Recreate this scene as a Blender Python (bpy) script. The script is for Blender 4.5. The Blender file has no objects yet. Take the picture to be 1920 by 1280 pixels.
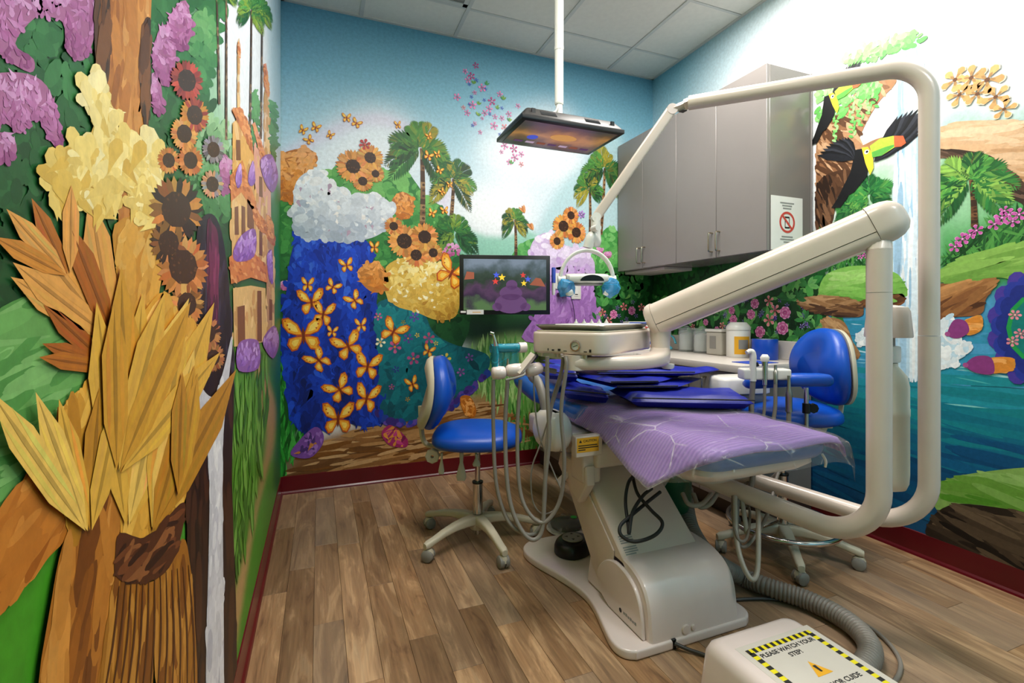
import bpy, bmesh, math, random
import numpy as np
from mathutils import Vector, Matrix, Euler

PI = math.pi
rnd = random.Random(7)
# ------------------------------------------------------------------ room size (metres)
XL, XR = -0.212, 2.474        # left and right wall
YB, YF = 3.2, -1.0            # back wall, wall behind the camera
H = 2.938                     # ceiling height
sc = bpy.context.scene
COL = sc.collection

# ------------------------------------------------------------------ camera
cam_d = bpy.data.cameras.new('camera')
cam_d.sensor_width = 36.0
cam_d.lens = 17.137
cam_d.shift_y = -0.026
cam_d.clip_start = 0.02
cam = bpy.data.objects.new('camera', cam_d)
cam.location = (0, 0, 1.068)
cam.rotation_euler = (PI / 2, 0, -math.radians(21.6066))
COL.objects.link(cam)
sc.camera = cam

# ------------------------------------------------------------------ world and lights
w = bpy.data.worlds.new('world'); sc.world = w
w.use_nodes = True
w.node_tree.nodes['Background'].inputs[0].default_value = (0.75, 0.8, 0.85, 1)
w.node_tree.nodes['Background'].inputs[1].default_value = 0.3

TROFFERS = [(1.755, 1.715, 0.56, 1.04, 39.0), (0.548, 1.178, 0.56, 1.10, 28.0), (1.755, -0.52, 0.56, 0.54, 20.0)]
for lx, ly, sx, sy, power in TROFFERS:
    ld = bpy.data.lights.new('ceiling_lamp', 'AREA')
    ld.shape = 'RECTANGLE'; ld.size = sx; ld.size_y = sy
    ld.energy = power; ld.color = (1.0, 0.955, 0.905)
    lo = bpy.data.objects.new('ceiling_lamp', ld)
    lo.location = (lx, ly, H - 0.03)
    COL.objects.link(lo)

if hasattr(sc, 'cycles'):          # an interior: a few bounces carry the light
    sc.cycles.max_bounces = 7; sc.cycles.diffuse_bounces = 4; sc.cycles.glossy_bounces = 3
    sc.cycles.caustics_reflective = False; sc.cycles.caustics_refractive = False
sc.view_settings.view_transform = 'Standard'
sc.view_settings.look = 'None'
sc.view_settings.gamma = 1.0
sc.view_settings.use_curve_mapping = False
sc.view_settings.exposure = 0.1

# ------------------------------------------------------------------ colours and materials
def s2l(c):
    return c / 12.92 if c <= 0.04045 else ((c + 0.055) / 1.055) ** 2.4

def hx(s):
    s = s.lstrip('#')
    return tuple(s2l(int(s[i:i + 2], 16) / 255) for i in (0, 2, 4))

def mix(a, b, t):
    return tuple(x + (y - x) * t for x, y in zip(a, b))

def new_mat(name):
    m = bpy.data.materials.new(name); m.use_nodes = True
    nt = m.node_tree
    return m, nt, nt.nodes['Principled BSDF']

def setp(b, **k):
    names = {'rough': 'Roughness', 'metal': 'Metallic', 'spec': 'Specular IOR Level', 'coat': 'Coat Weight',
             'coat_rough': 'Coat Roughness', 'trans': 'Transmission Weight', 'ior': 'IOR', 'alpha': 'Alpha',
             'sheen': 'Sheen Weight', 'emit': 'Emission Strength', 'sss': 'Subsurface Weight'}
    for a, v in k.items():
        b.inputs[names[a]].default_value = v

def pmat(name, col, rough=0.4, var=0.04, scale=14.0, bump=0.0, bscale=200.0, **k):
    """procedural paint / plastic: base colour with soft noise variation and optional fine bump"""
    m, nt, b = new_mat(name)
    c = hx(col) if isinstance(col, str) else col
    tc = nt.nodes.new('ShaderNodeTexCoord')
    n = nt.nodes.new('ShaderNodeTexNoise'); n.inputs['Scale'].default_value = scale
    n.inputs['Detail'].default_value = 3
    nt.links.new(tc.outputs['Object'], n.inputs['Vector'])
    r = nt.nodes.new('ShaderNodeValToRGB')
    r.color_ramp.elements[0].position = 0.3; r.color_ramp.elements[1].position = 0.7
    r.color_ramp.elements[0].color = (*[x * (1 - var) for x in c], 1)
    r.color_ramp.elements[1].color = (*[min(1, x * (1 + var)) for x in c], 1)
    nt.links.new(n.outputs['Fac'], r.inputs['Fac'])
    nt.links.new(r.outputs['Color'], b.inputs['Base Color'])
    if bump:
        n2 = nt.nodes.new('ShaderNodeTexNoise'); n2.inputs['Scale'].default_value = bscale
        nt.links.new(tc.outputs['Object'], n2.inputs['Vector'])
        bp = nt.nodes.new('ShaderNodeBump'); bp.inputs['Strength'].default_value = bump
        bp.inputs['Distance'].default_value = 0.002
        nt.links.new(n2.outputs['Fac'], bp.inputs['Height'])
        nt.links.new(bp.outputs['Normal'], b.inputs['Normal'])
    setp(b, rough=rough, **k)
    return m

M = {}
M['beige'] = pmat('beige_enamel', '#d8c7ba', 0.28, 0.02, coat=0.3)
M['cream'] = pmat('cream_plastic', '#cdc4ad', 0.4, 0.05)
M['white'] = pmat('white_plastic', '#e2dfd8', 0.3, 0.015, coat=0.2)
M['warm_white'] = pmat('warm_white_plastic', '#e2d2cc', 0.22, 0.02, coat=0.5)
M['label'] = pmat('label_film', '#cdc5ba', 0.4, 0.02)
M['paper'] = pmat('paper', '#e6e4de', 0.7, 0.02)
M['black'] = pmat('black_plastic', '#08080a', 0.35, 0.05)
M['rubber'] = pmat('black_rubber', '#161616', 0.6, 0.08)
M['dark_grey'] = pmat('dark_grey_plastic', '#3a3835', 0.4, 0.05)
M['grey_plastic'] = pmat('grey_plastic', '#8d8a84', 0.42, 0.04)
M['hose'] = pmat('grey_hose', '#857d74', 0.42, 0.05)
M['hose_light'] = pmat('pale_hose', '#aea69a', 0.4, 0.05)
M['chrome'] = pmat('chrome', '#c9c6c2', 0.12, 0.02, metal=1.0)
M['steel'] = pmat('brushed_steel', '#a9a59d', 0.28, 0.05, scale=60, metal=1.0)
M['brass'] = pmat('nickel_handle', '#b5aa94', 0.25, 0.03, metal=1.0)
M['blue_vinyl'] = pmat('blue_vinyl', '#074bb4', 0.36, 0.05, 6, bump=0.12, bscale=420)
M['blue_cushion'] = pmat('blue_cushion', '#1f5fae', 0.35, 0.06, 6, bump=0.1, bscale=380)
M['navy'] = pmat('navy_apron_cloth', '#0a1c94', 0.46, 0.12, 9, bump=0.25, bscale=120)
M['navy_edge'] = pmat('black_binding', '#0a0a12', 0.6, 0.1)
M['laminate'] = pmat('grey_laminate', '#898380', 0.34, 0.02, 5)
M['laminate_shaded'] = pmat('grey_laminate_shaded', '#7d7873', 0.22, 0.02, 5)  # door laminate darkened: shade on the cabinet sides put into the colour
M['counter'] = pmat('counter_laminate', '#d2c9c0', 0.35, 0.05, 240)
M['toe'] = pmat('brown_toe_kick', '#3a2c27', 0.5, 0.1)
M['yellow'] = pmat('yellow_sticker', '#e6a71c', 0.5, 0.03)
M['hazard_yellow'] = pmat('hazard_yellow', '#e8d815', 0.45, 0.03)
M['ink'] = pmat('black_ink', '#1a1917', 0.6, 0.05)
M['grey_ink'] = pmat('grey_ink', '#8c8b88', 0.7, 0.05)
M['red_ink'] = pmat('red_ink', '#c8463c', 0.6, 0.05)
M['blue_ink'] = pmat('blue_ink', '#2446ae', 0.55, 0.05)
M['blue_tape'] = pmat('blue_tape', '#0b46b4', 0.3, 0.04)
M['teal_plastic'] = pmat('teal_plastic', '#55b4c9', 0.35, 0.05)
M['green_tank'] = pmat('green_enamel', '#0d5c3c', 0.35, 0.08)
M['red_base'] = pmat('red_vinyl_base', '#5c0512', 0.28, 0.1, 9)
M['ceiling_metal'] = pmat('ceiling_grid', '#c4c3bf', 0.5, 0.02)

def glass_mat(name, col, alpha, rough=0.1, wrinkle=0.0, wscale=30.0):
    """thin clear film: see-through with a glossy, crinkled surface"""
    m, nt, b = new_mat(name)
    nt.nodes.remove(b)
    out = nt.nodes['Material Output']
    tr = nt.nodes.new('ShaderNodeBsdfTransparent')
    tr.inputs['Color'].default_value = (*mix((1, 1, 1), hx(col), 0.5), 1)
    p = nt.nodes.new('ShaderNodeBsdfPrincipled')
    p.inputs['Base Color'].default_value = (*hx(col), 1)
    p.inputs['Roughness'].default_value = rough
    p.inputs['Specular IOR Level'].default_value = 0.6
    mx = nt.nodes.new('ShaderNodeMixShader')
    tc = nt.nodes.new('ShaderNodeTexCoord')
    if wrinkle:
        # sharp straight creases: thin cell edges, broken up by a noise, over a faint overall haze
        n = nt.nodes.new('ShaderNodeTexNoise'); n.inputs['Scale'].default_value = wscale * 0.5
        n.inputs['Detail'].default_value = 2
        nt.links.new(tc.outputs['Object'], n.inputs['Vector'])
        vo = nt.nodes.new('ShaderNodeTexVoronoi'); vo.feature = 'DISTANCE_TO_EDGE'
        vo.inputs['Scale'].default_value = wscale * 0.28
        nt.links.new(tc.outputs['Object'], vo.inputs['Vector'])
        rp = nt.nodes.new('ShaderNodeMapRange')
        rp.inputs['From Min'].default_value = 0.0; rp.inputs['From Max'].default_value = 0.02
        rp.inputs['To Min'].default_value = 1.0; rp.inputs['To Max'].default_value = 0.0
        nt.links.new(vo.outputs['Distance'], rp.inputs['Value'])
        br_ = nt.nodes.new('ShaderNodeMapRange')
        br_.inputs['From Min'].default_value = 0.42; br_.inputs['From Max'].default_value = 0.56
        br_.inputs['To Min'].default_value = 0.0; br_.inputs['To Max'].default_value = min(0.75, alpha * 3.0)
        nt.links.new(n.outputs['Fac'], br_.inputs['Value'])
        ml = nt.nodes.new('ShaderNodeMath'); ml.operation = 'MULTIPLY_ADD'; ml.inputs[2].default_value = alpha
        nt.links.new(rp.outputs['Result'], ml.inputs[0]); nt.links.new(br_.outputs['Result'], ml.inputs[1])
        nt.links.new(ml.outputs[0], mx.inputs[0])
        n2 = nt.nodes.new('ShaderNodeTexNoise'); n2.inputs['Scale'].default_value = wscale
        n2.inputs['Detail'].default_value = 3; n2.inputs['Distortion'].default_value = 1.0
        nt.links.new(tc.outputs['Object'], n2.inputs['Vector'])
        bp = nt.nodes.new('ShaderNodeBump'); bp.inputs['Strength'].default_value = wrinkle
        bp.inputs['Distance'].default_value = 0.01
        nt.links.new(n2.outputs['Fac'], bp.inputs['Height'])
        nt.links.new(bp.outputs['Normal'], p.inputs['Normal'])
    else:
        mx.inputs[0].default_value = alpha
    nt.links.new(tr.outputs[0], mx.inputs[1]); nt.links.new(p.outputs[0], mx.inputs[2])
    nt.links.new(mx.outputs[0], out.inputs['Surface'])
    return m

M['film'] = glass_mat('clear_plastic_film', '#e4e0de', 0.12, 0.12, 0.9, 22)
M['blue_film'] = glass_mat('blue_barrier_film', '#3f9fd8', 0.55, 0.15, 0.6, 40)
M['teal_film'] = glass_mat('teal_barrier_film', '#2a9fb4', 0.5, 0.12, 0.5, 30)
M['clear'] = glass_mat('clear_plastic', '#e8ecec', 0.25, 0.08)

# painted colours: the colour attribute carries the painted picture, a noise gives it brush grain
def paint_mat(name, rough=0.42, grain=0.12, scale=55.0):
    m, nt, b = new_mat(name)
    a = nt.nodes.new('ShaderNodeVertexColor'); a.layer_name = 'Col'
    tc = nt.nodes.new('ShaderNodeTexCoord')
    n = nt.nodes.new('ShaderNodeTexNoise'); n.inputs['Scale'].default_value = scale
    n.inputs['Detail'].default_value = 4; n.inputs['Roughness'].default_value = 0.65
    nt.links.new(tc.outputs['Object'], n.inputs['Vector'])
    mr = nt.nodes.new('ShaderNodeMapRange')
    mr.inputs['From Min'].default_value = 0.3; mr.inputs['From Max'].default_value = 0.7
    mr.inputs['To Min'].default_value = 1 - grain; mr.inputs['To Max'].default_value = 1 + grain
    nt.links.new(n.outputs['Fac'], mr.inputs['Value'])
    mx = nt.nodes.new('ShaderNodeVectorMath'); mx.operation = 'SCALE'
    nt.links.new(a.outputs['Color'], mx.inputs[0]); nt.links.new(mr.outputs['Result'], mx.inputs['Scale'])
    nt.links.new(mx.outputs['Vector'], b.inputs['Base Color'])
    bp = nt.nodes.new('ShaderNodeBump'); bp.inputs['Strength'].default_value = 0.08
    bp.inputs['Distance'].default_value = 0.002
    nt.links.new(n.outputs['Fac'], bp.inputs['Height']); nt.links.new(bp.outputs['Normal'], b.inputs['Normal'])
    setp(b, rough=rough, spec=0.35)
    return m

M['paint'] = paint_mat('mural_paint')

# ------------------------------------------------------------------ mesh helpers
class MB:
    """collects shapes and links them as one mesh object"""
    def __init__(self):
        self.v = []; self.f = []; self.c = []
    def add(self, vs, fs, mat=None, col=None):
        o = len(self.v)
        if mat is not None:
            vs = [mat @ Vector(p) for p in vs]
        self.v += [tuple(p) for p in vs]
        self.f += [tuple(i + o for i in f) for f in fs]
        if col is not None: self.c += [col] * len(fs)
        return self
    def bm(self, b, mat=None):
        b.verts.index_update()
        self.add([v.co.copy() for v in b.verts], [[v.index for v in f.verts] for f in b.faces], mat)
        b.free(); return self
    def box(self, x0, x1, y0, y1, z0, z1, bev=0.0, seg=2, mat=None):
        b = bmesh.new(); bmesh.ops.create_cube(b, size=1.0)
        for v in b.verts:
            v.co = Vector(((x0 + x1) / 2 + v.co.x * (x1 - x0), (y0 + y1) / 2 + v.co.y * (y1 - y0), (z0 + z1) / 2 + v.co.z * (z1 - z0)))
        if bev:
            bev = min(bev, abs(x1 - x0) * .49, abs(y1 - y0) * .49, abs(z1 - z0) * .49)
            bmesh.ops.bevel(b, geom=b.edges[:], offset=bev, segments=seg, affect='EDGES', profile=0.6)
        return self.bm(b, mat)
    def tube(self, path, r, n=14, cap=True, mat=None, sq=1.0):
        path = [Vector(p) for p in path]
        rs = r if isinstance(r, (list, tuple)) else [r] * len(path)
        vs = []; fs = []
        t0 = (path[1] - path[0]).normalized()
        up = Vector((0, 0, 1)) if abs(t0.z) < 0.9 else Vector((1, 0, 0))
        nx = t0.cross(up).normalized()
        for i, p in enumerate(path):
            if i == 0: t = path[1] - path[0]
            elif i == len(path) - 1: t = path[-1] - path[-2]
            else: t = (path[i + 1] - path[i]).normalized() + (path[i] - path[i - 1]).normalized()
            t = t.normalized()
            nx = (nx - t * nx.dot(t)).normalized(); ny = t.cross(nx)
            for k in range(n):
                a = 2 * PI * k / n
                vs.append(p + nx * math.cos(a) * rs[i] + ny * math.sin(a) * rs[i] * sq)
        for i in range(len(path) - 1):
            for k in range(n):
                fs.append((i * n + k, i * n + (k + 1) % n, (i + 1) * n + (k + 1) % n, (i + 1) * n + k))
        if cap:
            fs.append(tuple(range(n))[::-1]); fs.append(tuple((len(path) - 1) * n + k for k in range(n)))
        return self.add(vs, fs, mat)
    def lathe(self, prof, n=24, mat=None):
        vs = []; fs = []
        for r, z in prof:
            for k in range(n):
                a = 2 * PI * k / n
                vs.append((max(r, 1e-5) * math.cos(a), max(r, 1e-5) * math.sin(a), z))
        for i in range(len(prof) - 1):
            for k in range(n):
                fs.append((i * n + k, i * n + (k + 1) % n, (i + 1) * n + (k + 1) % n, (i + 1) * n + k))
        if tuple(prof[0]) != tuple(prof[-1]):        # a closed profile is a ring: no end caps
            fs.append(tuple(range(n))[::-1]); fs.append(tuple((len(prof) - 1) * n + k for k in range(n)))
        return self.add(vs, fs, mat)
    def prism(self, poly, z0, z1, bev=0.0, seg=2, mat=None):
        b = bmesh.new()
        vs = [b.verts.new((x, y, z0)) for x, y in poly]
        f = b.faces.new(vs)
        r = bmesh.ops.extrude_face_region(b, geom=[f])
        for e in r['geom']:
            if isinstance(e, bmesh.types.BMVert): e.co.z = z1
        bmesh.ops.recalc_face_normals(b, faces=b.faces[:])
        if bev:
            ed = [e for e in b.edges if abs(e.verts[0].co.z - e.verts[1].co.z) < 1e-6]
            bmesh.ops.bevel(b, geom=ed, offset=bev, segments=seg, affect='EDGES', profile=0.6)
        return self.bm(b, mat)
    def loft(self, rings, cap=True, mat=None, closed=True):
        n = len(rings[0]); vs = [p for r in rings for p in r]; fs = []
        kk = n if closed else n - 1
        for i in range(len(rings) - 1):
            for k in range(kk):
                fs.append((i * n + k, i * n + (k + 1) % n, (i + 1) * n + (k + 1) % n, (i + 1) * n + k))
        if cap and closed:
            fs.append(tuple(range(n))[::-1]); fs.append(tuple((len(rings) - 1) * n + k for k in range(n)))
        return self.add(vs, fs, mat)
    def build(self, name, mat, parent=None, smooth=40, fix=True):
        me = bpy.data.meshes.new(name)
        me.from_pydata(self.v, [], self.f)
        if fix:
            b = bmesh.new(); b.from_mesh(me); bmesh.ops.recalc_face_normals(b, faces=b.faces[:]); b.to_mesh(me); b.free()
        if self.c:
            at = me.color_attributes.new('Col', 'FLOAT_COLOR', 'CORNER')
            arr = np.ones((len(me.loops), 4), dtype=np.float32)
            i = 0
            for f, c in zip(self.f, self.c):
                k = len(f)
                if isinstance(c, list): arr[i:i + k, :3] = c
                else: arr[i:i + k, :3] = c
                i += k
            at.data.foreach_set('color', arr.ravel())
        if smooth:
            me.polygons.foreach_set('use_smooth', [True] * len(me.polygons))
            me.set_sharp_from_angle(angle=math.radians(smooth))
        me.materials.append(M[mat] if isinstance(mat, str) else mat)
        return link(name, me, parent)

def link(name, me, parent=None):
    o = bpy.data.objects.new(name, me); COL.objects.link(o)
    if parent is not None: adopt(o, parent)
    return o

def adopt(o, parent):
    """parts of a thing that keeps room coordinates stay where they were modelled"""
    o.parent = parent
    if parent.get('keep') is not None:
        o.matrix_parent_inverse = Matrix.Translation(-Vector(parent['keep']))
    return o

def thing(name, label, cat, loc=(0, 0, 0), rz=0.0, group=None, world=True):
    """an Empty at the thing's base; world=True: its parts are given in room coordinates"""
    e = bpy.data.objects.new(name, None); COL.objects.link(e)
    e.empty_display_size = 0.05
    e.location = loc; e.rotation_euler = (0, 0, rz)
    e['label'] = label; e['category'] = cat
    if group: e['group'] = group
    if world: e['keep'] = list(loc)
    return e

def tag(o, label, cat, group=None, kind=None):
    o['label'] = label; o['category'] = cat
    if group: o['group'] = group
    if kind: o['kind'] = kind
    return o

def struct(o, label=None):
    o['kind'] = 'structure'
    if label: o['label'] = label
    return o

def T(x, y, z): return Matrix.Translation((x, y, z))
def R(a, ax): return Matrix.Rotation(a, 4, ax)

def spl(pts, n=6, closed=False):
    """Catmull-Rom through points"""
    pts = [Vector(p) for p in pts]; N = len(pts); out = []
    segs = N if closed else N - 1
    for i in range(segs):
        if closed: p0, p1, p2, p3 = (pts[(i + k - 1) % N] for k in range(4))
        else:
            p1, p2 = pts[i], pts[i + 1]
            p0 = pts[i - 1] if i else p1 * 2 - p2
            p3 = pts[i + 2] if i + 2 < N else p2 * 2 - p1
        for k in range(n):
            t = k / n
            out.append(0.5 * ((2 * p1) + (p2 - p0) * t + (2 * p0 - 5 * p1 + 4 * p2 - p3) * t * t + (3 * p1 - p0 - 3 * p2 + p3) * t ** 3))
    if not closed: out.append(pts[-1])
    return out

def rrect(w_, h_, r, n=5):
    """rounded rectangle outline centred on the origin"""
    o = []
    for cx, cy, a0 in ((w_ / 2 - r, h_ / 2 - r, 0), (-w_ / 2 + r, h_ / 2 - r, 90), (-w_ / 2 + r, -h_ / 2 + r, 180), (w_ / 2 - r, -h_ / 2 + r, 270)):
        for k in range(n + 1):
            a = math.radians(a0 + 90 * k / n)
            o.append((cx + r * math.cos(a), cy + r * math.sin(a)))
    return o

def text(name, s, size, mat, parent, matrix, align='CENTER', ext=0.0003, bold=0.0):
    cu = bpy.data.curves.new(name, 'FONT'); cu.body = s; cu.size = size
    cu.align_x = align; cu.align_y = 'CENTER'; cu.extrude = ext; cu.offset = bold
    tmp = bpy.data.objects.new(name, cu)
    me = bpy.data.meshes.new_from_object(tmp)
    bpy.data.objects.remove(tmp); bpy.data.curves.remove(cu)
    me.name = name; me.transform(matrix); me.materials.clear(); me.materials.append(M[mat])
    return link(name, me, parent)

# ================================================================== the room
# ---- floor: planks laid along the room, each a part
def wood_mat():
    m, nt, b = new_mat('oak_vinyl_plank')
    N = nt.nodes.new; L = nt.links.new
    tc = N('ShaderNodeTexCoord'); oi = N('ShaderNodeObjectInfo')
    off = N('ShaderNodeVectorMath'); off.operation = 'SCALE'; off.inputs[0].default_value = (7.3, 13.1, 3.7)
    L(oi.outputs['Random'], off.inputs['Scale'])
    ad = N('ShaderNodeVectorMath'); ad.operation = 'ADD'
    L(tc.outputs['Object'], ad.inputs[0]); L(off.outputs[0], ad.inputs[1])
    mp = N('ShaderNodeMapping'); mp.inputs['Scale'].default_value = (9.0, 1.5, 1.0)
    L(ad.outputs[0], mp.inputs['Vector'])
    n1 = N('ShaderNodeTexNoise'); n1.inputs['Scale'].default_value = 1.6; n1.inputs['Detail'].default_value = 5
    n1.inputs['Distortion'].default_value = 1.2; n1.inputs['Roughness'].default_value = 0.6
    L(mp.outputs[0], n1.inputs['Vector'])
    # cathedral rings: bands of a noise field
    mul = N('ShaderNodeMath'); mul.operation = 'MULTIPLY'; mul.inputs[1].default_value = 34.0
    L(n1.outputs['Fac'], mul.inputs[0])
    sn = N('ShaderNodeMath'); sn.operation = 'SINE'; L(mul.outputs[0], sn.inputs[0])
    mp2 = N('ShaderNodeMapping'); mp2.inputs['Scale'].default_value = (120.0, 5.0, 1.0)
    L(ad.outputs[0], mp2.inputs['Vector'])
    n2 = N('ShaderNodeTexNoise'); n2.inputs['Scale'].default_value = 1.0; n2.inputs['Detail'].default_value = 3
    L(mp2.outputs[0], n2.inputs['Vector'])
    rp = N('ShaderNodeValToRGB')
    e = rp.color_ramp.elements
    e[0].position = 0.28; e[0].color = (*hx('#6a4b33'), 1)
    e[1].position = 0.72; e[1].color = (*hx('#b99873'), 1)
    k = e.new(0.45); k.color = (*hx('#8f6c4b'), 1)
    k = e.new(0.57); k.color = (*hx('#a4805c'), 1)
    L(n1.outputs['Fac'], rp.inputs['Fac'])
    def scaled(src, lo, hi, fmin=-1.0, fmax=1.0):
        mr = N('ShaderNodeMapRange'); mr.inputs['From Min'].default_value = fmin; mr.inputs['From Max'].default_value = fmax
        mr.inputs['To Min'].default_value = lo; mr.inputs['To Max'].default_value = hi
        L(src, mr.inputs['Value']); return mr.outputs['Result']
    f1 = scaled(sn.outputs[0], 0.9, 1.06); f2 = scaled(n2.outputs['Fac'], 0.8, 1.18, 0.3, 0.7)
    f3 = scaled(oi.outputs['Random'], 0.74, 1.3, 0, 1)
    m1 = N('ShaderNodeMath'); m1.operation = 'MULTIPLY'; L(f1, m1.inputs[0]); L(f2, m1.inputs[1])
    m2 = N('ShaderNodeMath'); m2.operation = 'MULTIPLY'; L(m1.outputs[0], m2.inputs[0]); L(f3, m2.inputs[1])
    scv = N('ShaderNodeVectorMath'); scv.operation = 'SCALE'
    L(rp.outputs['Color'], scv.inputs[0]); L(m2.outputs[0], scv.inputs['Scale'])
    # some planks are greyer
    grey = N('ShaderNodeMixRGB'); grey.inputs['Color2'].default_value = (*hx('#998876'), 1)
    g = N('ShaderNodeMath'); g.operation = 'MULTIPLY'; g.inputs[1].default_value = 7.77; L(oi.outputs['Random'], g.inputs[0])
    fr = N('ShaderNodeMath'); fr.operation = 'FRACT'; L(g.outputs[0], fr.inputs[0])
    L(scaled(fr.outputs[0], 0.0, 0.5, 0.35, 1), grey.inputs['Fac']); L(scv.outputs[0], grey.inputs['Color1'])
    L(grey.outputs[0], b.inputs['Base Color'])
    bp = N('ShaderNodeBump'); bp.inputs['Strength'].default_value = 0.12; bp.inputs['Distance'].default_value = 0.001
    L(n2.outputs['Fac'], bp.inputs['Height']); L(bp.outputs['Normal'], b.inputs['Normal'])
    setp(b, rough=0.42, spec=0.4)
    return m
M['wood'] = wood_mat()

floor = MB().box(XL - .1, XR + .1, YF - .1, YB + .1, -0.1, -0.004).build('floor', 'toe')
struct(floor)
PW = 0.0975
r_ = random.Random(3)
plank_meshes = {}
x = XL
row = 0
while x < XR - 1e-4:
    x1 = min(x + PW, XR)
    y = YF - r_.uniform(0.0, 0.8)
    while y < YB - 1e-4:
        L_ = r_.choice((0.62, 0.8, 0.92, 0.92))
        y0 = max(y, YF); y1 = min(y + L_, YB)
        if YB - y1 < 0.08: y1 = YB
        y = y1 if y1 == YB else y + L_
        if y1 - y0 < 0.03: continue
        key = (round(x1 - x, 3), round(y1 - y0, 3))
        if key not in plank_meshes:
            g_ = 0.0005; hw, hl = (x1 - x) / 2 - g_, (y1 - y0) / 2 - g_
            o = MB().box(-hw, hw, -hl, hl, -0.004, 0.0, 0.0006, 1).build('plank', 'wood', smooth=0)
            plank_meshes[key] = o.data
        else:
            o = link('plank', plank_meshes[key])
        o.location = ((x + x1) / 2, (y0 + y1) / 2, 0)
        o.parent = floor
    x = x1; row += 1

# ---- ceiling: tiles on a T-grid
M['tile'] = pmat('mineral_fibre_tile', '#dcd8d0', 0.9, 0.03, 30, bump=0.5, bscale=160)
ceil = MB().box(XL - .1, XR + .1, YF - .1, YB + .1, H + 0.012, H + 0.1).build('ceiling', 'ceiling_metal')
struct(ceil)
gx = [XL, 0.246, 0.85, 1.458, 2.05, XR]
gy = [YB]
yy = 2.876
while yy > YF: gy.append(yy); yy -= 0.566
gy.append(YF)
tiles = {}
for i in range(len(gx) - 1):
    for j in range(len(gy) - 1):
        cx_, cy_ = (gx[i] + gx[i + 1]) / 2, (gy[j] + gy[j + 1]) / 2
        inlamp = any(abs(cx_ - lx) < .32 and abs(cy_ - ly) < sy / 2 for lx, ly, sx, sy, p in TROFFERS)
        w2, l2 = (gx[i + 1] - gx[i]) / 2 - .011, (gy[j] - gy[j + 1]) / 2 - .011
        if i == 1 and j == 1:
            # air return: frame with thin slats
            vent = bpy.data.objects.new('ceiling_vent', None); COL.objects.link(vent); vent.location = (cx_, cy_, H)
            tag(vent, 'grey slatted air return vent set in the ceiling grid', 'vent')
            fr = MB()
            fr.box(-w2, w2, -l2, -l2 + .03, 0, .01); fr.box(-w2, w2, l2 - .03, l2, 0, .01)
            fr.box(-w2, -w2 + .03, -l2, l2, 0, .01); fr.box(w2 - .03, w2, -l2, l2, 0, .01)
            fr.build('frame', 'ceiling_metal', vent)
            sl = MB()
            for k in range(40):
                t = -l2 + .035 + (2 * l2 - .07) * k / 39
                sl.box(-w2 + .03, w2 - .03, t - .003, t + .003, .002, .011)
            o = sl.build('slats', 'grey_plastic', vent); o['kind'] = 'stuff'
            continue
        o = MB().box(-w2, w2, -l2, l2, 0.004, 0.012).build('tile', 'tile', smooth=0)
        o.location = (cx_, cy_, H); o.parent = ceil
grid = MB()
for gxx in gx[1:-1]: grid.box(gxx - .012, gxx + .012, YF, YB, H - .002, H + .012)
for gyy in gy[1:-1]: grid.box(XL, XR, gyy - .008, gyy + .008, H + .001, H + .012)
grid.box(XL, XR, YB - .02, YB, H - .003, H + .012); grid.box(XL, XL + .02, YF, YB, H - .003, H + .012)
grid.box(XR - .02, XR, YF, YB, H - .003, H + .012); grid.box(XL, XR, YF, YF + .02, H - .003, H + .012)
grid.build('grid_bars', 'ceiling_metal', ceil, smooth=0)

# lamps' diffusers
def emit_mat(name, col, s):
    m, nt, b = new_mat(name)
    b.inputs['Base Color'].default_value = (*hx(col), 1)
    b.inputs['Emission Color'].default_value = (*hx(col), 1)
    setp(b, rough=0.6, emit=s)
    return m
M['diffuser'] = emit_mat('lamp_diffuser', '#fff6e8', 3.0)
for i, (lx, ly, sx, sy, p) in enumerate(TROFFERS):
    t = thing('ceiling_light', ['long flat fluorescent ceiling light above the dental chair', 'long flat fluorescent ceiling light beside the left mural wall',
                                'square fluorescent ceiling light behind the viewpoint'][i], 'light', (lx, ly, H - .02), 0, 'ceiling lights', world=False)
    MB().box(-sx / 2, sx / 2, -sy / 2, sy / 2, 0.0, 0.01).build('diffuser', 'diffuser', t)
    f = MB()
    for a, b_, c, d in ((-sx / 2 - .015, -sx / 2, -sy / 2 - .015, sy / 2 + .015), (sx / 2, sx / 2 + .015, -sy / 2 - .015, sy / 2 + .015),
                        (-sx / 2, sx / 2, -sy / 2 - .015, -sy / 2), (-sx / 2, sx / 2, sy / 2, sy / 2 + .015)):
        f.box(a, b_, c, d, -.004, .014)
    f.build('frame', 'ceiling_metal', t)

# ---- walls (thick slabs behind the painted skin)
M['wall_blue'] = pmat('blue_wall_paint', '#8fc0d6', 0.5, 0.03)
M['wall_green'] = pmat('green_wall_paint', '#5f9a55', 0.5, 0.2, 3)
wall_back = struct(MB().box(XL - .1, XR + .1, YB, YB + .1, 0, H + .01).build('wall_back', 'wall_blue'))
wall_left = struct(MB().box(XL - .1, XL, YF, YB, 0, H + .01).build('wall_left', 'wall_green'))
wall_right = struct(MB().box(XR, XR + .1, YF, YB, 0, H + .01).build('wall_right', 'wall_blue'))
wall_front = struct(MB().box(XL - .1, XR + .1, YF - .1, YF, 0, H + .01).build('wall_front', 'wall_blue'))

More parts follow.
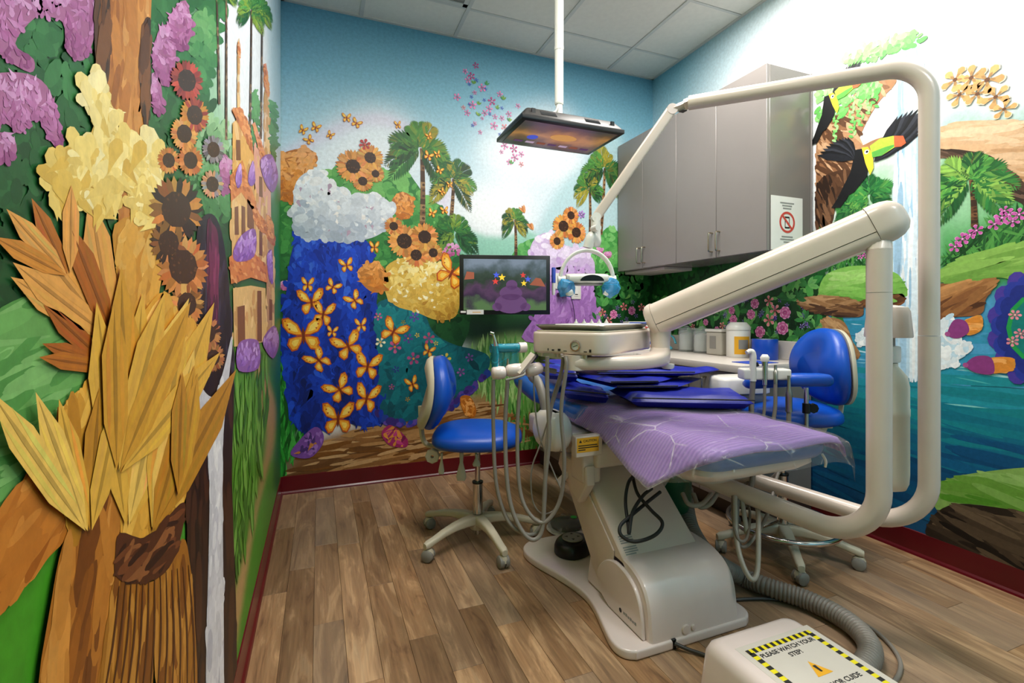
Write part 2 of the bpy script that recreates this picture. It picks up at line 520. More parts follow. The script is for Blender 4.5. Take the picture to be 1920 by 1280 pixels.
def bboard(name, a, b, mat_):
    a = Vector(a); b = Vector(b); n = Vector((0, 0, 1)).cross(b - a).normalized()
    rings = []
    for p in (a, b):
        rings.append([tuple(p + n * d + Vector((0, 0, z))) for d, z in [(0, 0), (0.014, 0), (0.011, 0.008), (0.005, 0.016), (0.0045, 0.104), (0, 0.107)]])
    return struct(MB().loft(rings).build(name, mat_, smooth=0))
bboard('baseboard_back', (XR, YB - .0, 0), (XL, YB - .0, 0), 'red_base')
bboard('baseboard_left', (XL, YB, 0), (XL, YF, 0), 'red_base')
bboard('baseboard_right', (XR, YF, 0), (XR, YB, 0), 'red_base')

# ================================================================== the painted murals
# The murals are flat paint on the walls. Each painted plant, rock, bird or house is a thin skin of
# brush strokes on its wall, over an airbrushed underpainting of sky, meadow and water.
pr = random.Random(11)

class Wall:
    def __init__(self, obj, side, unit):
        self.obj, self.side, self.u = obj, side, unit
    def to3(self, a, b, off):
        if self.side == 'back': return (a, YB - off, b)
        if self.side == 'left': return (XL + off, a, b)
        return (XR - off, a, b)
    # chart: the left wall's brushwork gets finer towards its near end
    def ch(self, p):
        a, b = p
        if self.side == 'left': return (-0.3 / a, (b - 1.068) / a)
        if self.side == 'right': return (-a, b)
        return (a, b)
    def un(self, s, t):
        if self.side == 'left':
            a = -0.3 / min(s, -0.094); return (a, 1.068 + t * a)
        if self.side == 'right': return (-s, t)
        return (s, t)

WB = Wall(wall_back, 'back', 0.0034)
WL = Wall(wall_left, 'left', 0.001)
WR = Wall(wall_right, 'right', 0.0026)

def inside(poly, X, Y):
    X = np.asarray(X); Y = np.asarray(Y)
    r = np.zeros(X.shape, bool); n = len(poly)
    for i in range(n):
        x1, y1 = poly[i]; x2, y2 = poly[(i + 1) % n]
        if y1 == y2: continue
        c = ((y1 > Y) != (y2 > Y)) & (X < (x2 - x1) * (Y - y1) / (y2 - y1) + x1)
        r ^= c
    return r

def blur(m, k):
    for _ in range(2):
        for ax in (0, 1):
            p = np.pad(m, [(k, k) if i == ax else (0, 0) for i in (0, 1)], mode='edge')
            c = np.cumsum(np.insert(p, 0, 0, axis=ax), axis=ax)
            m = (c[2 * k + 1:] - c[:-2 * k - 1]) / (2 * k + 1) if ax == 0 else (c[:, 2 * k + 1:] - c[:, :-2 * k - 1]) / (2 * k + 1)
    return m

class Under:
    """airbrushed ground coat: a vertex-coloured skin over the wall"""
    def __init__(self, wall, s0, s1, t0, t1, ns, nt_):
        self.w = wall
        self.S, self.T = np.meshgrid(np.linspace(s0, s1, ns), np.linspace(t0, t1, nt_))
        self.C = np.zeros(self.S.shape + (3,))
    def base(self, fn):
        self.C[:] = fn(self.S, self.T)
    def lay(self, poly, col, soft=2, amount=1.0, col2=None):
        """soft-edged area; col2: second colour mixed in towards the area's foot"""
        ch = [self.w.ch(p) for p in poly]
        ch = [(v[0], v[1]) for v in spl(ch and [(x, y, 0) for x, y in ch], 4, True)]
        m = inside(ch, self.S, self.T).astype(float)
        if soft: m = blur(m, soft)
        m *= amount
        if col2 is not None:
            ts = [p[1] for p in ch]; f = np.clip((max(ts) - self.T) / (max(ts) - min(ts)), 0, 1)[..., None]
            c = np.array(hx(col)) * (1 - f) + np.array(hx(col2)) * f
        else: c = np.array(hx(col))
        self.C = self.C * (1 - m[..., None]) + c * m[..., None]
    def build(self, name):
        ny, nx = self.S.shape; w = self.w
        vs = []
        for j in range(ny):
            for i in range(nx):
                a, b = w.un(self.S[j, i], self.T[j, i])
                vs.append(w.to3(a, min(max(b, 0.09), H - .001), 0.0006))
        fs = [(j * nx + i, j * nx + i + 1, (j + 1) * nx + i + 1, (j + 1) * nx + i) for j in range(ny - 1) for i in range(nx - 1)]
        me = bpy.data.meshes.new(name); me.from_pydata(vs, [], fs)
        at = me.color_attributes.new('Col', 'FLOAT_COLOR', 'POINT')
        arr = np.ones((ny * nx, 4), dtype=np.float32); arr[:, :3] = self.C.reshape(-1, 3)
        at.data.foreach_set('color', arr.ravel())
        me.materials.append(M['paint'])
        o = link(name, me, w.obj); return o

LEAF = ((-.5, 0), (-.22, .42), (.18, .46), (.5, 0), (.18, -.46), (-.22, -.42))
OVAL = tuple((.5 * math.cos(k * PI / 5), .5 * math.sin(k * PI / 5)) for k in range(10))
BRUSH = ((-.5, -.12), (-.5, .12), (-.4, .4), (-.2, .5), (.2, .5), (.4, .38), (.5, .1), (.5, -.1), (.4, -.38), (.2, -.5), (-.2, -.5), (-.4, -.4))
DROP = ((-.5, 0), (-.1, .2), (.25, .42), (.46, .22), (.5, 0), (.46, -.22), (.25, -.42), (-.1, -.2))

LEAF, DROP, BRUSH = LEAF[::-1], DROP[::-1], BRUSH[::-1]      # outlines run anticlockwise, facing the room

class Paint:
    def __init__(self, wall, layer):
        self.w = wall; self.k = 0.6 if wall.side == 'left' else 1.0; self.off = (0.001 + layer * 0.0006) * self.k + (.0006 if self.k < 1 else 0); self.m = MB(); self.d = 0
    def face(self, pts, col, dz=0.0):
        w = self.w
        self.m.add([w.to3(*w.un(s, t), self.off + dz * self.k) for s, t in pts], [tuple(range(len(pts)))], None, tuple(col))
    def fill(self, poly, col, n=4, dz=0.0, smooth=True):
        ch = [self.w.ch(p) for p in poly]
        if smooth: ch = [(v[0], v[1]) for v in spl([(x, y, 0) for x, y in ch], n, True)]
        self.face(ch, hx(col) if isinstance(col, str) else col, dz)
        return ch
    def mark(self, s, t, l, wd, ang, col, shape=LEAF, dz=None):
        ca, sa = math.cos(ang), math.sin(ang)
        self.face([(s + l * x * ca - wd * y * sa, t + l * x * sa + wd * y * ca) for x, y in shape], col,
                  pr.uniform(0.0001, 0.0005) if dz is None else dz)
    def brush(self, poly, n, l, wd, ang, cols, shape=LEAF, jit=0.35, aj=0.4, shade=None, spill=False):
        """n strokes inside an outline; ang: number or f(s,t); shade: f(x,y in 0..1) -> 0..1 picks along the palette"""
        u = self.w.u; l *= u; wd *= u
        ch = [self.w.ch(p) for p in poly]
        ch = [(v[0], v[1]) for v in spl([(x, y, 0) for x, y in ch], 4, True)]
        xs = [p[0] for p in ch]; ys = [p[1] for p in ch]
        x0, x1, y0, y1 = min(xs), max(xs), min(ys), max(ys)
        pal = [hx(c) for c in cols]; got = 0
        g = np.random.default_rng(pr.randrange(10 ** 6))
        for tries in range(14):
            if got >= n: break
            X = g.uniform(x0, x1, n * 2); Y = g.uniform(y0, y1, n * 2)
            A_ = np.array([ang(s, t) for s, t in zip(X, Y)]) if callable(ang) else np.full(n * 2, float(ang))
            A_ = A_ + g.normal(0, aj, n * 2); K_ = 1 + g.uniform(-jit, jit, n * 2)
            ok = inside(ch, X, Y)
            if not spill:
                for f in (-.42, .42): ok &= inside(ch, X + np.cos(A_) * l * K_ * f, Y + np.sin(A_) * l * K_ * f)
                for f in (-.4, .4): ok &= inside(ch, X - np.sin(A_) * wd * K_ * f, Y + np.cos(A_) * wd * K_ * f)
            for s, t, a, k in zip(X[ok], Y[ok], A_[ok], K_[ok]):
                if got >= n: break
                got += 1
                if shade:
                    f = shade((s - x0) / (x1 - x0 + 1e-9), (t - y0) / (y1 - y0 + 1e-9)) + pr.gauss(0, .16)
                    f = min(max(f, 0), .999) * (len(pal) - 1); i = int(f)
                    c = mix(pal[i], pal[min(i + 1, len(pal) - 1)], f - i)
                else:
                    c = pr.choice(pal)
                v_ = 1 + pr.uniform(-.08, .08)
                self.mark(s, t, l * k, wd * k, a, [min(1, x * v_) for x in c], shape)
        return self
    def line(self, pts, wd, col, n=4, taper=True, dz=0.0004):
        u = self.w.u * wd
        ch = spl([(*self.w.ch(p), 0) for p in pts], n)
        L_ = []; R_ = []
        for i, p in enumerate(ch):
            t = (ch[min(i + 1, len(ch) - 1)] - ch[max(i - 1, 0)]).normalized()
            k = u * (0.35 + 0.65 * math.sin(PI * i / (len(ch) - 1))) if taper else u
            L_.append((p.x - t.y * k / 2, p.y + t.x * k / 2)); R_.append((p.x + t.y * k / 2, p.y - t.x * k / 2))
        self.face(L_ + R_[::-1], hx(col) if isinstance(col, str) else col, dz)
    def build(self, name):
        return self.m.build(name, 'paint', self.w.obj, smooth=0, fix=False)

G_DARK = ['#0b2f14', '#14451c', '#1f5a28', '#2c6e34']
G_MID = ['#215f28', '#2f7a36', '#428f45', '#5aa557']
G_LIGHT = ['#4d9a4a', '#6ab35c', '#86c574', '#a4d68c']
PINKS = ['#a8487e', '#c268a0', '#d58abb', '#e3a9d2']
PURPLES = ['#7a4aa0', '#9a6abf', '#b588d2', '#cfa8e2']
ORANGES = ['#8f4a14', '#bd6a1e', '#dd8a32', '#f0a85a']
YELLOWS = ['#b9791c', '#dca231', '#efc453', '#f8dd86']
BROWNS = ['#2a170d', '#4b2d18', '#73492a', '#9a6a42']

def up(a=PI / 2): return lambda s, t: a
def lit_top(x, y): return y
def bush(wall, layer, poly, n, l, wd, cols, name='painted_bush', fillc=None, aj=1.2, shade=lit_top, shape=OVAL, ang=PI / 2):
    p = Paint(wall, layer)
    if fillc: p.fill(poly, fillc)
    p.brush(poly, n, l, wd, ang, cols, shape, 0.4, aj, shade, True)
    return p.build(name)

def palm(wall, layer, base, crown, r, tw, cols=('#1e5226', '#2f7434', '#4c9140', '#8aa838'), bark=('#4a3220', '#7a5636', '#9c7a52'), seed=0, name='painted_palm'):
    q = random.Random(seed); p = Paint(wall, layer); u = wall.u
    bs, bt = wall.ch(base); cs, ct = wall.ch(crown)
    if tw:
        n = 14
        for k in range(n):
            f0, f1 = k / n, (k + 1) / n
            x0, y0 = bs + (cs - bs) * f0 + math.sin(f0 * 2) * tw * u * .3, bt + (ct - bt) * f0
            x1, y1 = bs + (cs - bs) * f1 + math.sin(f1 * 2) * tw * u * .3, bt + (ct - bt) * f1
            w0 = tw * u * (1 - .35 * f0) / 2
            p.face([(x0 - w0, y0), (x0 + w0, y0), (x1 + w0, y1), (x1 - w0, y1)], hx(q.choice(bark)))
            p.mark(x0 + w0 * .3, (y0 + y1) / 2, w0 * 1.3, (y1 - y0) * .5, q.uniform(-.4, .4), hx(bark[0]), LEAF)
    nf = 11
    for k in range(nf):
        a = math.radians(-35 + 250 * k / (nf - 1) + q.uniform(-8, 8))
        L_ = r * u * q.uniform(.85, 1.12)
        droop = L_ * (0.55 if math.sin(a) < .7 else .25)
        pal = [hx(c) for c in cols]
        base_c = pal[q.choice((0, 1, 1, 2, 2, 3))] if math.sin(a) > 0 else pal[q.choice((0, 0, 1, 3))]
        for i in range(1, 15):
            f = i / 14
            x = cs + math.cos(a) * L_ * f; y = ct + math.sin(a) * L_ * f - droop * f * f
            dx, dy = math.cos(a), math.sin(a) - 2 * droop / L_ * f
            ta = math.atan2(dy, dx)
            for sgn in (-1, 1):
                la = ta + sgn * (0.95 - .45 * f)
                ll = L_ * .42 * math.sin(PI * min(f * .85 + .12, 1)) + L_ * .05
                c = mix(base_c, pal[q.randrange(4)], q.uniform(0, .45))
                v_ = q.uniform(.75, 1.2)
                p.mark(x + math.cos(la) * ll * .45, y + math.sin(la) * ll * .45 - ll * .1, ll, ll * .2, la - sgn * .1 * f, [min(1, z * v_) for z in c], LEAF)
    return p.build(name)

def butterfly(wall, layer, c, r, rot=0.0, wide=1.0, seed=0):
    q = random.Random(seed); p = Paint(wall, layer); u = wall.u * r
    s, t = wall.ch(c); rot += q.uniform(-.3, .3)
    wing_up = ((0, 0), (.25, .62), (.7, 1.0), (1.02, .95), (1.0, .55), (.75, .18), (.3, .0))
    wing_lo = ((0, 0), (.35, -.02), (.72, -.12), (.82, -.45), (.6, -.82), (.32, -.75), (.1, -.35))
    def put(shape, sc_, col, sx, dz, cx=0, cy=0):
        pts = []
        for x, y in shape:
            x = (cx + (x - cx) * sc_) * sx * wide; y = cy + (y - cy) * sc_
            pts.append((s + u * (x * math.cos(rot) - y * math.sin(rot)), t + u * (x * math.sin(rot) + y * math.cos(rot))))
        p.face(pts, hx(col), dz)
    for sx in (-1, 1):
        put(wing_lo, 1.0, '#c2551c', sx, 0.0); put(wing_lo, .8, '#f0a32a', sx, .0002, .4, -.35)
        put(wing_lo, .45, '#fbd35e', sx, .0003, .4, -.35)
        put(wing_up, 1.0, '#c2551c', sx, .0001); put(wing_up, .84, '#f2a526', sx, .0003, .55, .5)
        put(wing_up, .5, '#fcd766', sx, .0004, .5, .45)
        if r > 12:
            for k in range(3):
                x, y = .86 - .1 * k, .82 - .22 * k
                x *= sx * wide
                p.mark(s + u * (x * math.cos(rot) - y * math.sin(rot)), t + u * (x * math.sin(rot) + y * math.cos(rot)), u * .09, u * .09, 0, hx('#b5481a'), OVAL, .0006)
    p.mark(s, t, u * 1.0, u * .16, rot + PI / 2, hx('#7a3312'), LEAF, .0007)
    return p.build('painted_butterfly')

def flower(wall, layer, c, r, col, cen='#f3d060', n=5, rot=None, edge=None, name='painted_flower', fat=.62, par=None):
    p = par or Paint(wall, layer); u = wall.u * r; s, t = wall.ch(c)
    rot = pr.uniform(0, 2 * PI) if rot is None else rot
    for k in range(n):
        a = rot + 2 * PI * k / n
        base = hx(col); v_ = pr.uniform(.85, 1.15)
        if edge: p.mark(s + math.cos(a) * u * .54, t + math.sin(a) * u * .54, u * 1.04, u * fat * 1.15, a, hx(edge), DROP, .0001 + k * .00002)
        p.mark(s + math.cos(a) * u * .5, t + math.sin(a) * u * .5, u * .94, u * fat, a, [min(1, x * v_) for x in base], DROP, .0003 + k * .00002)
        p.mark(s + math.cos(a) * u * .3, t + math.sin(a) * u * .3, u * .45, u * fat * .3, a, [x * .6 for x in base], LEAF, .00045)
    p.mark(s, t, u * .32, u * .32, 0, hx(cen), OVAL, .0006)
    return p.build(name) if par is None else None

def rose(wall, layer, c, r, col='#cf5f9a', light='#eeb0d2', dark='#9a2c66'):
    p = Paint(wall, layer); u = wall.u * r; s, t = wall.ch(c)
    rot = pr.uniform(0, 6)
    for ring, (rr, n, cc) in enumerate(((.72, 7, light), (.62, 7, col), (.42, 5, light), (.3, 5, col))):
        for k in range(n):
            a = rot + ring * .5 + 2 * PI * k / n
            p.mark(s + math.cos(a) * u * rr, t + math.sin(a) * u * rr, u * .62 * (1 - ring * .12), u * .75 * (1 - ring * .12), a, mix(hx(cc), hx(col), pr.uniform(0, .4)), OVAL, .0001 + ring * .00012)
    p.mark(s, t, u * .42, u * .42, 0, hx(dark), OVAL, .0006); p.mark(s, t, u * .22, u * .2, .5, hx(light), LEAF, .0007)
    return p.build('painted_rose')

def leaf_spray(wall, layer, c, r, n, cols, a0, a1, name='painted_leaves', wd=.42):
    p = Paint(wall, layer); u = wall.u * r; s, t = wall.ch(c)
    order = list(range(n)); pr.shuffle(order)
    for i, k in enumerate(order):
        a = a0 + (a1 - a0) * (k + .5) / n + pr.uniform(-.12, .12); l = u * pr.uniform(.75, 1.1)
        cc = hx(pr.choice(cols)); z = .0001 + .0004 * i
        x, y = s + math.cos(a) * l * .55, t + math.sin(a) * l * .55
        p.mark(x, y, l, l * wd, a, cc, LEAF, z)
        for q in (-.24, .24):
            p.mark(x - math.sin(a) * l * wd * q, y + math.cos(a) * l * wd * q, l * .7, l * wd * .16, a, [min(1, v * pr.uniform(.8, 1.2)) for v in cc], LEAF, z + .00012)
        p.mark(x, y, l * .9, l * .03, a, [v * .62 for v in cc], LEAF, z + .00024)
    return p.build(name)

# ------------------------------------------------------------------ back wall
ub = Under(WB, XL, XR, 0.1, H, 200, 210)
def sky_b(S, T):
    zs = [0.1, 1.3, 1.6, 1.9, 2.2, 2.55, 2.94]
    cs = np.array([hx(c) for c in ('#e9f1f4', '#e9f1f4', '#e3edf4', '#d6e6ef', '#acd0de', '#7fb4c9', '#5d96b0')])
    return np.stack([np.interp(T, zs, cs[:, k]) for k in range(3)], -1)
ub.base(sky_b)
ub.lay([(-0.113,1.999),(0.067,2.233),(0.321,2.371),(0.522,2.333),(0.661,2.125),(0.591,1.976),(0.321,1.982),(0.006,1.915)], '#f2f5f8', 6, .75)
ub.lay([(1.031,2.272),(1.267,2.443),(1.603,2.589),(1.825,2.425),(1.871,2.11),(1.517,1.996),(1.147,2.035),(1.011,2.167)], '#f4f7fa', 6, .8)
ub.lay([(0.879,1.826),(1.031,1.949),(1.267,2.01),(1.432,1.873),(1.267,1.633),(0.954,1.65)], '#f6f8fa', 6, .8)
ub.lay([(-0.212,2.019),(0.006,2.192),(0.256,2.327),(0.471,2.336),(0.661,2.223),(0.827,2.001),(0.791,1.747),(0.733,1.771),(0.762,1.994),(0.626,2.173),(0.454,2.271),(0.256,2.26),(0.006,2.117),(-0.212,1.949)], '#e0cfe6', 2, .7)
ub.lay([(1.391,1.526),(1.517,1.803),(1.647,2.009),(1.825,2.185),(2.011,2.349),(2.179,2.424),(2.252,1.359),(1.391,1.335)], '#b4d5da', 2, .9)
ub.lay([(0.791,1.583),(0.902,1.654),(1.05,1.62),(1.227,1.623),(1.391,1.679),(1.517,1.59),(1.647,1.499),(1.647,1.342),(0.791,1.318)], '#9ccfbd', 1, 1, '#7fbfa4')
ub.lay([(-0.212,1.417),(0.321,1.643),(0.805,1.569),(0.917,1.431),(1.432,1.336),(1.691,1.186),(2.154,1.439),(2.506,1.452),(2.558,0.682),(1.432,0.57),(0.879,0.888),(-0.212,0.529)], '#2a6a30', 2, 1, '#1b4f22')
ub.lay([(1.432,0.953),(2.611,1.025),(2.611,-0.267),(1.432,-0.12)], '#1f5226', 2)
ub.lay([(0.872,1.176),(1.147,1.031),(1.474,1.068),(1.517,0.875),(1.267,0.805),(0.954,0.857)], '#0a2912', 4)
ub.lay([(0.917,0.796),(1.05,0.884),(1.267,0.917),(1.474,0.876),(1.603,0.639),(1.603,0.249),(1.267,0.277),(0.954,0.486)], '#86b064', 2, 1, '#5f9544')
ub.lay([(-0.218,0.91),(-0.157,0.909),(-0.113,0.394),(0.006,0.286),(-0.172,0.144),(-0.218,0.086)], '#2f9a33', 2, 1, '#17571c')
ub.lay([(-0.201,0.129),(-0.113,0.25),(0.129,0.354),(0.522,0.41),(0.879,0.509),(1.267,0.484),(1.474,0.375),(1.474,-0.01),(0.522,0.046),(-0.201,0.036)], '#ab8055', 2, 1, '#7a4f27')
ub.lay([(-0.172,0.144),(0.006,0.221),(0.387,0.215),(0.879,0.31),(1.432,0.148),(1.432,-0.005),(0.321,0.053),(-0.172,0.049)], '#5d3a1c', 4, .7)
ub.build('painted_sky')

# foliage behind
bush(WB, 1, [(-0.212,1.75),(-0.113,1.832),(0.006,1.928),(0.083,1.963),(0.16,1.925),(0.37,1.98),(0.505,2.023),(0.584,1.941),(0.668,1.836),(0.776,1.775),(0.842,1.571),(0.902,1.43),(0.902,1.177),(0.522,1.311),(0.006,1.426),(-0.212,1.29)], 700, 20, 12, ['#1f5a2a', '#2f7a36', '#4d9a48', '#74b860'], fillc='#2f7a38')
bush(WB, 1, [(-0.212,1.29),(0.006,1.426),(0.387,1.375),(0.902,1.321),(0.902,0.851),(0.387,0.693),(-0.201,0.655)], 420, 22, 12, G_DARK, fillc='#1b5224')
bush(WB, 1, [(1.964,1.635),(2.068,1.743),(2.179,1.688),(2.352,1.572),(2.352,1.194),(1.964,1.19),(1.894,1.43)], 200, 16, 10, ['#2f7a36', '#4d9a48', '#6ab660', '#86c878'], fillc='#4a9a4a')
bush(WB, 1, [(1.267,1.49),(1.37,1.593),(1.483,1.607),(1.525,1.455),(1.432,1.336),(1.267,1.369)], 70, 14, 9, ['#3a8a40', '#5aa858', '#7cc070'], fillc='#4a9a4a')
bush(WB, 1, [(1.848,1.268),(2.106,1.417),(2.506,1.431),(2.558,0.854),(2.252,0.818),(1.871,0.868)], 260, 18, 10, ['#0b2f14', '#14451c', '#1f5a28', '#2a7030'], fillc='#123c1a')
# tall grass
p = Paint(WB, 2)
p.brush([(0.954,0.813),(1.108,0.883),(1.432,0.857),(1.603,0.678),(1.603,0.405),(1.267,0.409),(0.973,0.539)], 420, 34, 4, PI / 2, ['#4f8a3c', '#6fa452', '#8cba66', '#a8cc80'], LEAF, .4, .15, spill=True)
p.build('painted_grass')
p = Paint(WB, 2)
p.brush([(-0.212,0.91),(-0.172,0.909),(-0.128,0.524),(-0.054,0.324),(-0.157,0.206),(-0.212,0.117)], 160, 34, 5, PI / 2, ['#125218', '#1f7a26', '#2f9a33', '#48b046'], LEAF, .4, .2, spill=True)
p.build('painted_grass')
p = Paint(WB, 2)
p.brush([(1.267,0.503),(1.453,0.415),(1.474,0.067),(1.329,0.083),(1.227,0.281)], 120, 40, 5, PI / 2, ['#2f6a24', '#4d8a34', '#6fa452'], LEAF, .4, .15, spill=True)
p.build('painted_grass')
p = Paint(WB, 2)
p.brush([(-0.172,0.144),(0.067,0.33),(0.522,0.375),(0.917,0.47),(1.267,0.428),(1.432,0.302),(1.432,0.072),(0.522,0.08),(-0.113,0.057)], 260, 60, 6, 0.08, ['#6a4422', '#8f6236', '#b08452', '#c49c6c', '#7a4c1e'], BRUSH, .5, .12)
p.build('painted_path')

for i, a in enumerate((([(0.633,1.647),(0.619,2.162)], 62, 11), ([(0.827,1.714),(0.835,1.984)], 46, 8), ([(0.842,1.499),(0.85,1.626)], 48, 0), ([(1.296,1.476),(1.284,1.74)], 31, 7),
                       ([(1.899,1.611),(1.889,2.024)], 36, 8), ([(1.992,1.677),(2.02,2.187)], 54, 9))):
    palm(WB, 3, a[0][0], a[0][1], a[1], a[2], seed=40 + i, cols=('#173f22', '#2a6430', '#4d8a38', '#a79a34') if i != 2 else ('#14401f', '#1f5a2a', '#347a34', '#7a9a34'))
for c, rr in (([(0.835,1.506)], 16), ([(2.058,1.526)], 9), ([(-0.189,1.243)], 9), ([(1.987,1.555)], 8)):
    s, t = WB.ch(c[0]); u = WB.u * rr
    bush(WB, 4, [(s - u, t - u * .5), (s, t - u * .8), (s + u, t - u * .3), (s + u * .8, t + u * .5), (s, t + u * .7), (s - u, t + u * .4)], 30, 7, 5, PINKS, 'painted_blossoms')

# large flowering shrubs: blue with a white crown, teal with a yellow crown, lilac
def dab_mass(wall, layer, poly, base, cols, n, l, wd, name, ang=PI / 2, aj=1.0, shape=OVAL, shade=None, n2=0, extra=None):
    p = Paint(wall, layer)
    p.fill(poly, base)
    p.brush(poly, n, l, wd, ang, cols, shape, .45, aj, shade, shape in (OVAL, DROP))
    if extra: p.brush(poly, n2, l * .6, wd * .6, ang, extra, DROP, .4, 2.0)
    return p.build(name)

def sunflower(wall, layer, c, r, petals=('#c8793a', '#dc9448', '#eaa95c'), cen=('#3a2214', '#4c2e1a', '#643e22'), cr=.42):
    p = Paint(wall, layer); u = wall.u * r; s, t = wall.ch(c)
    for row in (0, 1):
        for k in range(15):
            a = 2 * PI * (k + .5 * row) / 15 + pr.uniform(-.08, .08)
            p.mark(s + math.cos(a) * u * .68, t + math.sin(a) * u * .68, u * .66, u * .24, a, [x * pr.uniform(.8, 1.15) for x in hx(pr.choice(petals))], LEAF, .0001 + row * .0001 + k * .000004)
    p.mark(s, t, u * 2 * cr, u * 2 * cr, 0, hx(cen[0]), OVAL, .00032)
    for k in range(40):
        a = pr.uniform(0, 2 * PI); q = math.sqrt(pr.random()) * u * cr * .95
        p.mark(s + math.cos(a) * q, t + math.sin(a) * q, u * .1, u * .07, a, hx(pr.choice(cen)), OVAL)
    return p.build('painted_sunflower')

blue_mass = [(-0.096,1.589),(0.006,1.557),(0.132,1.591),(0.275,1.539),(0.321,1.373),(0.341,1.17),(0.334,0.966),(0.347,0.763),(0.36,0.558),(0.394,0.399),(0.288,0.36),(0.129,0.4),(-0.024,0.348),(-0.113,0.375),(-0.166,0.494),(-0.183,0.655),(-0.206,0.846),(-0.201,1.036),(-0.178,1.227),(-0.157,1.419)]
dab_mass(WB, 6, blue_mass, '#0d2f9c', ['#071a62', '#0a2684', '#0f37b0', '#1748cc', '#3566dc'], 760, 26, 12, 'painted_blue_shrub', PI / 2, .5, DROP, lambda x, y: .3 + .4 * y + .2 * math.sin(x * 17 + y * 5))
dab_mass(WB, 7, [(-0.137,1.83),(-0.084,1.919),(0.006,1.941),(0.083,1.874),(0.192,1.815),(0.321,1.826),(0.437,1.747),(0.414,1.633),(0.311,1.555),(0.16,1.526),(0.006,1.531),(-0.107,1.563),(-0.137,1.676)], '#cdd4dd', ['#aab6c6', '#c8d0da', '#e2e7ec', '#f4f4f4'], 210, 20, 13, 'painted_white_blossoms', 0.4, 1.5, OVAL, lit_top, 120, ['#f6f2ee', '#b99fb4', '#dfe4ea'])
for c, r in (([(0.198,1.995)], 31), ([(0.301,2.061)], 25), ([(0.256,1.908)], 20), ([(0.334,1.963)], 17)): sunflower(WB, 8, c[0], r)
flower(WB, 9, [(0.269,2.141)][0], 11, '#c03a3a', '#e05a50', 6, 0.3)
dab_mass(WB, 5, [(-0.218,1.987),(-0.157,2.051),(-0.054,2.07),(-0.006,2.011),(-0.084,1.906),(-0.113,1.768),(-0.218,1.759)], '#b86f34', ORANGES[1:] + ['#e8a468'], 120, 16, 9, 'painted_orange_blossoms', .8, 1.2, DROP, lit_top)
dab_mass(WB, 5, [(0.434,1.795),(0.495,1.863),(0.57,1.828),(0.563,1.716),(0.481,1.689)], '#b86f34', ORANGES[1:] + ['#e8a468'], 40, 13, 8, 'painted_orange_blossoms', .8, 1.2, DROP, lit_top)

teal = [(0.331,1.119),(0.488,1.172),(0.626,1.121),(0.704,0.955),(0.842,0.87),(0.992,0.831),(1.093,0.78),(1.085,0.684),(0.969,0.587),(0.868,0.513),(0.769,0.441),(0.626,0.388),(0.457,0.38),(0.36,0.456),(0.334,0.79)]
dab_mass(WB, 6, teal, '#0d5f6c', ['#0a4552', '#0e6674', '#137a84', '#22908e'], 330, 30, 12, 'painted_teal_shrub', 1.0, .8, LEAF, lambda x, y: .2 + .6 * y)
p = Paint(WB, 6)
p.brush([(0.337,0.475),(0.454,0.401),(0.626,0.409),(0.769,0.469),(0.969,0.609),(1.077,0.699),(1.116,0.661),(0.985,0.539),(0.805,0.406),(0.626,0.346),(0.437,0.348),(0.334,0.417)], 90, 16, 12, 0.4, ['#3a2a7c', '#4b3494', '#5f46a8', '#24409c'], OVAL, .4, 1.0)
p.build('painted_violet_edge')
for c, r, col, cen in (([(0.35,1.058)], 8, '#c05a96', '#f0c040'), ([(0.454,0.862)], 13, '#c0588c', '#e08a30'), ([(0.364,0.895)], 10, '#f0e6c0', '#e0b040'), ([(0.676,0.913)], 12, '#c0567e', '#6a4aa8'),
                       ([(0.574,0.782)], 13, '#b0508a', '#e0a040'), ([(0.787,0.775)], 12, '#f0d458', '#a05a3a'), ([(0.794,0.682)], 13, '#f2d860', '#d8b030'), ([(0.539,0.915)], 10, '#5a4a9c', '#e07a5a'),
                       ([(0.581,1.054)], 10, '#5f52b0', '#8a5ab0'), ([(0.434,0.605)], 6, '#9a4a8c', '#e0a040'), ([(0.598,0.935)], 5, '#e8cc4a', '#b08a20'), ([(0.508,1.02)], 5, '#8a8a3a', '#d0b040'),
                       ([(0.461,0.717)], 7, '#2a3a8c', '#4a6ac0'), ([(0.722,0.88)], 5, '#e8cc4a', '#b08a20'), ([(0.536,0.52)], 5, '#b08a30', '#e0c060'), ([(0.954,0.777)], 9, '#8a5ab4', '#5a3a8c'), ([(0.894,0.681)], 9, '#9a5ab0', '#6a3a8c')):
    flower(WB, 7, c[0], r, col, cen)
dab_mass(WB, 7, [(0.4,1.376),(0.522,1.442),(0.661,1.434),(0.824,1.362),(0.887,1.267),(0.864,1.068),(0.733,1.033),(0.591,1.086),(0.454,1.13),(0.394,1.239)], '#d8ae45', ['#b8862c', '#dcb24a', '#efcf6c', '#f8e6a0'], 150, 19, 11, 'painted_yellow_blossoms', .9, 1.2, DROP, lit_top, 60, ['#fbf0c4', '#c89a38'])
for c, r in (([(0.515,1.546)], 32), ([(0.647,1.581)], 28), ([(0.591,1.459)], 24), ([(0.704,1.479)], 20), ([(0.447,1.638)], 18)): sunflower(WB, 8, c[0], r, cr=.46)
dab_mass(WB, 7, [(0.23,1.353),(0.321,1.4),(0.394,1.358),(0.414,1.239),(0.321,1.21),(0.243,1.276)], '#c07a34', ORANGES[1:], 50, 14, 8, 'painted_orange_blossoms', .5, 1.3, DROP, lit_top)
p = Paint(WB, 8)
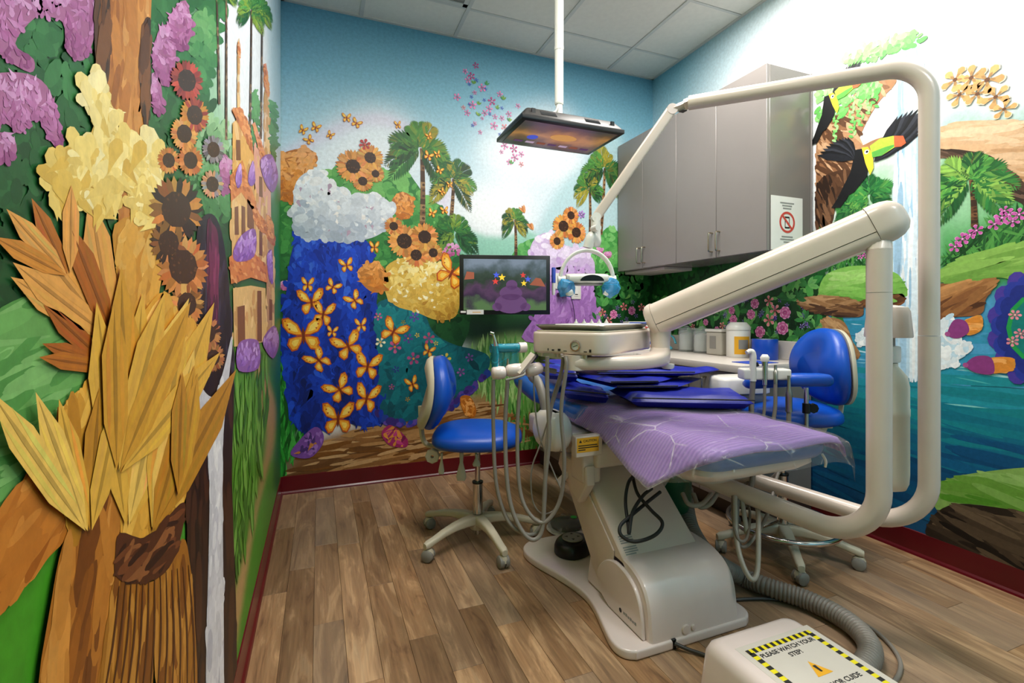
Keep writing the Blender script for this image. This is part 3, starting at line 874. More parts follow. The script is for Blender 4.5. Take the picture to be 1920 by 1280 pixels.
for pts, cc in (([(-0.157,0.232),(-0.113,0.311),(-0.024,0.387),(0.024,0.343),(0.018,0.272),(-0.054,0.202)], PURPLES[:2] + ['#4a2f72', '#c8823c']), ([(0.37,0.312),(0.42,0.363),(0.481,0.323),(0.536,0.256),(0.522,0.209),(0.42,0.233)], ['#a02a66', '#c23f84', '#7a1c50', '#d88c3c']), ([(0.887,0.508),(0.954,0.515),(1,0.428),(0.985,0.367),(0.917,0.398)], ORANGES[1:])):
    p.fill(pts, cc[0]); p.brush(pts, 30, 14, 7, .4, cc, DROP, .4, 1.5)
p.build('painted_small_blossoms')

dab_mass(WB, 6, [(1.474,1.338),(1.647,1.421),(1.862,1.409),(1.908,1.269),(1.973,1.068),(2.011,0.865),(1.37,0.878),(1.441,1.068)], '#a470ba', ['#84509a', '#a26cb8', '#bd8ad0', '#d6b2e6'], 190, 22, 10, 'painted_lilac_shrub', 1.4, .6, DROP, lit_top)
dab_mass(WB, 6, [(1.399,1.488),(1.441,1.613),(1.56,1.666),(1.691,1.58),(1.834,1.555),(1.936,1.464),(1.899,1.329),(1.691,1.304),(1.474,1.357)], '#d2badf', ['#b892cc', '#d2b6e2', '#e8d8f2', '#f6f0fa'], 110, 17, 11, 'painted_lilac_blossoms', 1.0, 1.4, OVAL, lit_top)
for c, r in (([(1.673,1.72)], 27), ([(1.78,1.68)], 25), ([(1.62,1.607)], 19), ([(1.735,1.804)], 20)): sunflower(WB, 8, c[0], r, cr=.46)
flower(WB, 9, [(1.825,1.818)][0], 9, '#b478cc', '#e0c0f0', 6)
for c, r in (([(1.432,1.674)], 20), ([(1.366,1.791)], 18)): leaf_spray(WB, 5, c[0], r, 4, ['#d88c4c', '#e8a468', '#c87a3c'], 1.6, 2.6, 'painted_orange_leaves', .3)

# butterflies
for i, (c, r) in enumerate((([(-0.09,2.179)], 9), ([(-0.018,2.205)], 9), ([(-0.054,2.125)], 8), ([(0.064,2.17)], 8), ([(0.16,2.29)], 9), ([(0.218,2.265)], 9), ([(0.474,2.291)], 8), ([(0.676,2.246)], 7),
                            ([(0.672,2.115)], 9), ([(0.733,2.133)], 8), ([(0.747,2.028)], 8), ([(0.816,1.939)], 6), ([(0.765,1.888)], 8), ([(0.697,1.74)], 9), ([(0.78,1.764)], 8),
                            ([(-0.063,1.249)], 14), ([(-0.042,1.143)], 25), ([(0.079,1.239)], 13), ([(0.024,1.071)], 24), ([(0.208,1.158)], 17), ([(-0.087,0.943)], 33), ([(0.246,1.001)], 14), ([(0.076,0.963)], 11),
                            ([(0.17,0.872)], 26), ([(0,0.791)], 24), ([(0.285,0.741)], 27), ([(0.12,0.606)], 24), ([(0.279,0.539)], 29), ([(0.11,0.425)], 31), ([(0.444,0.958)], 24),
                            ([(0.327,1.495)], 12), ([(0.16,1.374)], 14), ([(0.827,1.348)], 32), ([(0.567,0.615)], 16), ([(0.672,0.828)], 13))):
    butterfly(WB, 10, c[0], r, seed=i, rot=(i * 1.7) % 1.2 - .6, wide=.75 + .25 * ((i * 7) % 3) / 2)
# drifting trail of blossoms
tr = [(c, r, k) for c, r, k in (
    ([(1,2.776)], 7, 1), ([(0.924,2.722)], 6, 0), ([(0.969,2.698)], 8, 1), ([(0.943,2.667)], 7, 0), ([(1.004,2.675)], 5, 2), ([(0.954,2.64)], 4, 2), ([(1.046,2.631)], 9, 0), ([(1.069,2.627)], 4, 2), ([(0.992,2.589)], 5, 0),
    ([(0.969,2.556)], 4, 2), ([(0.868,2.539)], 8, 0), ([(1.175,2.608)], 7, 0), ([(1.116,2.55)], 9, 1), ([(1.061,2.549)], 4, 2), ([(0.977,2.502)], 9, 0), ([(0.913,2.474)], 5, 3), ([(0.939,2.442)], 7, 0), ([(1.096,2.495)], 8, 0),
    ([(1.065,2.461)], 7, 0), ([(1.312,2.548)], 6, 0), ([(1.243,2.48)], 7, 0), ([(1.046,2.421)], 4, 0), ([(1.14,2.446)], 6, 0), ([(1.191,2.443)], 6, 0), ([(0.992,2.377)], 5, 0), ([(1.132,2.382)], 9, 0), ([(1.211,2.382)], 8, 3),
    ([(1.031,2.323)], 5, 0), ([(1.175,2.328)], 4, 2), ([(1.211,2.255)], 9, 0), ([(1.28,2.241)], 9, 1), ([(1.288,2.181)], 9, 0), ([(1.337,2.21)], 7, 0), ([(1.247,2.143)], 7, 0), ([(1.337,2.138)], 6, 3), ([(1.187,2.207)], 5, 0),
    ([(0.977,2.363)], 4, 2), ([(1.1,2.459)], 4, 2), ([(1.191,2.514)], 4, 2), ([(0.954,2.502)], 4, 2))]
for c, r, k in tr:
    flower(WB, 4, c[0], r, ('#dc7fb2', '#b84684', '#4a6ac8', '#e58a92')[k], ('#b04080', '#e0a0c8', '#2a4aa0', '#c05a5a')[k], 5)
for c in ([(0.985,2.646)], [(1.077,2.654)], [(1.199,2.571)], [(1.019,2.509)], [(1.155,2.501)], [(1.247,2.428)], [(1.259,2.129)], [(1.019,2.432)]):
    leaf_spray(WB, 4, c[0], 9, 3, ['#6a9a3a', '#8fb44a', '#4a9a5a'], .5, 2.4)
# leaves and flowers low by the corner
for c, r in (([(2.001,1.129)], 26), ([(2.087,1.191)], 24), ([(1.954,1.028)], 24), ([(2.203,1.192)], 20), ([(2.327,1.194)], 18), ([(2.429,1.026)], 18)):
    leaf_spray(WB, 4, c[0], r, 5, ['#3f8a44', '#5aa552', '#7cb860', '#2a6a34'], .3, 2.8)
for c, r in (([(2.106,1.072)], 10), ([(2.272,1.101)], 10)): rose(WB, 6, c[0], r)
for c in ([(2.006,1.084)], [(2.198,1.13)], [(2.362,1.127)], [(2.063,1.023)]): flower(WB, 6, c[0], 9, '#e07a7e', '#b8404e', 5, edge='#f0b0a8')
for c in ([(2.154,1.06)], [(2.14,1.122)], [(2.223,1.035)], [(2.312,1.06)], [(2.282,1.168)], [(2.034,1.06)], [(2.179,1.01)], [(2.403,1.077)]): flower(WB, 6, c[0], 6, '#9478c8', '#5a3a9c', 5, fat=.4)

# ------------------------------------------------------------------ right wall
ur = Under(WR, -YB, -0.6, 0.1, H, 200, 210)
def sky_r(S, T):
    zs = [0.1, 1.5, 2.0, 2.4, 2.7, 2.94]
    cs = np.array([hx(c) for c in ('#dbe9f0', '#e6eef4', '#e2eef3', '#cfe4ec', '#9fcadb', '#6aa5be')])
    ws = np.array([hx(c) for c in ('#e6eef2', '#eef3f6', '#f2f4f7', '#f2f5f8', '#eaf2f6', '#dcecf3')])
    f = np.clip((S + 2.9) / 0.9, 0, 1)[..., None]
    A = np.stack([np.interp(T, zs, cs[:, k]) for k in range(3)], -1); B = np.stack([np.interp(T, zs, ws[:, k]) for k in range(3)], -1)
    return A * (1 - f) + B * f
ur.base(sky_r)
ur.lay([(1.11,2.195),(0.999,2.215),(0.899,2.081),(0.899,1.814),(1.029,1.947)], '#c9d3de', 6, .5)
ur.lay([(1.271,1.927),(1.143,1.921),(1.061,1.846),(0.941,1.869),(0.899,1.622),(1.271,1.732)], '#a9ccc2', 2, .9)
ur.lay([(1.739,1.538),(1.58,1.745),(1.438,1.781),(1.438,1.24),(1.797,1.266)], '#9fd0a8', 3, .9)
ur.lay([(1.271,1.732),(1.093,1.659),(0.899,1.47),(0.899,1.125),(1.271,1.137)], '#58ab5a', 2, 1, '#2f8a44')
ur.lay([(1.262,1.627),(1.179,1.639),(1.061,1.546),(1.093,1.469),(1.262,1.433)], '#a9d8b0', 4, .8)
ur.lay([(4.231,1.651),(2.127,1.495),(1.797,1.492),(1.739,1.151),(1.631,0.882),(4.231,0.538)], '#123f1a', 3, 1, '#0d3315')
ur.lay([(1.797,1.125),(1.394,1.141),(1.271,1.068),(0.899,1.125),(0.899,-0.098),(1.797,-0.655)], '#4f9fca', 1, 1, '#0d3a66')
ur.lay([(1.797,0.786),(1.394,0.827),(0.899,0.877),(0.899,0.667),(1.797,0.503)], '#1f8f98', 6, .85)
ur.lay([(1.797,0.305),(0.899,0.571),(0.899,-0.098),(1.797,-0.655)], '#0d4570', 6, .85)
ur.lay([(3.159,0.858),(1.797,0.927),(1.797,-0.373),(3.159,-0.237)], '#0d4a78', 2, 1)
ur.build('painted_sky_and_water')
p = Paint(WR, 1)
p.brush([(1.782,1.04),(1.394,1.08),(1.252,1.045),(0.941,1.107),(0.899,0.743),(1.271,0.679),(1.782,0.59)], 150, 130, 11, 0.03, ['#4f9fca', '#3f93bc', '#2a8fae', '#218f9e', '#1f9298'], BRUSH, .5, .05, lambda x, y: 1 - y)
p.brush([(1.782,0.647),(0.899,0.8),(0.899,0.476),(1.271,0.358),(1.782,0.141)], 120, 140, 12, -0.06, ['#18868f', '#137489', '#106282', '#0d5078'], BRUSH, .5, .05, lambda x, y: 1 - y)
p.brush([(1.782,0.366),(0.899,0.609),(0.899,0.323),(1.782,-0.028)], 90, 150, 14, -0.1, ['#0e4d78', '#0d4670', '#0f5780'], BRUSH, .5, .05)
p.brush([(1.252,0.955),(0.999,0.867),(0.941,0.658),(1.252,0.591)], 16, 90, 4, -0.06, ['#7fcac6', '#a8dcdc', '#4fb4b2'], LEAF, .5, .05)
p.brush([(1.739,1.04),(1.555,1.068),(1.531,0.736),(1.657,0.719)], 16, 50, 4, -.05, ['#b8dcec', '#7fc0dc'], LEAF, .5, .06)
p.build('painted_water')
# foliage under the wall cabinets
bush(WR, 1, [(3.675,1.423),(2.747,1.455),(2.127,1.473),(1.812,1.494),(1.782,1.152),(1.827,0.925),(2.8,0.876),(3.366,0.98)], 900, 26, 14, ['#092a10', '#0f3d18', '#185222', '#27702e'], fillc='#0f3a17', aj=.7)
p = Paint(WR, 2)
p.brush([(3.295,1.199),(2.594,1.177),(2.127,1.258),(1.797,1.266),(1.797,0.927),(3.032,0.864)], 240, 30, 13, 1.2, ['#1f5a28', '#2f7a36', '#4d9a48', '#69ae58', '#173f1c'], LEAF, .4, .8, spill=True)
p.build('painted_leaves')
for c, r in (([(1.873,1.228)], 26), ([(1.936,1.157)], 24), ([(1.889,1.039)], 26), ([(1.833,0.997)], 24), ([(1.986,1.159)], 22), ([(1.92,0.944)], 24), ([(2.109,0.936)], 22), ([(2.282,1.002)], 22), ([(2.499,1.068)], 22), ([(2.618,1.086)], 18)):
    leaf_spray(WR, 3, c[0], r, 6, ['#2f6f38', '#3f8a44', '#66a85a', '#1f5428'], -.6, 3.4)
for c, r in (([(2.246,1.071)], 12), ([(2.383,1.037)], 12), ([(2.396,1.096)], 10), ([(2.179,0.965)], 14), ([(2.027,0.992)], 15), ([(2.01,1.08)], 14), ([(2.218,1.136)], 12), ([(2.623,1.017)], 9), ([(2.522,0.968)], 9)): rose(WR, 5, c[0], r)
for c, r in (([(2.116,1.037)], 14), ([(2.076,1.096)], 13), ([(2.116,1.15)], 12), ([(2.476,0.998)], 9), ([(2.29,0.995)], 10), ([(2.747,0.985)], 8)): flower(WR, 5, c[0], r, '#e58a8a', '#b8404e', 5, edge='#f4c4bc')
vq = random.Random(5)
for k in range(34):
    a = WR.ch([(2.453,1.033)][0]); b = WR.ch([(1.857,1.068)][0])
    f = vq.random(); c = WR.un(a[0] + (b[0] - a[0]) * f, a[1] + (b[1] - a[1]) * f + vq.gauss(0, .05))
    flower(WR, 4, c, vq.uniform(5, 8), vq.choice(('#8a6ac4', '#a48ad8', '#6a4aa8')), '#4a2a8c', 5, fat=.42)
# tree, arch rock, waterfall
trunk = [(1.818,2.064),(1.723,2.091),(1.631,2.157),(1.55,2.211),(1.474,2.216),(1.438,2.19),(1.438,2.135),(1.512,2.077),(1.58,1.979),(1.605,1.899),(1.519,1.907),(1.433,1.893),(1.416,1.843),(1.531,1.834),(1.657,1.766),(1.723,1.673),(1.739,1.525),(1.782,1.49),(1.818,1.495)]
p = Paint(WR, 2); p.fill(trunk, '#a87a54')
p.brush(trunk, 230, 46, 8, 2.35, ['#5d3d28', '#8a5f40', '#b08460', '#cfa680'], BRUSH, .5, .25); p.build('painted_tree_trunk')
p = Paint(WR, 3); dk = [(1.818,1.765),(1.684,1.805),(1.636,1.76),(1.711,1.665),(1.739,1.538),(1.818,1.495)]
p.fill(dk, '#4a3020'); p.brush(dk, 60, 36, 7, 2.0, ['#2c1c14', '#5a3c28', '#7a563c'], BRUSH, .5, .3); p.build('painted_tree_trunk')
arch = [(1.311,1.86),(1.215,1.867),(1.11,1.84),(0.999,1.801),(0.899,1.756),(0.899,1.355),(0.999,1.495),(1.061,1.575),(1.143,1.684),(1.233,1.743),(1.311,1.744)]
p = Paint(WR, 2); p.fill(arch, '#c69a6c')
p.brush(arch, 200, 70, 8, -.25, ['#9a6e46', '#bd8f62', '#d8b088', '#e6c6a2'], BRUSH, .5, .15, lit_top)
und = [(1.311,1.786),(1.215,1.756),(1.126,1.715),(1.053,1.643),(0.984,1.548),(0.899,1.431),(0.899,1.345),(0.999,1.487),(1.077,1.581),(1.161,1.682),(1.252,1.736),(1.311,1.739)]
p.fill(und, '#4a3626', dz=.0005); p.build('painted_arch_rock')
p = Paint(WR, 3); p.brush(und, 110, 50, 7, -.5, ['#33241a', '#4d382a', '#6a5040'], BRUSH, .5, .15); p.build('painted_rock_shade')
fall = [(1.451,2.31),(1.394,2.3),(1.335,2.255),(1.319,2.05),(1.315,1.675),(1.319,1.045),(1.335,0.833),(1.451,0.808),(1.465,1.292),(1.447,1.71),(1.429,2.073)]
p = Paint(WR, 3); p.fill(fall, '#cfe2ee')
p.brush(fall, 240, 130, 7, PI / 2, ['#9fc4de', '#bcd8ea', '#dcebf4', '#f2f7fa'], BRUSH, .6, .02); p.build('painted_waterfall')
# crowns and vines
for poly in ([(1.684,2.363),(1.61,2.385),(1.55,2.37),(1.495,2.362),(1.416,2.345),(1.347,2.323),(1.321,2.271),(1.394,2.275),(1.483,2.286),(1.631,2.311)], [(1.818,2.269),(1.684,2.26),(1.58,2.24),(1.507,2.181),(1.531,2.102),(1.631,2.13),(1.671,2.052),(1.739,2.119),(1.782,2.052),(1.818,2.076)]):
    bush(WR, 4, poly, 170, 14, 8, ['#4f9f4c', '#6cba5c', '#8fd07c', '#b0e09c'], 'painted_foliage')
for c in ([(1.631,2.064)], [(1.6,2.105)], [(1.555,2.151)], [(1.535,2.168)], [(1.723,2.071)]):
    s, t = WR.ch(c[0]); p = Paint(WR, 5)
    for k in range(14): p.mark(s + pr.gauss(0, .008), t - k * .012 + .05, .03, .014, -1.2 + (k % 2) * 1.2 - .6, hx(pr.choice(('#7fc96a', '#9fda88', '#62b058'))), LEAF)
    p.build('painted_vine')
# toucans
def toucan(c, r, rot, wing=True):
    p = Paint(WR, 7); u = WR.u * r; s, t = WR.ch(c)
    def q(pts, col, dz):
        p.face([(s + u * (x * math.cos(rot) - y * math.sin(rot)), t + u * (x * math.sin(rot) + y * math.cos(rot))) for x, y in pts], hx(col), dz + .0008)
    q([(-.1, .35), (.1, .3), (.2, -.05), (.1, -.45), (-.25, -.75), (-.75, -.85), (-.55, -.55), (-.3, -.2)], '#15161a', 0)
    q([(-.9, -.98), (-.55, -.62), (-.4, -.8), (-.65, -1.05)], '#101114', .0001)
    q([(.05, .34), (.2, .3), (.3, .05), (.28, -.3), (.18, -.45), (.1, -.1)], '#f0dc3c', .0002)
    q([(.25, .3), (.5, .38), (.8, .32), (1.0, .2), (1.02, .0), (.8, .02), (.5, -.06), (.28, -.02)], '#b8d648', .0003)
    q([(.28, .12), (.6, .12), (.9, .08), (.5, -.06), (.28, -.02)], '#5fae4a', .0004)
    q([(.82, .31), (1.02, .22), (1.06, .02), (.95, -.02), (.8, .03)], '#e0663e', .0005)
    p.mark(s + u * (.16 * math.cos(rot) - .18 * math.sin(rot)), t + u * (.16 * math.sin(rot) + .18 * math.cos(rot)), u * .12, u * .12, 0, hx('#cfd8dc'), OVAL, .0014)
    p.mark(s + u * (.17 * math.cos(rot) - .18 * math.sin(rot)), t + u * (.17 * math.sin(rot) + .18 * math.cos(rot)), u * .06, u * .06, 0, hx('#101010'), OVAL, .0015)
    for wx, wy, a0, a1, L_ in (((-.15, .1, 1.75, 2.65, 1.15), (.3, -.15, .25, .95, 1.5)) if wing else ((.1, .1, .15, .9, 1.3),)):
        for k in range(11):
            a = a0 + (a1 - a0) * k / 10 + rot; l = u * L_ * (.6 + .4 * (k / 10 if a0 > 1 else 1 - abs(k - 5) / 8))
            bx_, by_ = s + u * (wx * math.cos(rot) - wy * math.sin(rot)), t + u * (wx * math.sin(rot) + wy * math.cos(rot))
            p.mark(bx_ + math.cos(a) * l * .5, by_ + math.sin(a) * l * .5, l, u * .2, a, hx(('#121317', '#1d1f26', '#33363f')[k % 3]), LEAF, .0001 + k * .00003)
    return p.build('painted_toucan')
toucan([(1.59,1.821)][0], 72, .1)
toucan([(1.751,2.163)][0], 60, .2, False)
# tan spotted orchids over the arch
for c, r in (([(1.211,2.049)], 20), ([(1.157,2.033)], 20), ([(1.106,2.002)], 22), ([(1.196,1.98)], 18), ([(1.137,1.959)], 18), ([(1.08,1.923)], 18), ([(1.054,1.865)], 15)):
    flower(WR, 6, c[0], r, '#dca868', '#6a4226', 5, edge='#f0dcc0', name='painted_orchid', fat=.66)
palm(WR, 4, [(1.147,1.425)][0], [(1.164,1.618)][0], 54, 9, seed=61, cols=('#174f26', '#2a7434', '#56a044', '#8ab850'), bark=('#3a2418', '#5f3c24', '#7a5232'))
palm(WR, 4, [(1.531,1.502)][0], [(1.555,1.648)][0], 44, 0, seed=62, cols=('#14502a', '#237038', '#3f9044', '#74b050'))
palm(WR, 4, [(1.631,1.493)][0], [(1.636,1.595)][0], 36, 0, seed=63, cols=('#14502a', '#1f6232', '#3a8a40', '#5fa04c'))
bush(WR, 3, [(1.818,1.518),(1.739,1.533),(1.657,1.511),(1.531,1.507),(1.483,1.469),(1.483,1.369),(1.818,1.41)], 110, 16, 9, G_MID)
# mounds, rocks, planting
def slab(poly, base, cols, n, l, wd, ang, name, layer=4, shade=lit_top):
    p = Paint(WR, layer); p.fill(poly, base); p.brush(poly, n, l, wd, ang, cols, BRUSH, .5, .15, shade); return p.build(name)
p = Paint(WR, 3)
p.brush([(1.243,1.272),(1.215,1.336),(1.11,1.408),(0.999,1.43),(0.899,1.431),(0.899,1.298),(1.11,1.281)], 320, 44, 4, 1.4, ['#0f4018', '#1f5a28', '#347a34', '#4d8f40'], LEAF, .4, .6, spill=True); p.build('painted_grass')
p = Paint(WR, 3)
p.brush([(1.739,1.372),(1.631,1.413),(1.531,1.387),(1.531,1.267),(1.739,1.284)], 120, 34, 4, 1.4, ['#0f4018', '#1f5a28', '#347a34', '#4d8f40'], LEAF, .4, .6, spill=True); p.build('painted_grass')
slab([(1.782,1.265),(1.684,1.307),(1.58,1.308),(1.483,1.281),(1.416,1.239),(1.416,1.136),(1.782,1.147)], '#7db552', ['#5c9a3c', '#79b34f', '#93c566', '#a9d27c'], 70, 60, 8, .1, 'painted_mound')
slab([(1.311,1.22),(1.215,1.291),(1.11,1.327),(0.999,1.34),(0.899,1.336),(0.899,1.154),(1.061,1.213),(1.196,1.205)], '#7fae4c', ['#5c8f36', '#7cab4a', '#97c25f'], 90, 70, 9, .25, 'painted_mound')
slab([(1.311,1.185),(1.196,1.205),(1.123,1.222),(1.073,1.204),(1.11,1.132),(1.126,1.072),(1.215,1.059),(1.311,1.054)], '#8a5a34', ['#4f2f1a', '#7a4c2a', '#a5703f', '#c08a54'], 80, 50, 8, .5, 'painted_rock')
slab([(1.936,1.157),(1.827,1.168),(1.684,1.16),(1.6,1.131),(1.58,1.094),(1.6,1.058),(1.739,1.063),(1.889,1.097)], '#7c5638', ['#33221a', '#5f4029', '#8f6842', '#b58e64'], 80, 50, 6, 0, 'painted_rock', 5)
slab([(1.631,1.18),(1.567,1.192),(1.416,1.17),(1.416,1.112),(1.58,1.11),(1.62,1.142)], '#7a4a28', ['#4a2c18', '#7a4e2c', '#a57444'], 40, 36, 7, .2, 'painted_rock')
slab([(1.842,0.925),(1.797,1.04),(1.739,1.054),(1.671,1.028),(1.631,0.935),(1.6,0.871),(1.62,0.843),(1.739,0.792),(1.857,0.78)], '#9a7048', ['#5a3c24', '#8a6240', '#b58a5c', '#c8a070'], 70, 50, 8, -.8, 'painted_rock')
slab([(1.277,0.333),(1.196,0.4),(1.093,0.452),(0.999,0.492),(0.899,0.525),(0.899,0.313),(1.029,0.316),(1.161,0.295),(1.277,0.23)], '#86ad58', ['#3f8a14', '#6f9f3e', '#8db860', '#9cc070'], 90, 80, 10, -.05, 'painted_mound')
slab([(1.315,0.099),(1.287,0.203),(1.215,0.276),(1.11,0.307),(0.999,0.323),(0.899,0.313),(0.899,-0.06),(1.029,0.046),(1.196,0.083)], '#2c221a', ['#120e0b', '#241b14', '#4a3b2d', '#6d5a45'], 120, 80, 10, -.2, 'painted_rock', 5)
for c, r in (([(1.211,1.353)], 9), ([(1.186,1.381)], 10), ([(1.161,1.395)], 8), ([(1.14,1.409)], 9), ([(1.083,1.425)], 9), ([(1.061,1.446)], 10), ([(1.04,1.454)], 9), ([(1.029,1.426)], 8), ([(1.053,1.471)], 7), ([(1.011,1.449)], 9), ([(1.595,1.356)], 6), ([(1.57,1.359)], 6)):
    flower(WR, 5, c[0], r, '#c85aa8', '#e6a6d8', 5, edge='#e6a2d2')
p = Paint(WR, 5)
p.brush([(1.262,1.045),(1.215,1.073),(1.211,1.046),(1.196,0.975),(1.15,0.955),(1.157,0.916),(1.196,0.891),(1.186,0.839),(1.233,0.843),(1.311,0.812),(1.352,0.855)], 130, 24, 12, .5, ['#dfeaf0', '#f2f6f8', '#c2dcea'], OVAL, .5, 1.0)
p.brush([(1.615,0.989),(1.567,1.011),(1.55,0.939),(1.575,0.899),(1.615,0.923)], 30, 14, 8, .5, ['#dfeaf0', '#f2f6f8'], OVAL, .5, 1.0); p.build('painted_spray')
# large scalloped blue bloom and two buds by the right edge
p = Paint(WR, 6); s, t = WR.ch([(0.981,1.018)][0]); u = WR.u * 78
for ring, (rr, n, c) in enumerate(((.92, 13, '#4a3a9a'), (.8, 13, '#2a3a9c'), (.66, 12, '#1f2f84'))):
    for k in range(n):
        a = 2 * PI * k / n + ring * .2
        p.mark(s + math.cos(a) * u * rr * .52, t + math.sin(a) * u * rr, u * .3, u * .4, a * 0, hx(c), OVAL, .0001 + ring * .0002 + k * .00001)
p.mark(s, t, u * .66, u * 1.2, 0, hx('#1f9a4a'), OVAL, .0009); p.mark(s + u * .03, t, u * .58, u * 1.08, 0, hx('#0f7a74'), OVAL, .0011)
p.build('painted_bloom')
for c in ([(1.022,1.068)], [(1.006,0.997)], [(1.029,0.966)]): flower(WR, 8, c[0], 8, '#e08a9a', '#f0d0c0', 6)
for pts, tip in (([(1.182,1.037),(1.126,1.068),(1.123,1.008),(1.17,0.985)], [(1.237,0.987),(1.215,1.046),(1.175,1.042),(1.164,0.998),(1.204,0.97)]), ([(1.101,0.895),(1.029,0.901),(1.029,0.856),(1.096,0.84)], [(1.175,0.862),(1.143,0.9),(1.093,0.899),(1.086,0.837),(1.143,0.835)])):
    p = Paint(WR, 7); p.fill(pts, '#d8903a'); p.brush(pts, 20, 22, 7, 0, ORANGES[2:], BRUSH, .4, .2); p.fill(tip, '#8a3a7c', dz=.0005)
    p.mark(*WR.ch(tip[0]), .02, .02, 0, hx('#a8508c'), OVAL, .0006); p.build('painted_bud')

# ------------------------------------------------------------------ left wall
ul = Under(WL, -0.80, -0.094, -0.95, 0.95, 230, 300)
def base_l(S, T):
    c0, c1, c2 = (np.array(hx(c)) for c in ('#1f5a2a', '#5d9a45', '#3f8a1c'))
    f = np.clip((0.06 - T) / 0.10, 0, 1)[..., None]; g = np.clip((-0.22 - T) / 0.2, 0, 1)[..., None]
    return (c0 * (1 - f) + c1 * f) * (1 - g) + c2 * g
ul.base(base_l)
ul.lay([(1.1882,1.7982),(3.1973,3.1266),(3.1973,1.8915),(1.5027,1.4433),(1.3089,1.4793),(1.2277,1.58)], '#e4e9ee', 2)
ul.lay([(2.3713,2.5805),(3.1973,3.1266),(3.1973,1.8599),(2.6905,1.731)], '#b7d2de', 2, .9)
ul.lay([(0.9204,1.5191),(1.1122,1.6539),(1.2454,1.6707),(1.3433,1.5805),(1.5027,1.5444),(1.4183,1.421),(0.9528,1.2979)], '#9cc5a4', 3)
ul.lay([(2.6313,1.6123),(3.1973,1.7332),(3.1973,0.5297),(2.3713,0.6726)], '#2a7a34', 1)
ul.lay([(1.3433,1.0041),(1.9837,0.9908),(2.4943,0.9455),(2.4943,0.6513),(2.1987,0.4228),(1.5986,0.3132),(1.3797,0.3959)], '#4f8a26', 2, 1, '#3f6a12')
ul.lay([(2.0164,0.9207),(2.2394,0.8489),(2.8514,0.5839),(2.7526,0.4166),(2.3713,0.3817),(1.9214,0.3205),(1.5027,0.1661),(1.4263,0.2489),(1.4677,0.308),(1.7083,0.3411),(2.1596,0.4347),(2.3713,0.5655),(2.0164,0.8204)], '#b49360', 1, 1, '#b8905a')
ul.lay([(2.3713,0.9518),(3.1973,0.9098),(3.1973,0.0864),(2.6905,0.2462),(2.9215,0.5774)], '#1f6a3a', 1)
ul.build('painted_meadow')
bush(WL, 1, [(0.4353,1.3004),(1.2161,1.8167),(1.2763,1.7109),(1.1122,1.5597),(1.3433,1.4396),(1.5027,1.3135),(1.4183,1.1088),(0.9204,1.0766),(0.6202,1.0872),(0.4353,1.0681)], 1500, 40, 20, ['#123f1c', '#1b5226', '#296633', '#3f7f45'], fillc=None, aj=.9)
bush(WL, 2, [(0.9878,1.5554),(1.1364,1.6783),(1.2161,1.6785),(1.2048,1.5812),(1.0671,1.4882)], 110, 22, 12, ['#2f6f38', '#4a8a4c', '#6fa866'])
bush(WL, 2, [(0.9878,1.3623),(1.1364,1.4696),(1.3433,1.5165),(1.5027,1.4866),(1.3797,1.2922),(1.0671,1.2581)], 150, 26, 12, ['#2f6f38', '#4a8a4c', '#74a872', '#94be8c'])
p = Paint(WL, 2)
p.brush([(0.4353,1.0699),(0.6202,1.0867),(0.6692,1.0503),(0.5843,0.9816),(0.5006,0.9367),(0.4353,0.9359)], 240, 110, 18, .35, ['#4f8a40', '#659c50', '#7aae62'], BRUSH, .5, .15); p.build('painted_meadow_strokes')
p = Paint(WL, 2)
p.brush([(1.3723,0.9764),(1.9837,0.9522),(2.3713,0.8122),(2.1987,0.4873),(1.6515,0.3346),(1.4183,0.3759)], 160, 60, 5, PI / 2, ['#3f7a1c', '#55902a', '#6fa440', '#2f6414'], LEAF, .5, .08, spill=True); p.build('painted_grass')
# hanging pink blossom clusters
for poly, n in (([(0.4353,1.2933),(0.5252,1.3509),(0.5529,1.3496),(0.5006,1.3055),(0.4718,1.2693),(0.4968,1.2697),(0.4915,1.2568),(0.4527,1.2519),(0.4353,1.2575)], 130), ([(0.493,1.3303),(0.6202,1.4118),(0.6102,1.3518),(0.5843,1.3114),(0.551,1.3033),(0.5433,1.3251),(0.5006,1.3097)], 150), ([(0.4353,1.2254),(0.4786,1.2508),(0.5167,1.2574),(0.5377,1.2343),(0.5452,1.2089),(0.5209,1.2148),(0.5006,1.2249),(0.4786,1.2046),(0.4588,1.2054),(0.4353,1.1932)], 150),
                ([(0.8001,1.4397),(0.849,1.4923),(0.9051,1.5024),(0.8962,1.4399),(0.8362,1.3971),(0.7933,1.4073)], 90), ([(0.8761,1.5193),(0.97,1.5999),(1.0103,1.5675),(0.9528,1.51),(0.8962,1.4895)], 70), ([(0.7845,1.3888),(0.8262,1.4003),(0.8362,1.3665),(0.7979,1.3477)], 40), ([(0.4353,1.1878),(0.4652,1.2),(0.4718,1.1865),(0.4353,1.1718)], 40), ([(1.2763,1.432),(1.4026,1.4571),(1.3723,1.3695),(1.2891,1.3623)], 24)):
    dab_mass(WL, 4, poly, '#a8648f', ['#8a3f74', '#a95c92', '#c27db0', '#d6a0ca'], n, 18, 9, 'painted_blossoms', -1.3, .7, DROP, lit_top)
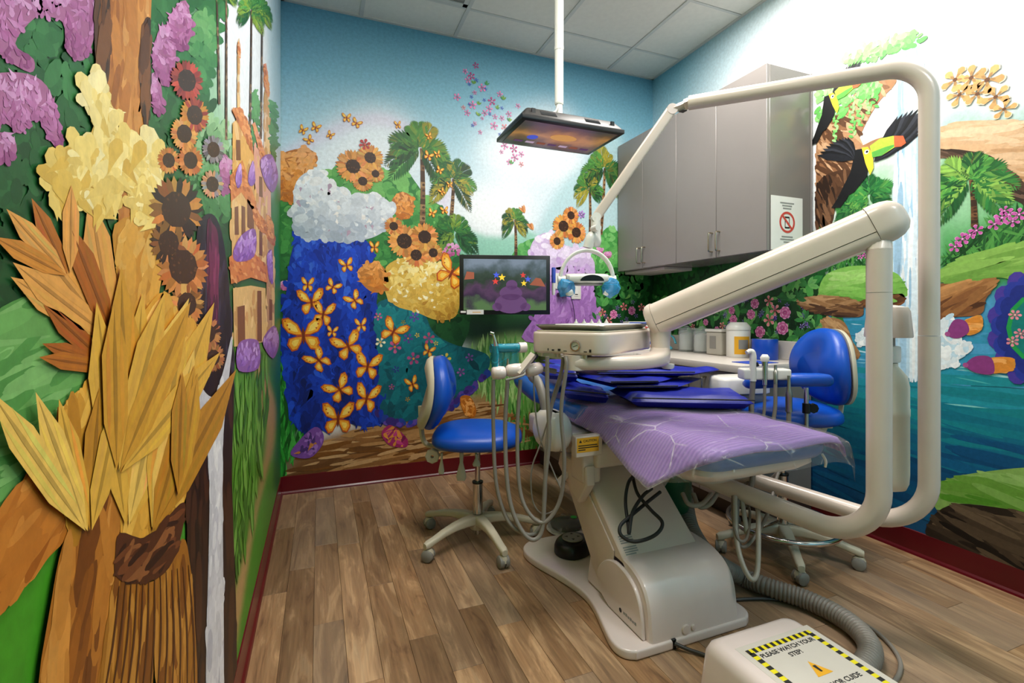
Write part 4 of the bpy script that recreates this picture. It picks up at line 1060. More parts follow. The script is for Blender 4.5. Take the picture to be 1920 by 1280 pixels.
# palms with tall thin stems
for i, (b, c, r) in enumerate((([(1.27,1.5447)], [(1.2277,1.7894)], 30), ([(1.3576,1.4931)], [(1.3504,1.854)], 26), ([(1.7951,1.639)], [(1.8217,2.0792)], 34), ([(2.1218,1.7522)], [(2.1405,2.2605)], 26))):
    palm(WL, 4, b[0], c[0], r, 5, seed=80 + i, bark=('#4a3424', '#6a4c34', '#8a6c50'))
for b, c, r in (([(1.952,1.6192)], [(1.952,1.8662)], 26), ([(2.6905,1.837)], [(2.6905,2.1287)], 20)):
    bush(WL, 3, [b[0], (b[0][0] * 1.05, (b[0][1] + c[0][1]) / 2), c[0], (b[0][0] * .96, (b[0][1] + c[0][1]) / 2)], 40, 22, 7, ['#2f6f38', '#4a8a4c', '#63a060'])
# village houses
def house(wallp, roofp, wins, wc='#d8a868', rc='#cf7a3e', layer=5):
    p = Paint(WL, layer)
    p.fill(wallp, wc, smooth=False)
    p.brush(wallp, 40, 26, 6, PI / 2, [wc, '#e6bd80', '#c89458'], BRUSH, .5, .1)
    for wq in wins: p.fill(wq, '#7a4a2c', smooth=False, dz=.0006)
    p.build('painted_house')
    p = Paint(WL, layer + 1); p.fill(roofp, rc, smooth=False)
    p.brush(roofp, 60, 10, 5, -.9, [rc, '#e29a5c', '#b5622e', '#dc8c4c'], OVAL, .3, .3); p.build('painted_roof')
house([(2.2394,1.967),(2.4687,2.0675),(2.5205,1.7125),(2.2394,1.6382)], [(2.2189,2.0888),(2.3256,2.1444),(2.4943,2.0856),(2.3949,2.0272),(2.2394,2.0109)], [], '#e6c6a4', '#d98a6a', 3)
house([(1.5396,1.8262),(1.5685,1.8534),(1.5784,1.6534),(1.5302,1.6345)], [(1.5302,1.8007),(1.5685,1.8503),(1.5884,1.818),(1.5685,1.7899)], [], '#e0c8a0', '#d8ac8a', 3)
house([(1.4508,1.5687),(1.5986,1.6382),(1.8917,1.6198),(1.9837,1.3966),(1.4343,1.3016)], [(1.4343,1.597),(1.5784,1.661),(1.7822,1.6796),(1.8917,1.6161),(1.6193,1.6022)], [[(1.5027,1.5415),(1.5784,1.5667),(1.5884,1.5119),(1.5027,1.4866)]], '#e0ac5c')
house([(1.8917,1.6566),(2.1987,1.7135),(2.5205,1.7125),(2.5747,1.3468),(1.9214,1.2737)], [(1.849,1.7109),(1.9214,1.7447),(2.3713,1.7429),(2.5747,1.6888),(2.1218,1.6693)], [[(2.0503,1.5882),(2.1596,1.6128),(2.1789,1.5369),(2.0503,1.5122)]], '#dba08c', '#d8896c')
house([(1.4343,1.3634),(1.5986,1.4225),(1.9214,1.4232),(1.952,1.2771),(1.4343,1.2192)], [(1.4026,1.4169),(1.6193,1.521),(1.952,1.4672),(1.952,1.4196),(1.5986,1.4225),(1.4183,1.3559)], [[(1.4763,1.3542),(1.5396,1.3702),(1.5491,1.2917),(1.4763,1.2806)], [(1.5986,1.384),(1.6738,1.3948),(1.6851,1.2766),(1.5986,1.2684)], [(1.7202,1.431),(1.8917,1.4451),(1.8917,1.3531),(1.7202,1.3427)]], '#dcae6c', layer=6)
house([(1.9214,1.3672),(2.3713,1.4055),(2.419,1.2819),(1.9214,1.255)], [(1.8917,1.4396),(2.3713,1.4637),(2.5747,1.4228),(1.9214,1.3859)], [[(2.0503,1.3841),(2.1596,1.3954),(2.1596,1.3004),(2.0503,1.2921)]], '#e2b878', layer=6)
house([(1.4508,1.1376),(1.8083,1.1646),(2.2816,1.1799),(2.3256,0.9541),(1.4677,0.9837)], [(1.3872,1.2113),(1.4508,1.2266),(1.8352,1.2819),(2.3713,1.2775),(2.3713,1.2077),(1.8083,1.1909),(1.4183,1.1468)], [[(1.5209,1.09),(1.6626,1.097),(1.6738,0.9792),(1.5302,0.9872)], [(1.9837,1.1551),(2.1218,1.1614),(2.1405,0.9635),(1.9837,0.9715)]], '#dab070', layer=7)
house([(2.3256,1.4101),(2.6905,1.4393),(2.7526,0.9324),(2.3256,0.9541)], [(2.3034,1.4971),(2.6905,1.5189),(2.7526,1.421),(2.3256,1.3987)], [[(2.4436,1.1401),(2.6027,1.1399),(2.6027,1.0425),(2.4436,1.0441)], [(2.4436,1.3561),(2.5747,1.3671),(2.5747,1.2708),(2.4436,1.2649)]], '#b98a64', '#c07848', 6)
for poly in ([(1.4508,1.235),(1.5986,1.2992),(1.9214,1.3672),(1.8917,1.2704),(1.5027,1.2124)], [(1.485,1.4387),(1.5784,1.5014),(1.5986,1.4533),(1.5209,1.416)], [(1.7322,1.504),(1.863,1.5929),(1.9214,1.5354),(1.7822,1.4862)], [(1.5027,0.9671),(1.5784,0.9921),(1.8352,0.988),(2.0503,0.9581),(2.0164,0.8715),(1.5491,0.9116)], [(2.1596,0.9625),(2.6905,1.0151),(3.0335,0.9181),(2.6313,0.8556)], [(2.3256,1.3189),(2.5747,1.3721),(2.6313,1.2236),(2.419,1.2344)], [(2.0854,1.6585),(2.5747,1.8282),(2.9579,1.8282),(2.6313,1.6641),(2.2394,1.6162)]):
    dab_mass(WL, 9, poly, '#8a5aa0', PURPLES, 50, 14, 5, 'painted_blossoms', 1.4, .4, LEAF, lit_top)

# golden tree with pale yellow blossom
tr_ = [(0.6281,1.4168),(0.7758,1.5115),(0.7674,1.3949),(0.7511,1.3328),(0.7933,1.2774),(0.8118,1.194),(0.8165,1.0905),(0.7674,0.9986),(0.6558,1.0099),(0.6617,1.1093),(0.6739,1.1821),(0.6558,1.2659),(0.6228,1.3093)]
p = Paint(WL, 5); p.fill(tr_, '#c98438')
p.brush(tr_, 260, 90, 14, 1.52, ['#8a4c1c', '#b06a2a', '#d08c42', '#e2a662'], BRUSH, .5, .1, lambda x, y: .2 + .6 * x); p.build('painted_tree_trunk')
p = Paint(WL, 6)
for pts in ([(0.6102,1.4053),(0.6416,1.4255),(0.6472,1.366),(0.6416,1.3177),(0.6202,1.3027),(0.6077,1.3345)], [(0.7433,1.4236),(0.7801,1.4576),(0.7758,1.3426),(0.7674,1.3045),(0.7433,1.3431)]):
    p.fill(pts, '#4f2c16'); p.brush(pts, 50, 60, 10, 1.5, ['#3a1f10', '#5d351a', '#7a4a26'], BRUSH, .4, .15)
p.build('painted_bark')
dab_mass(WL, 7, [(0.5843,1.2844),(0.6102,1.3036),(0.6472,1.2973),(0.6708,1.2735),(0.719,1.28),(0.7979,1.315),(0.8213,1.2856),(0.8213,1.2256),(0.8024,1.1887),(0.719,1.1844),(0.6866,1.2152),(0.6529,1.1752),(0.5958,1.166),(0.5629,1.168),(0.5387,1.1514),(0.5201,1.1701),(0.515,1.1909),(0.5433,1.2153),(0.5843,1.2351),(0.6053,1.2617)], '#d9b556', ['#b98a2e', '#d8b04a', '#ecd077', '#f7e6a8'], 240, 50, 26, 'painted_yellow_blossoms', 1.9, .8, DROP, lambda x, y: .25 + .5 * y + .3 * x)
for j, (c, r, n, a0, a1) in enumerate((([(0.6558,1.039)], 250, 5, 1.75, 2.75), ([(0.5529,1.1015)], 150, 4, 1.5, 2.9), ([(0.6472,1.0108)], 170, 3, 2.3, 3.2))):
    leaf_spray(WL, 6 + j, c[0], r, n, ['#b0651f', '#c8802f', '#dc9a4a', '#a3591a'], a0, a1, 'painted_orange_leaves', .24)
dab_mass(WL, 6, [(0.6587,1.1675),(0.8118,1.194),(0.8165,1.0905),(0.7889,1.0323),(0.7101,0.9981),(0.6558,1.0099),(0.6677,1.0978)], '#c08428', ['#9a6014', '#b97a22', '#d49a3c', '#e4b45e'], 110, 60, 16, 'painted_golden_leaves', 1.4, .4, BRUSH, lambda x, y: .3 + .5 * y)
# red blossoms, dark seed heads
for c, r, pt in (([(0.97,1.4647)], 36, ('#a83c30', '#c04c3c', '#8a2c26')), ([(1.0258,1.4274)], 32, ('#a83c30', '#c8842f', '#8a2c26')), ([(0.9528,1.3686)], 30, ('#c8793a', '#dc9448', '#e2a05c')), ([(0.9952,1.3369)], 28, ('#c8793a', '#dc9448', '#b8682c')), ([(0.8623,1.2977)], 24, ('#c8793a', '#dc9448', '#b8682c')),
                 ([(0.9051,1.2335)], 58, ('#2a1a12', '#c8823c', '#8a5424')), ([(0.9461,1.147)], 56, ('#b8682c', '#d08a44', '#dc9c58')), ([(0.8623,1.175)], 40, ('#2a1a12', '#3a2416', '#8a5424')), ([(0.97,1.0861)], 38, ('#c8793a', '#dc9448', '#8a5424')),
                 ([(1.1937,1.4181)], 26, ('#7a7a7c', '#9a9a9c', '#5a5a5e')), ([(1.1828,1.342)], 26, ('#c08a5c', '#d09c6c', '#8a8a8c')), ([(1.1413,1.0305)], 30, ('#3a2014', '#a8683a', '#c08048')), ([(1.1937,0.9778)], 26, ('#a8683a', '#c08048', '#8a4c24'))):
    sunflower(WL, 8, c[0], r, pt, cr=.55)
# dark trunk with a maroon seam, brown trunk, white blossom cascade
dt = [(1.0502,1.2254),(1.1514,1.2744),(1.2638,1.2721),(1.3576,1.1977),(1.4183,1.0545),(1.4343,0.8346),(1.018,0.9066),(1.0338,1.0971)]
p = Paint(WL, 6); p.fill(dt, '#1c1826'); p.brush(dt, 90, 80, 10, 1.55, ['#0f0c14', '#1e1828', '#332c40'], BRUSH, .5, .08)
mr_ = [(1.1315,1.2386),(1.1937,1.26),(1.2515,1.2344),(1.2515,1.1037),(1.2277,0.9867),(1.1514,0.9921)]
p.fill(mr_, '#5f1d40', dz=.0006); p.build('painted_dark_trunk')
p = Paint(WL, 7); p.brush(mr_, 40, 70, 6, 1.55, ['#451230', '#6a2248', '#7d2f56'], BRUSH, .5, .06); p.build('painted_maroon_seam')
bt_ = [(0.9878,0.967),(1.4183,0.9324),(1.4343,0.6423),(1.4763,0.0059),(0.9952,0.3729),(0.9735,0.6971)]
p = Paint(WL, 7); p.fill(bt_, '#241008'); p.brush(bt_, 130, 110, 10, PI / 2, ['#160805', '#2a130a', '#3c1e10', '#1c0c10'], BRUSH, .5, .05); p.build('painted_brown_trunk')
dab_mass(WL, 9, [(1.0103,0.9739),(1.0502,0.9698),(1.0937,0.9243),(1.2048,0.8948),(1.3156,0.9428),(1.4183,1.0111),(1.4343,0.9857),(1.3723,0.8978),(1.3156,0.805),(1.2957,0.686),(1.3022,0.1387),(1.1218,0.2764),(1.1514,0.6664),(1.1315,0.7911),(1.0502,0.8814)], '#c6c4c8', ['#a4a4b0', '#c2c0c6', '#dcdadc', '#ece9e6'], 150, 60, 9, 'painted_white_cascade', PI / 2, .12, BRUSH, lambda x, y: .3 + .5 * x)
# big golden leaves
gold = [[(0.5734,0.9959),(0.6202,1.0136),(0.7015,1.0493),(0.8001,1.0936),(0.8362,1.0911),(0.778,1.0258),(0.7433,0.9742),(0.7101,0.9216),(0.6708,0.8938),(0.6334,0.8949),(0.6053,0.8846),(0.5843,0.9103)],
        [(0.5734,0.9959),(0.5452,0.9884),(0.5167,0.9704),(0.527,0.9464),(0.5414,0.9145),(0.549,0.8742),(0.5734,0.857),(0.6005,0.8685),(0.6102,0.9022),(0.5958,0.9484)],
        [(0.8362,1.1025),(0.9204,1.0681),(1.0338,1.0536),(1.0502,0.9698),(1.0027,0.8719),(0.9806,0.8036),(0.9461,0.7568),(0.8362,0.7659),(0.7632,0.7779),(0.6708,0.8204),(0.6617,0.8624),(0.6964,0.9061),(0.7511,0.9731),(0.7889,1.0466)]]
for k, g_ in enumerate(gold):
    dab_mass(WL, 10, g_, '#d69a34', ['#a9701a', '#cf9430', '#e2b04c', '#efc76e'], 150, 120, 20, 'painted_golden_leaf', (1.15, 1.75, 1.4)[k], .12, BRUSH, lambda x, y: .25 + .35 * y + .3 * math.sin(x * 9))
for j, (c, r, n, a0, a1) in enumerate((([(0.6849,0.8144)], 400, 6, 1.0, 1.75), ([(0.7674,0.7761)], 330, 5, .95, 1.5), ([(0.5843,0.8543)], 270, 5, 1.35, 2.2), ([(0.6472,0.8905)], 300, 5, .75, 1.6), ([(0.8903,0.781)], 260, 3, 1.2, 1.6))):
    leaf_spray(WL, 11 + 2.5 * j, c[0], r, n, ['#c8902c', '#d9a63e', '#e6ba58', '#b87e22'], a0, a1, 'painted_golden_leaves', .2)
dab_mass(WL, 9, [(0.4246,0.926),(0.4588,0.927),(0.4857,0.9496),(0.5201,0.9594),(0.5396,0.9244),(0.5471,0.875),(0.5167,0.8678),(0.4857,0.8638),(0.4588,0.8603),(0.4246,0.8637)], '#b0671c', ['#7a3f10', '#a35a18', '#c2772a', '#d68f40'], 110, 130, 22, 'painted_orange_leaf', .95, .15, BRUSH, lambda x, y: .3 + .4 * y)
dab_mass(WL, 10, [(0.5471,0.875),(0.6017,0.8759),(0.6558,0.8878),(0.6708,0.8234),(0.6544,0.778),(0.6334,0.7272),(0.6077,0.6685),(0.5006,0.7502),(0.5201,0.833)], '#a4631c', ['#6d3a10', '#975617', '#bb762a', '#cf8e40'], 120, 130, 16, 'painted_orange_leaf', 1.45, .1, BRUSH, lambda x, y: .5 + .4 * math.sin(x * 8))
dab_mass(WL, 12, [(0.6677,0.8247),(0.7632,0.7793),(0.9204,0.7661),(0.9528,0.7393),(0.8962,0.6963),(0.8165,0.7015),(0.7136,0.744),(0.6558,0.7819),(0.6544,0.807)], '#4a2410', ['#2c1208', '#4a230f', '#6d3a1c', '#87512a'], 70, 70, 14, 'painted_brown_leaf', .6, .3, BRUSH)
st = [(0.6544,0.7815),(0.7136,0.744),(0.8165,0.7015),(0.9363,0.704),(0.9878,0.636),(1.018,0.5361),(1.0258,0.3496),(0.8165,0.5092),(0.7889,0.6307),(0.7632,0.5499),(0.6077,0.6685),(0.6334,0.7384)]
p = Paint(WL, 11); p.fill(st, '#9a5f18'); p.brush(st, 90, 140, 12, 1.52, ['#7d4610', '#a0661c', '#b87c2e'], BRUSH, .5, .05); p.build('painted_reeds')
p = Paint(WL, 12)
for k in range(13):
    f = k / 12; a = [(0.6647,0.7668),(0.9735,0.6428)]; b = [(0.6177,0.6664),(1.018,0.365)]
    s0, t0 = WL.ch(a[0]); s1, t1 = WL.ch(a[1]); s2, t2 = WL.ch(b[0]); s3, t3 = WL.ch(b[1])
    p.line([WL.un(s0 + (s1 - s0) * f, t0 + (t1 - t0) * f), WL.un((s0 + (s1 - s0) * f + s2 + (s3 - s2) * f) / 2 + .004, (t0 + t2) / 2), WL.un(s2 + (s3 - s2) * f, t2)], 4, '#4a2408')
p.build('painted_reed_lines')

# ================================================================== cabinets, counter and what stands on it
def pull(parent, x, y, z0, z1, name='handle'):
    """bow handle standing off a door that faces -X"""
    path = spl([(x, y, z0), (x - .022, y, z0), (x - .03, y, z0 + .012), (x - .03, y, z1 - .012), (x - .022, y, z1), (x, y, z1)], 4)
    return MB().tube(path, .0045, 8).build(name, 'brass', parent)

def wall_unit(name, label, y0, y1, ysplit):
    t = thing(name, label, 'cabinet', (2.31, (y0 + y1) / 2, 1.40), 0, 'upper wall cabinets')
    MB().box(2.16, XR - .012, y0 + .001, y1 - .001, 1.40, 2.362, .002, 1).build('body', 'laminate_shaded', t)
    for a, b in ((y0, ysplit), (ysplit, y1)):
        d = MB().box(2.139, 2.159, a + .0015, b - .0015, 1.40, 2.362, .0015, 1).build('door', 'laminate', t)
        hy_ = ysplit + (.028 if a == ysplit else -.028)
        o = pull(t, 2.139, hy_, 1.437, 1.545)
        o.parent = d; o.matrix_parent_inverse = Matrix.Identity(4)
    return t
ca = wall_unit('wall_cabinet', 'grey laminate wall cabinet in the room corner next to the back wall', 2.53, YB - .012, 2.88)
cb = wall_unit('wall_cabinet', 'grey laminate wall cabinet with the no-phone sign on its exposed side', 1.845, 2.53, 2.19)
MB().box(2.455, XR - .012, 1.838, 1.8445, 1.40, 2.362, .001, 1).build('scribe_strip', 'laminate', cb)
MB().box(2.2, 2.44, 2.72, YB - .02, 1.378, 1.399, .002, 1).build('light_rail', 'counter', ca)

# no-phone notice taped to the cabinet side
t = thing('phone_sign', 'white paper no-phone notice with a red ring on the cabinet side', 'sign', (2.279, 1.8436, 1.42))
MB().box(2.165, 2.393, 1.8424, 1.8444, 1.405, 1.686).build('sheet', 'paper', t)
def ring(cx_, cz_, r0, r1, y, name, mat_, parent, n=32):
    vs = []; fs = []
    for k in range(n):
        a = 2 * PI * k / n
        for r in (r0, r1):
            vs += [(cx_ + r * math.cos(a), y, cz_ + r * math.sin(a)), (cx_ + r * math.cos(a), y - .0006, cz_ + r * math.sin(a))]
    for k in range(n):
        a, b = 4 * k, 4 * ((k + 1) % n)
        fs += [(a, b, b + 1, a + 1), (a + 2, a + 3, b + 3, b + 2), (a + 1, b + 1, b + 3, a + 3), (a, a + 2, b + 2, b)]
    return MB().add(vs, fs).build(name, mat_, parent)
ring(2.279, 1.552, .044, .056, 1.8422, 'red_ring', 'red_ink', t)
MB().box(-.05, .05, 0, .0006, -.006, .006, mat=T(2.279, 1.8414, 1.552) @ R(math.radians(45), 'Y')).build('red_bar', 'red_ink', t)
ph = MB(); ph.box(2.262, 2.296, 1.8416, 1.8421, 1.574, 1.582); ph.box(2.262, 2.296, 1.8416, 1.8421, 1.520, 1.528); ph.box(2.262, 2.266, 1.8416, 1.8421, 1.528, 1.574); ph.box(2.292, 2.296, 1.8416, 1.8421, 1.528, 1.574)
ph.build('phone_mark', 'ink', t)
ln = MB()
for z, w_ in ((1.652, .10), (1.638, .07), (1.624, .06), (1.476, .08), (1.462, .10), (1.448, .05)): ln.box(2.279 - w_ / 2, 2.279 + w_ / 2, 1.8418, 1.8422, z - .0035, z + .0035)
ln.build('faint_lines', 'grey_ink', t)['kind'] = 'stuff'

# base cabinets (an L) and the worktop
def base_unit(label, x0, x1, y0, y1, face, ndoor):
    t = thing('base_cabinet', label, 'cabinet', ((x0 + x1) / 2, (y0 + y1) / 2, 0), 0, 'base cabinets')
    MB().box(x0, x1, y0, y1, .10, .774, .002, 1).build('body', 'laminate_shaded', t)
    if face == 'x':
        MB().box(x0 + .05, x1, y0, y1, 0.001, .0995).build('toe_kick', 'toe', t)
        for k in range(ndoor):
            a = y0 + (y1 - y0) * k / ndoor; b = y0 + (y1 - y0) * (k + 1) / ndoor
            d = MB().box(x0 - .019, x0 - .0005, a + .002, b - .002, .105, .77, .0015, 1).build('door', 'laminate', t)
            o = pull(t, x0 - .019, b - .05 if k % 2 == 0 else a + .05, .62, .73); o.parent = d; o.matrix_parent_inverse = Matrix.Identity(4)
    else:
        MB().box(x0 + .002, x1, y0 + .05, y1, 0.001, .0995).build('toe_kick', 'toe', t)
        for k in range(ndoor):
            a = x0 + (x1 - x0) * k / ndoor; b = x0 + (x1 - x0) * (k + 1) / ndoor
            MB().box(a + .002, b - .002, y0 - .019, y0 - .0005, .105, .77, .0015, 1).build('door', 'laminate', t)
    return t
base_unit('grey base cabinet under the worktop along the right wall', 1.985, XR - .016, 1.842, 2.72, 'x', 3)
base_unit('grey base cabinet standing against the back wall in the corner', 1.475, XR - .016, 2.742, YB - .016, 'y', 3)
t = thing('worktop', 'pale beige L-shaped laminate worktop with a low backsplash', 'worktop', (2.2, 2.3, .775))
out = [(1.945, 1.83), (XR - .013, 1.83), (XR - .013, YB - .013), (1.455, YB - .013), (1.455, 2.70), (1.93, 2.70), (1.945, 2.685)]
MB().prism(out, .775, .815, .006, 2).build('top', 'counter', t, smooth=30)
MB().box(XR - .033, XR - .013, 1.83, YB - .034, .8152, .92, .002, 1).build('backsplash', 'counter', t)
MB().box(1.455, XR - .034, YB - .033, YB - .013, .8152, .92, .002, 1).build('backsplash', 'counter', t)

ZC = 0.8155
# glove boxes, one on the other
for k in range(3):
    t = thing('glove_box', ['white cardboard glove box with blue and red print, bottom of the stack', 'white cardboard glove box with blue and red print, middle of the stack',
                            'white cardboard glove box with blue and red print, topmost of the stack'][k], 'box', (2.17, 2.93, ZC + .068 * k), 0, 'glove boxes on the worktop', world=False)
    t.rotation_euler = (0, 0, -.35 + .05 * k)
    MB().box(-.12, .12, -.06, .06, .0, .0675, .002, 1).build('carton', 'paper', t)
    MB().box(-.118, .118, -.0612, -.0605, .046, .064).build('blue_band', 'blue_ink', t)
    sq = MB()
    for j, (a, b, zz) in enumerate(((-.1, -.05, .026), (-.04, .01, .03), (.0, .06, .026))):
        sq.tube([(a, -.0606, zz - .006), ((a + b) / 2, -.0606, zz + .008), (b, -.0606, zz)], .004, 6)
    sq.build('red_script', 'red_ink', t)
# two glass jars of cotton
for k, (x, y) in enumerate(((2.375, 2.70), (2.375, 2.555))):
    t = thing('cotton_jar', ['clear jar filled with white cotton, farther of the pair by the backsplash', 'clear jar filled with white cotton, nearer of the pair by the backsplash'][k], 'jar', (x, y, ZC), 0, 'cotton jars on the worktop', world=False)
    MB().lathe([(.0, .0), (.052, .0), (.056, .006), (.056, .14), (.05, .15), (.048, .15), (.048, .143), (.052, .136), (.052, .01), (0, .008)], 28).build('glass', 'clear', t)
    MB().lathe([(0, .012), (.048, .014), (.05, .03), (.0495, .10), (.046, .118), (.03, .128), (0, .131)], 24).build('cotton', 'paper', t)
    MB().lathe([(0, .151), (.058, .151), (.06, .156), (.058, .163), (.02, .166), (.016, .175), (.01, .178), (0, .178)], 28).build('lid', 'clear', t)
# grey dispenser box
t = thing('dispenser', 'translucent grey box dispenser with a white lid on the worktop', 'dispenser', (2.36, 2.385, ZC), .05, None, world=False)
MB().box(-.055, .055, -.062, .062, 0, .145, .012, 3).build('body', pmat('grey_dispenser', '#b9b4a8', .35), t)
MB().box(-.06, .06, -.067, .067, .1455, .163, .006, 2).build('lid', 'white', t)
MB().box(-.0565, -.0555, -.02, .03, .04, .12, .0, 1).build('window', 'grey_plastic', t)
# wipes tub
t = thing('wipes_tub', 'white round wipes tub with an orange label on the worktop', 'tub', (2.345, 2.225, ZC), 0, None, world=False)
MB().lathe([(0, 0), (.064, 0), (.067, .006), (.067, .155), (.064, .162), (0, .162)], 32).build('body', 'white', t)
MB().lathe([(0, .1625), (.069, .1625), (.069, .178), (.062, .19), (.05, .203), (.045, .208), (0, .208)], 32).build('lid', 'white', t)
def arc_label(name, r, a0, a1, z0, z1, mat_, parent, n=12):
    vs = []; fs = []
    for k in range(n + 1):
        a = a0 + (a1 - a0) * k / n
        vs += [(r * math.cos(a), r * math.sin(a), z0), (r * math.cos(a), r * math.sin(a), z1)]
    for k in range(n): fs.append((2 * k, 2 * k + 2, 2 * k + 3, 2 * k + 1))
    return MB().add(vs, fs).build(name, mat_, parent, fix=False)
arc_label('orange_label', .0674, math.radians(205), math.radians(285), .02, .125, 'yellow', t)
arc_label('grey_panel', .0677, math.radians(225), math.radians(275), .05, .105, 'grey_plastic', t)
# roll of blue tape
t = thing('tape_roll', 'roll of wide blue tape standing on the worktop', 'tape', (2.36, 2.05, ZC), 0, None, world=False)
MB().lathe([(.045, .0), (.066, .0), (.068, .003), (.068, .112), (.066, .115), (.045, .115), (.045, .0)], 36).build('tape', 'blue_tape', t)
MB().lathe([(.041, .001), (.0449, .001), (.0449, .114), (.041, .114), (.041, .001)], 30).build('core', 'paper', t)
# teal goggles and a bite stick
t = thing('goggles', 'teal plastic goggles with a curved strap lying on the worktop', 'goggles', (2.36, 2.85, ZC), 0, None, world=False)
MB().tube(spl([(-.03, .09, .012), (-.035, .05, .06), (-.03, .0, .105), (-.02, -.05, .095), (-.02, -.08, .05)], 6), .012, 10, sq=.5).build('strap', 'teal_plastic', t)
MB().tube(spl([(-.05, .06, .10), (-.055, .0, .06), (-.05, -.07, .014)], 6), .013, 10, sq=.5).build('strap', 'teal_plastic', t)
MB().tube([(-.055, .03, .012), (-.05, .005, .075)], .005, 8).build('lens_edge', 'white', t)
o = MB().box(2.05, 2.24, 1.86, 1.99, ZC, ZC + .003, .001, 1).build('blue_bib', 'blue_ink')
tag(o, 'folded blue paper bib lying flat on the worktop end', 'bib')

# ================================================================== things on the back wall
t = thing('wall_monitor', 'black flat screen on a swivel arm before the back mural', 'monitor', (1.065,2.805,1.252), math.radians(-16), None, world=False)
MB().box(-.279, .279, -.012, .018, -.182, .182, .004, 2).build('bezel', 'black', t)
MB().box(-.16, .2, .018, .05, -.12, .13, .02, 2).build('rear_housing', 'black', t)
def screen_mat(name, stops, scale, strength, axis='Z'):
    """lit screen: soft noise blotches graded from top to bottom"""
    m, nt, b = new_mat(name); N = nt.nodes.new; L = nt.links.new
    tc = N('ShaderNodeTexCoord')
    n = N('ShaderNodeTexNoise'); n.inputs['Scale'].default_value = scale; n.inputs['Detail'].default_value = 5
    L(tc.outputs['Object'], n.inputs['Vector'])
    sx = N('ShaderNodeSeparateXYZ'); L(tc.outputs['Generated'], sx.inputs[0])
    mr = N('ShaderNodeMath'); mr.operation = 'MULTIPLY_ADD'; mr.inputs[1].default_value = .9; mr.inputs[2].default_value = -.45
    L(n.outputs['Fac'], mr.inputs[0])
    ad = N('ShaderNodeMath'); ad.operation = 'ADD'; L(mr.outputs[0], ad.inputs[0]); L(sx.outputs[axis], ad.inputs[1])
    rp = N('ShaderNodeValToRGB'); e = rp.color_ramp.elements
    e[0].position = stops[0][0]; e[0].color = (*hx(stops[0][1]), 1)
    e[1].position = stops[-1][0]; e[1].color = (*hx(stops[-1][1]), 1)
    for p_, c in stops[1:-1]:
        k = e.new(p_); k.color = (*hx(c), 1)
    L(ad.outputs[0], rp.inputs['Fac'])
    b.inputs['Base Color'].default_value = (.01, .01, .012, 1)
    L(rp.outputs['Color'], b.inputs['Emission Color']); setp(b, rough=.25, emit=strength)
    return m
M['screen_a'] = screen_mat('screen_garden', [(.05, '#5a7a48'), (.22, '#3a2440'), (.4, '#5c3a5c'), (.52, '#2f3c2a'), (.66, '#3c4a3c'), (.82, '#5c6a70'), (.98, '#8a98a8')], 9, .75)
M['screen_b'] = screen_mat('screen_amber', [(.05, '#3a2030'), (.25, '#5c3424'), (.5, '#b07438'), (.7, '#6a4028'), (.95, '#2c1a22')], 6, .8, 'Y')
scn = MB().box(-.254, .254, -.0131, -.0121, -.155, .157).build('screen', 'screen_a', t)
def glow(name, col, s=.9):
    return emit_mat(name, col, s)
M['px_red'] = glow('pixel_red', '#b8322c'); M['px_blue'] = glow('pixel_blue', '#3a4ab4'); M['px_yel'] = glow('pixel_yellow', '#d8b02c'); M['px_purple'] = glow('pixel_purple', '#5c3a66', .5); M['px_roof'] = glow('pixel_roof', '#8a4a34', .6); M['px_pale'] = glow('pixel_pale', '#b8a0b8', .6)
def star(parent, x, z, r, mat_, n=5, y=-.0134):
    pts = [(x + (r if k % 2 == 0 else r * .42) * math.sin(PI * k / n), y, z + (r if k % 2 == 0 else r * .42) * math.cos(PI * k / n)) for k in range(2 * n)]
    return MB().add(pts, [tuple(range(2 * n))]).build('screen_star', mat_, parent, fix=False)
for x, z, r, m_ in ((-.055, .06, .022, 'px_blue'), (-.02, .045, .024, 'px_yel'), (-.06, .02, .022, 'px_red'), (.11, .06, .02, 'px_red'), (.14, .035, .022, 'px_blue'), (.115, .01, .02, 'px_yel')): star(scn, x, z, r, m_)
for x, z, rx, rz_ in ((.035, -.115, .10, .06), (.035, -.05, .07, .045), (-.05, -.135, .03, .025), (.125, -.135, .032, .025), (.04, .0, .035, .03)):
    MB().lathe([(0, 0), (1, 0), (1, .0003), (0, .0003)], 24, T(x, -.0133, z) @ R(PI / 2, 'X') @ Matrix.Diagonal((rx, rz_, 1, 1))).build('screen_mound', 'px_purple', scn)
for q4 in ([(-.25, -.0133, .03), (-.19, -.0133, .035), (-.19, -.0133, .075), (-.235, -.0133, .08)], [(.15, -.0133, 0), (.25, -.0133, -.01), (.22, -.0133, .04), (.19, -.0133, .045)]):
    MB().add(q4, [(0, 1, 2, 3)]).build('screen_roof', 'px_roof', scn, fix=False)
MB().box(-.235, -.132, -.0138, -.0122, -.181, -.153).build('sticker', 'paper', t)
MB().box(-.272, -.24, -.0138, -.0122, -.172, -.16).build('sticker', 'paper', t)
MB().box(-.2, -.15, -.0142, -.0139, -.170, -.166).build('sticker_print', 'yellow', t)
arm = MB(); arm.tube([(0.02, .05, 0), (.10, .20, 0), (.0, .36, 0)], .018, 10); arm.box(-.05, .09, .045, .06, -.06, .06, .004, 1)
arm.build('swivel_arm', 'dark_grey', t)
pl = MB().box(-.1, .06, .30, .315, -.1, .1, .004, 1); pl.build('wall_plate', 'black', t)
t2 = thing('marker_pen', 'blue and white marker clipped upright to the wall monitor edge', 'pen', (1.345, 2.70, 1.19), 0, None, world=False)
MB().lathe([(0, 0), (.008, .0), (.011, .02), (.011, .075), (0, .075)], 12).build('barrel', 'white', t2)
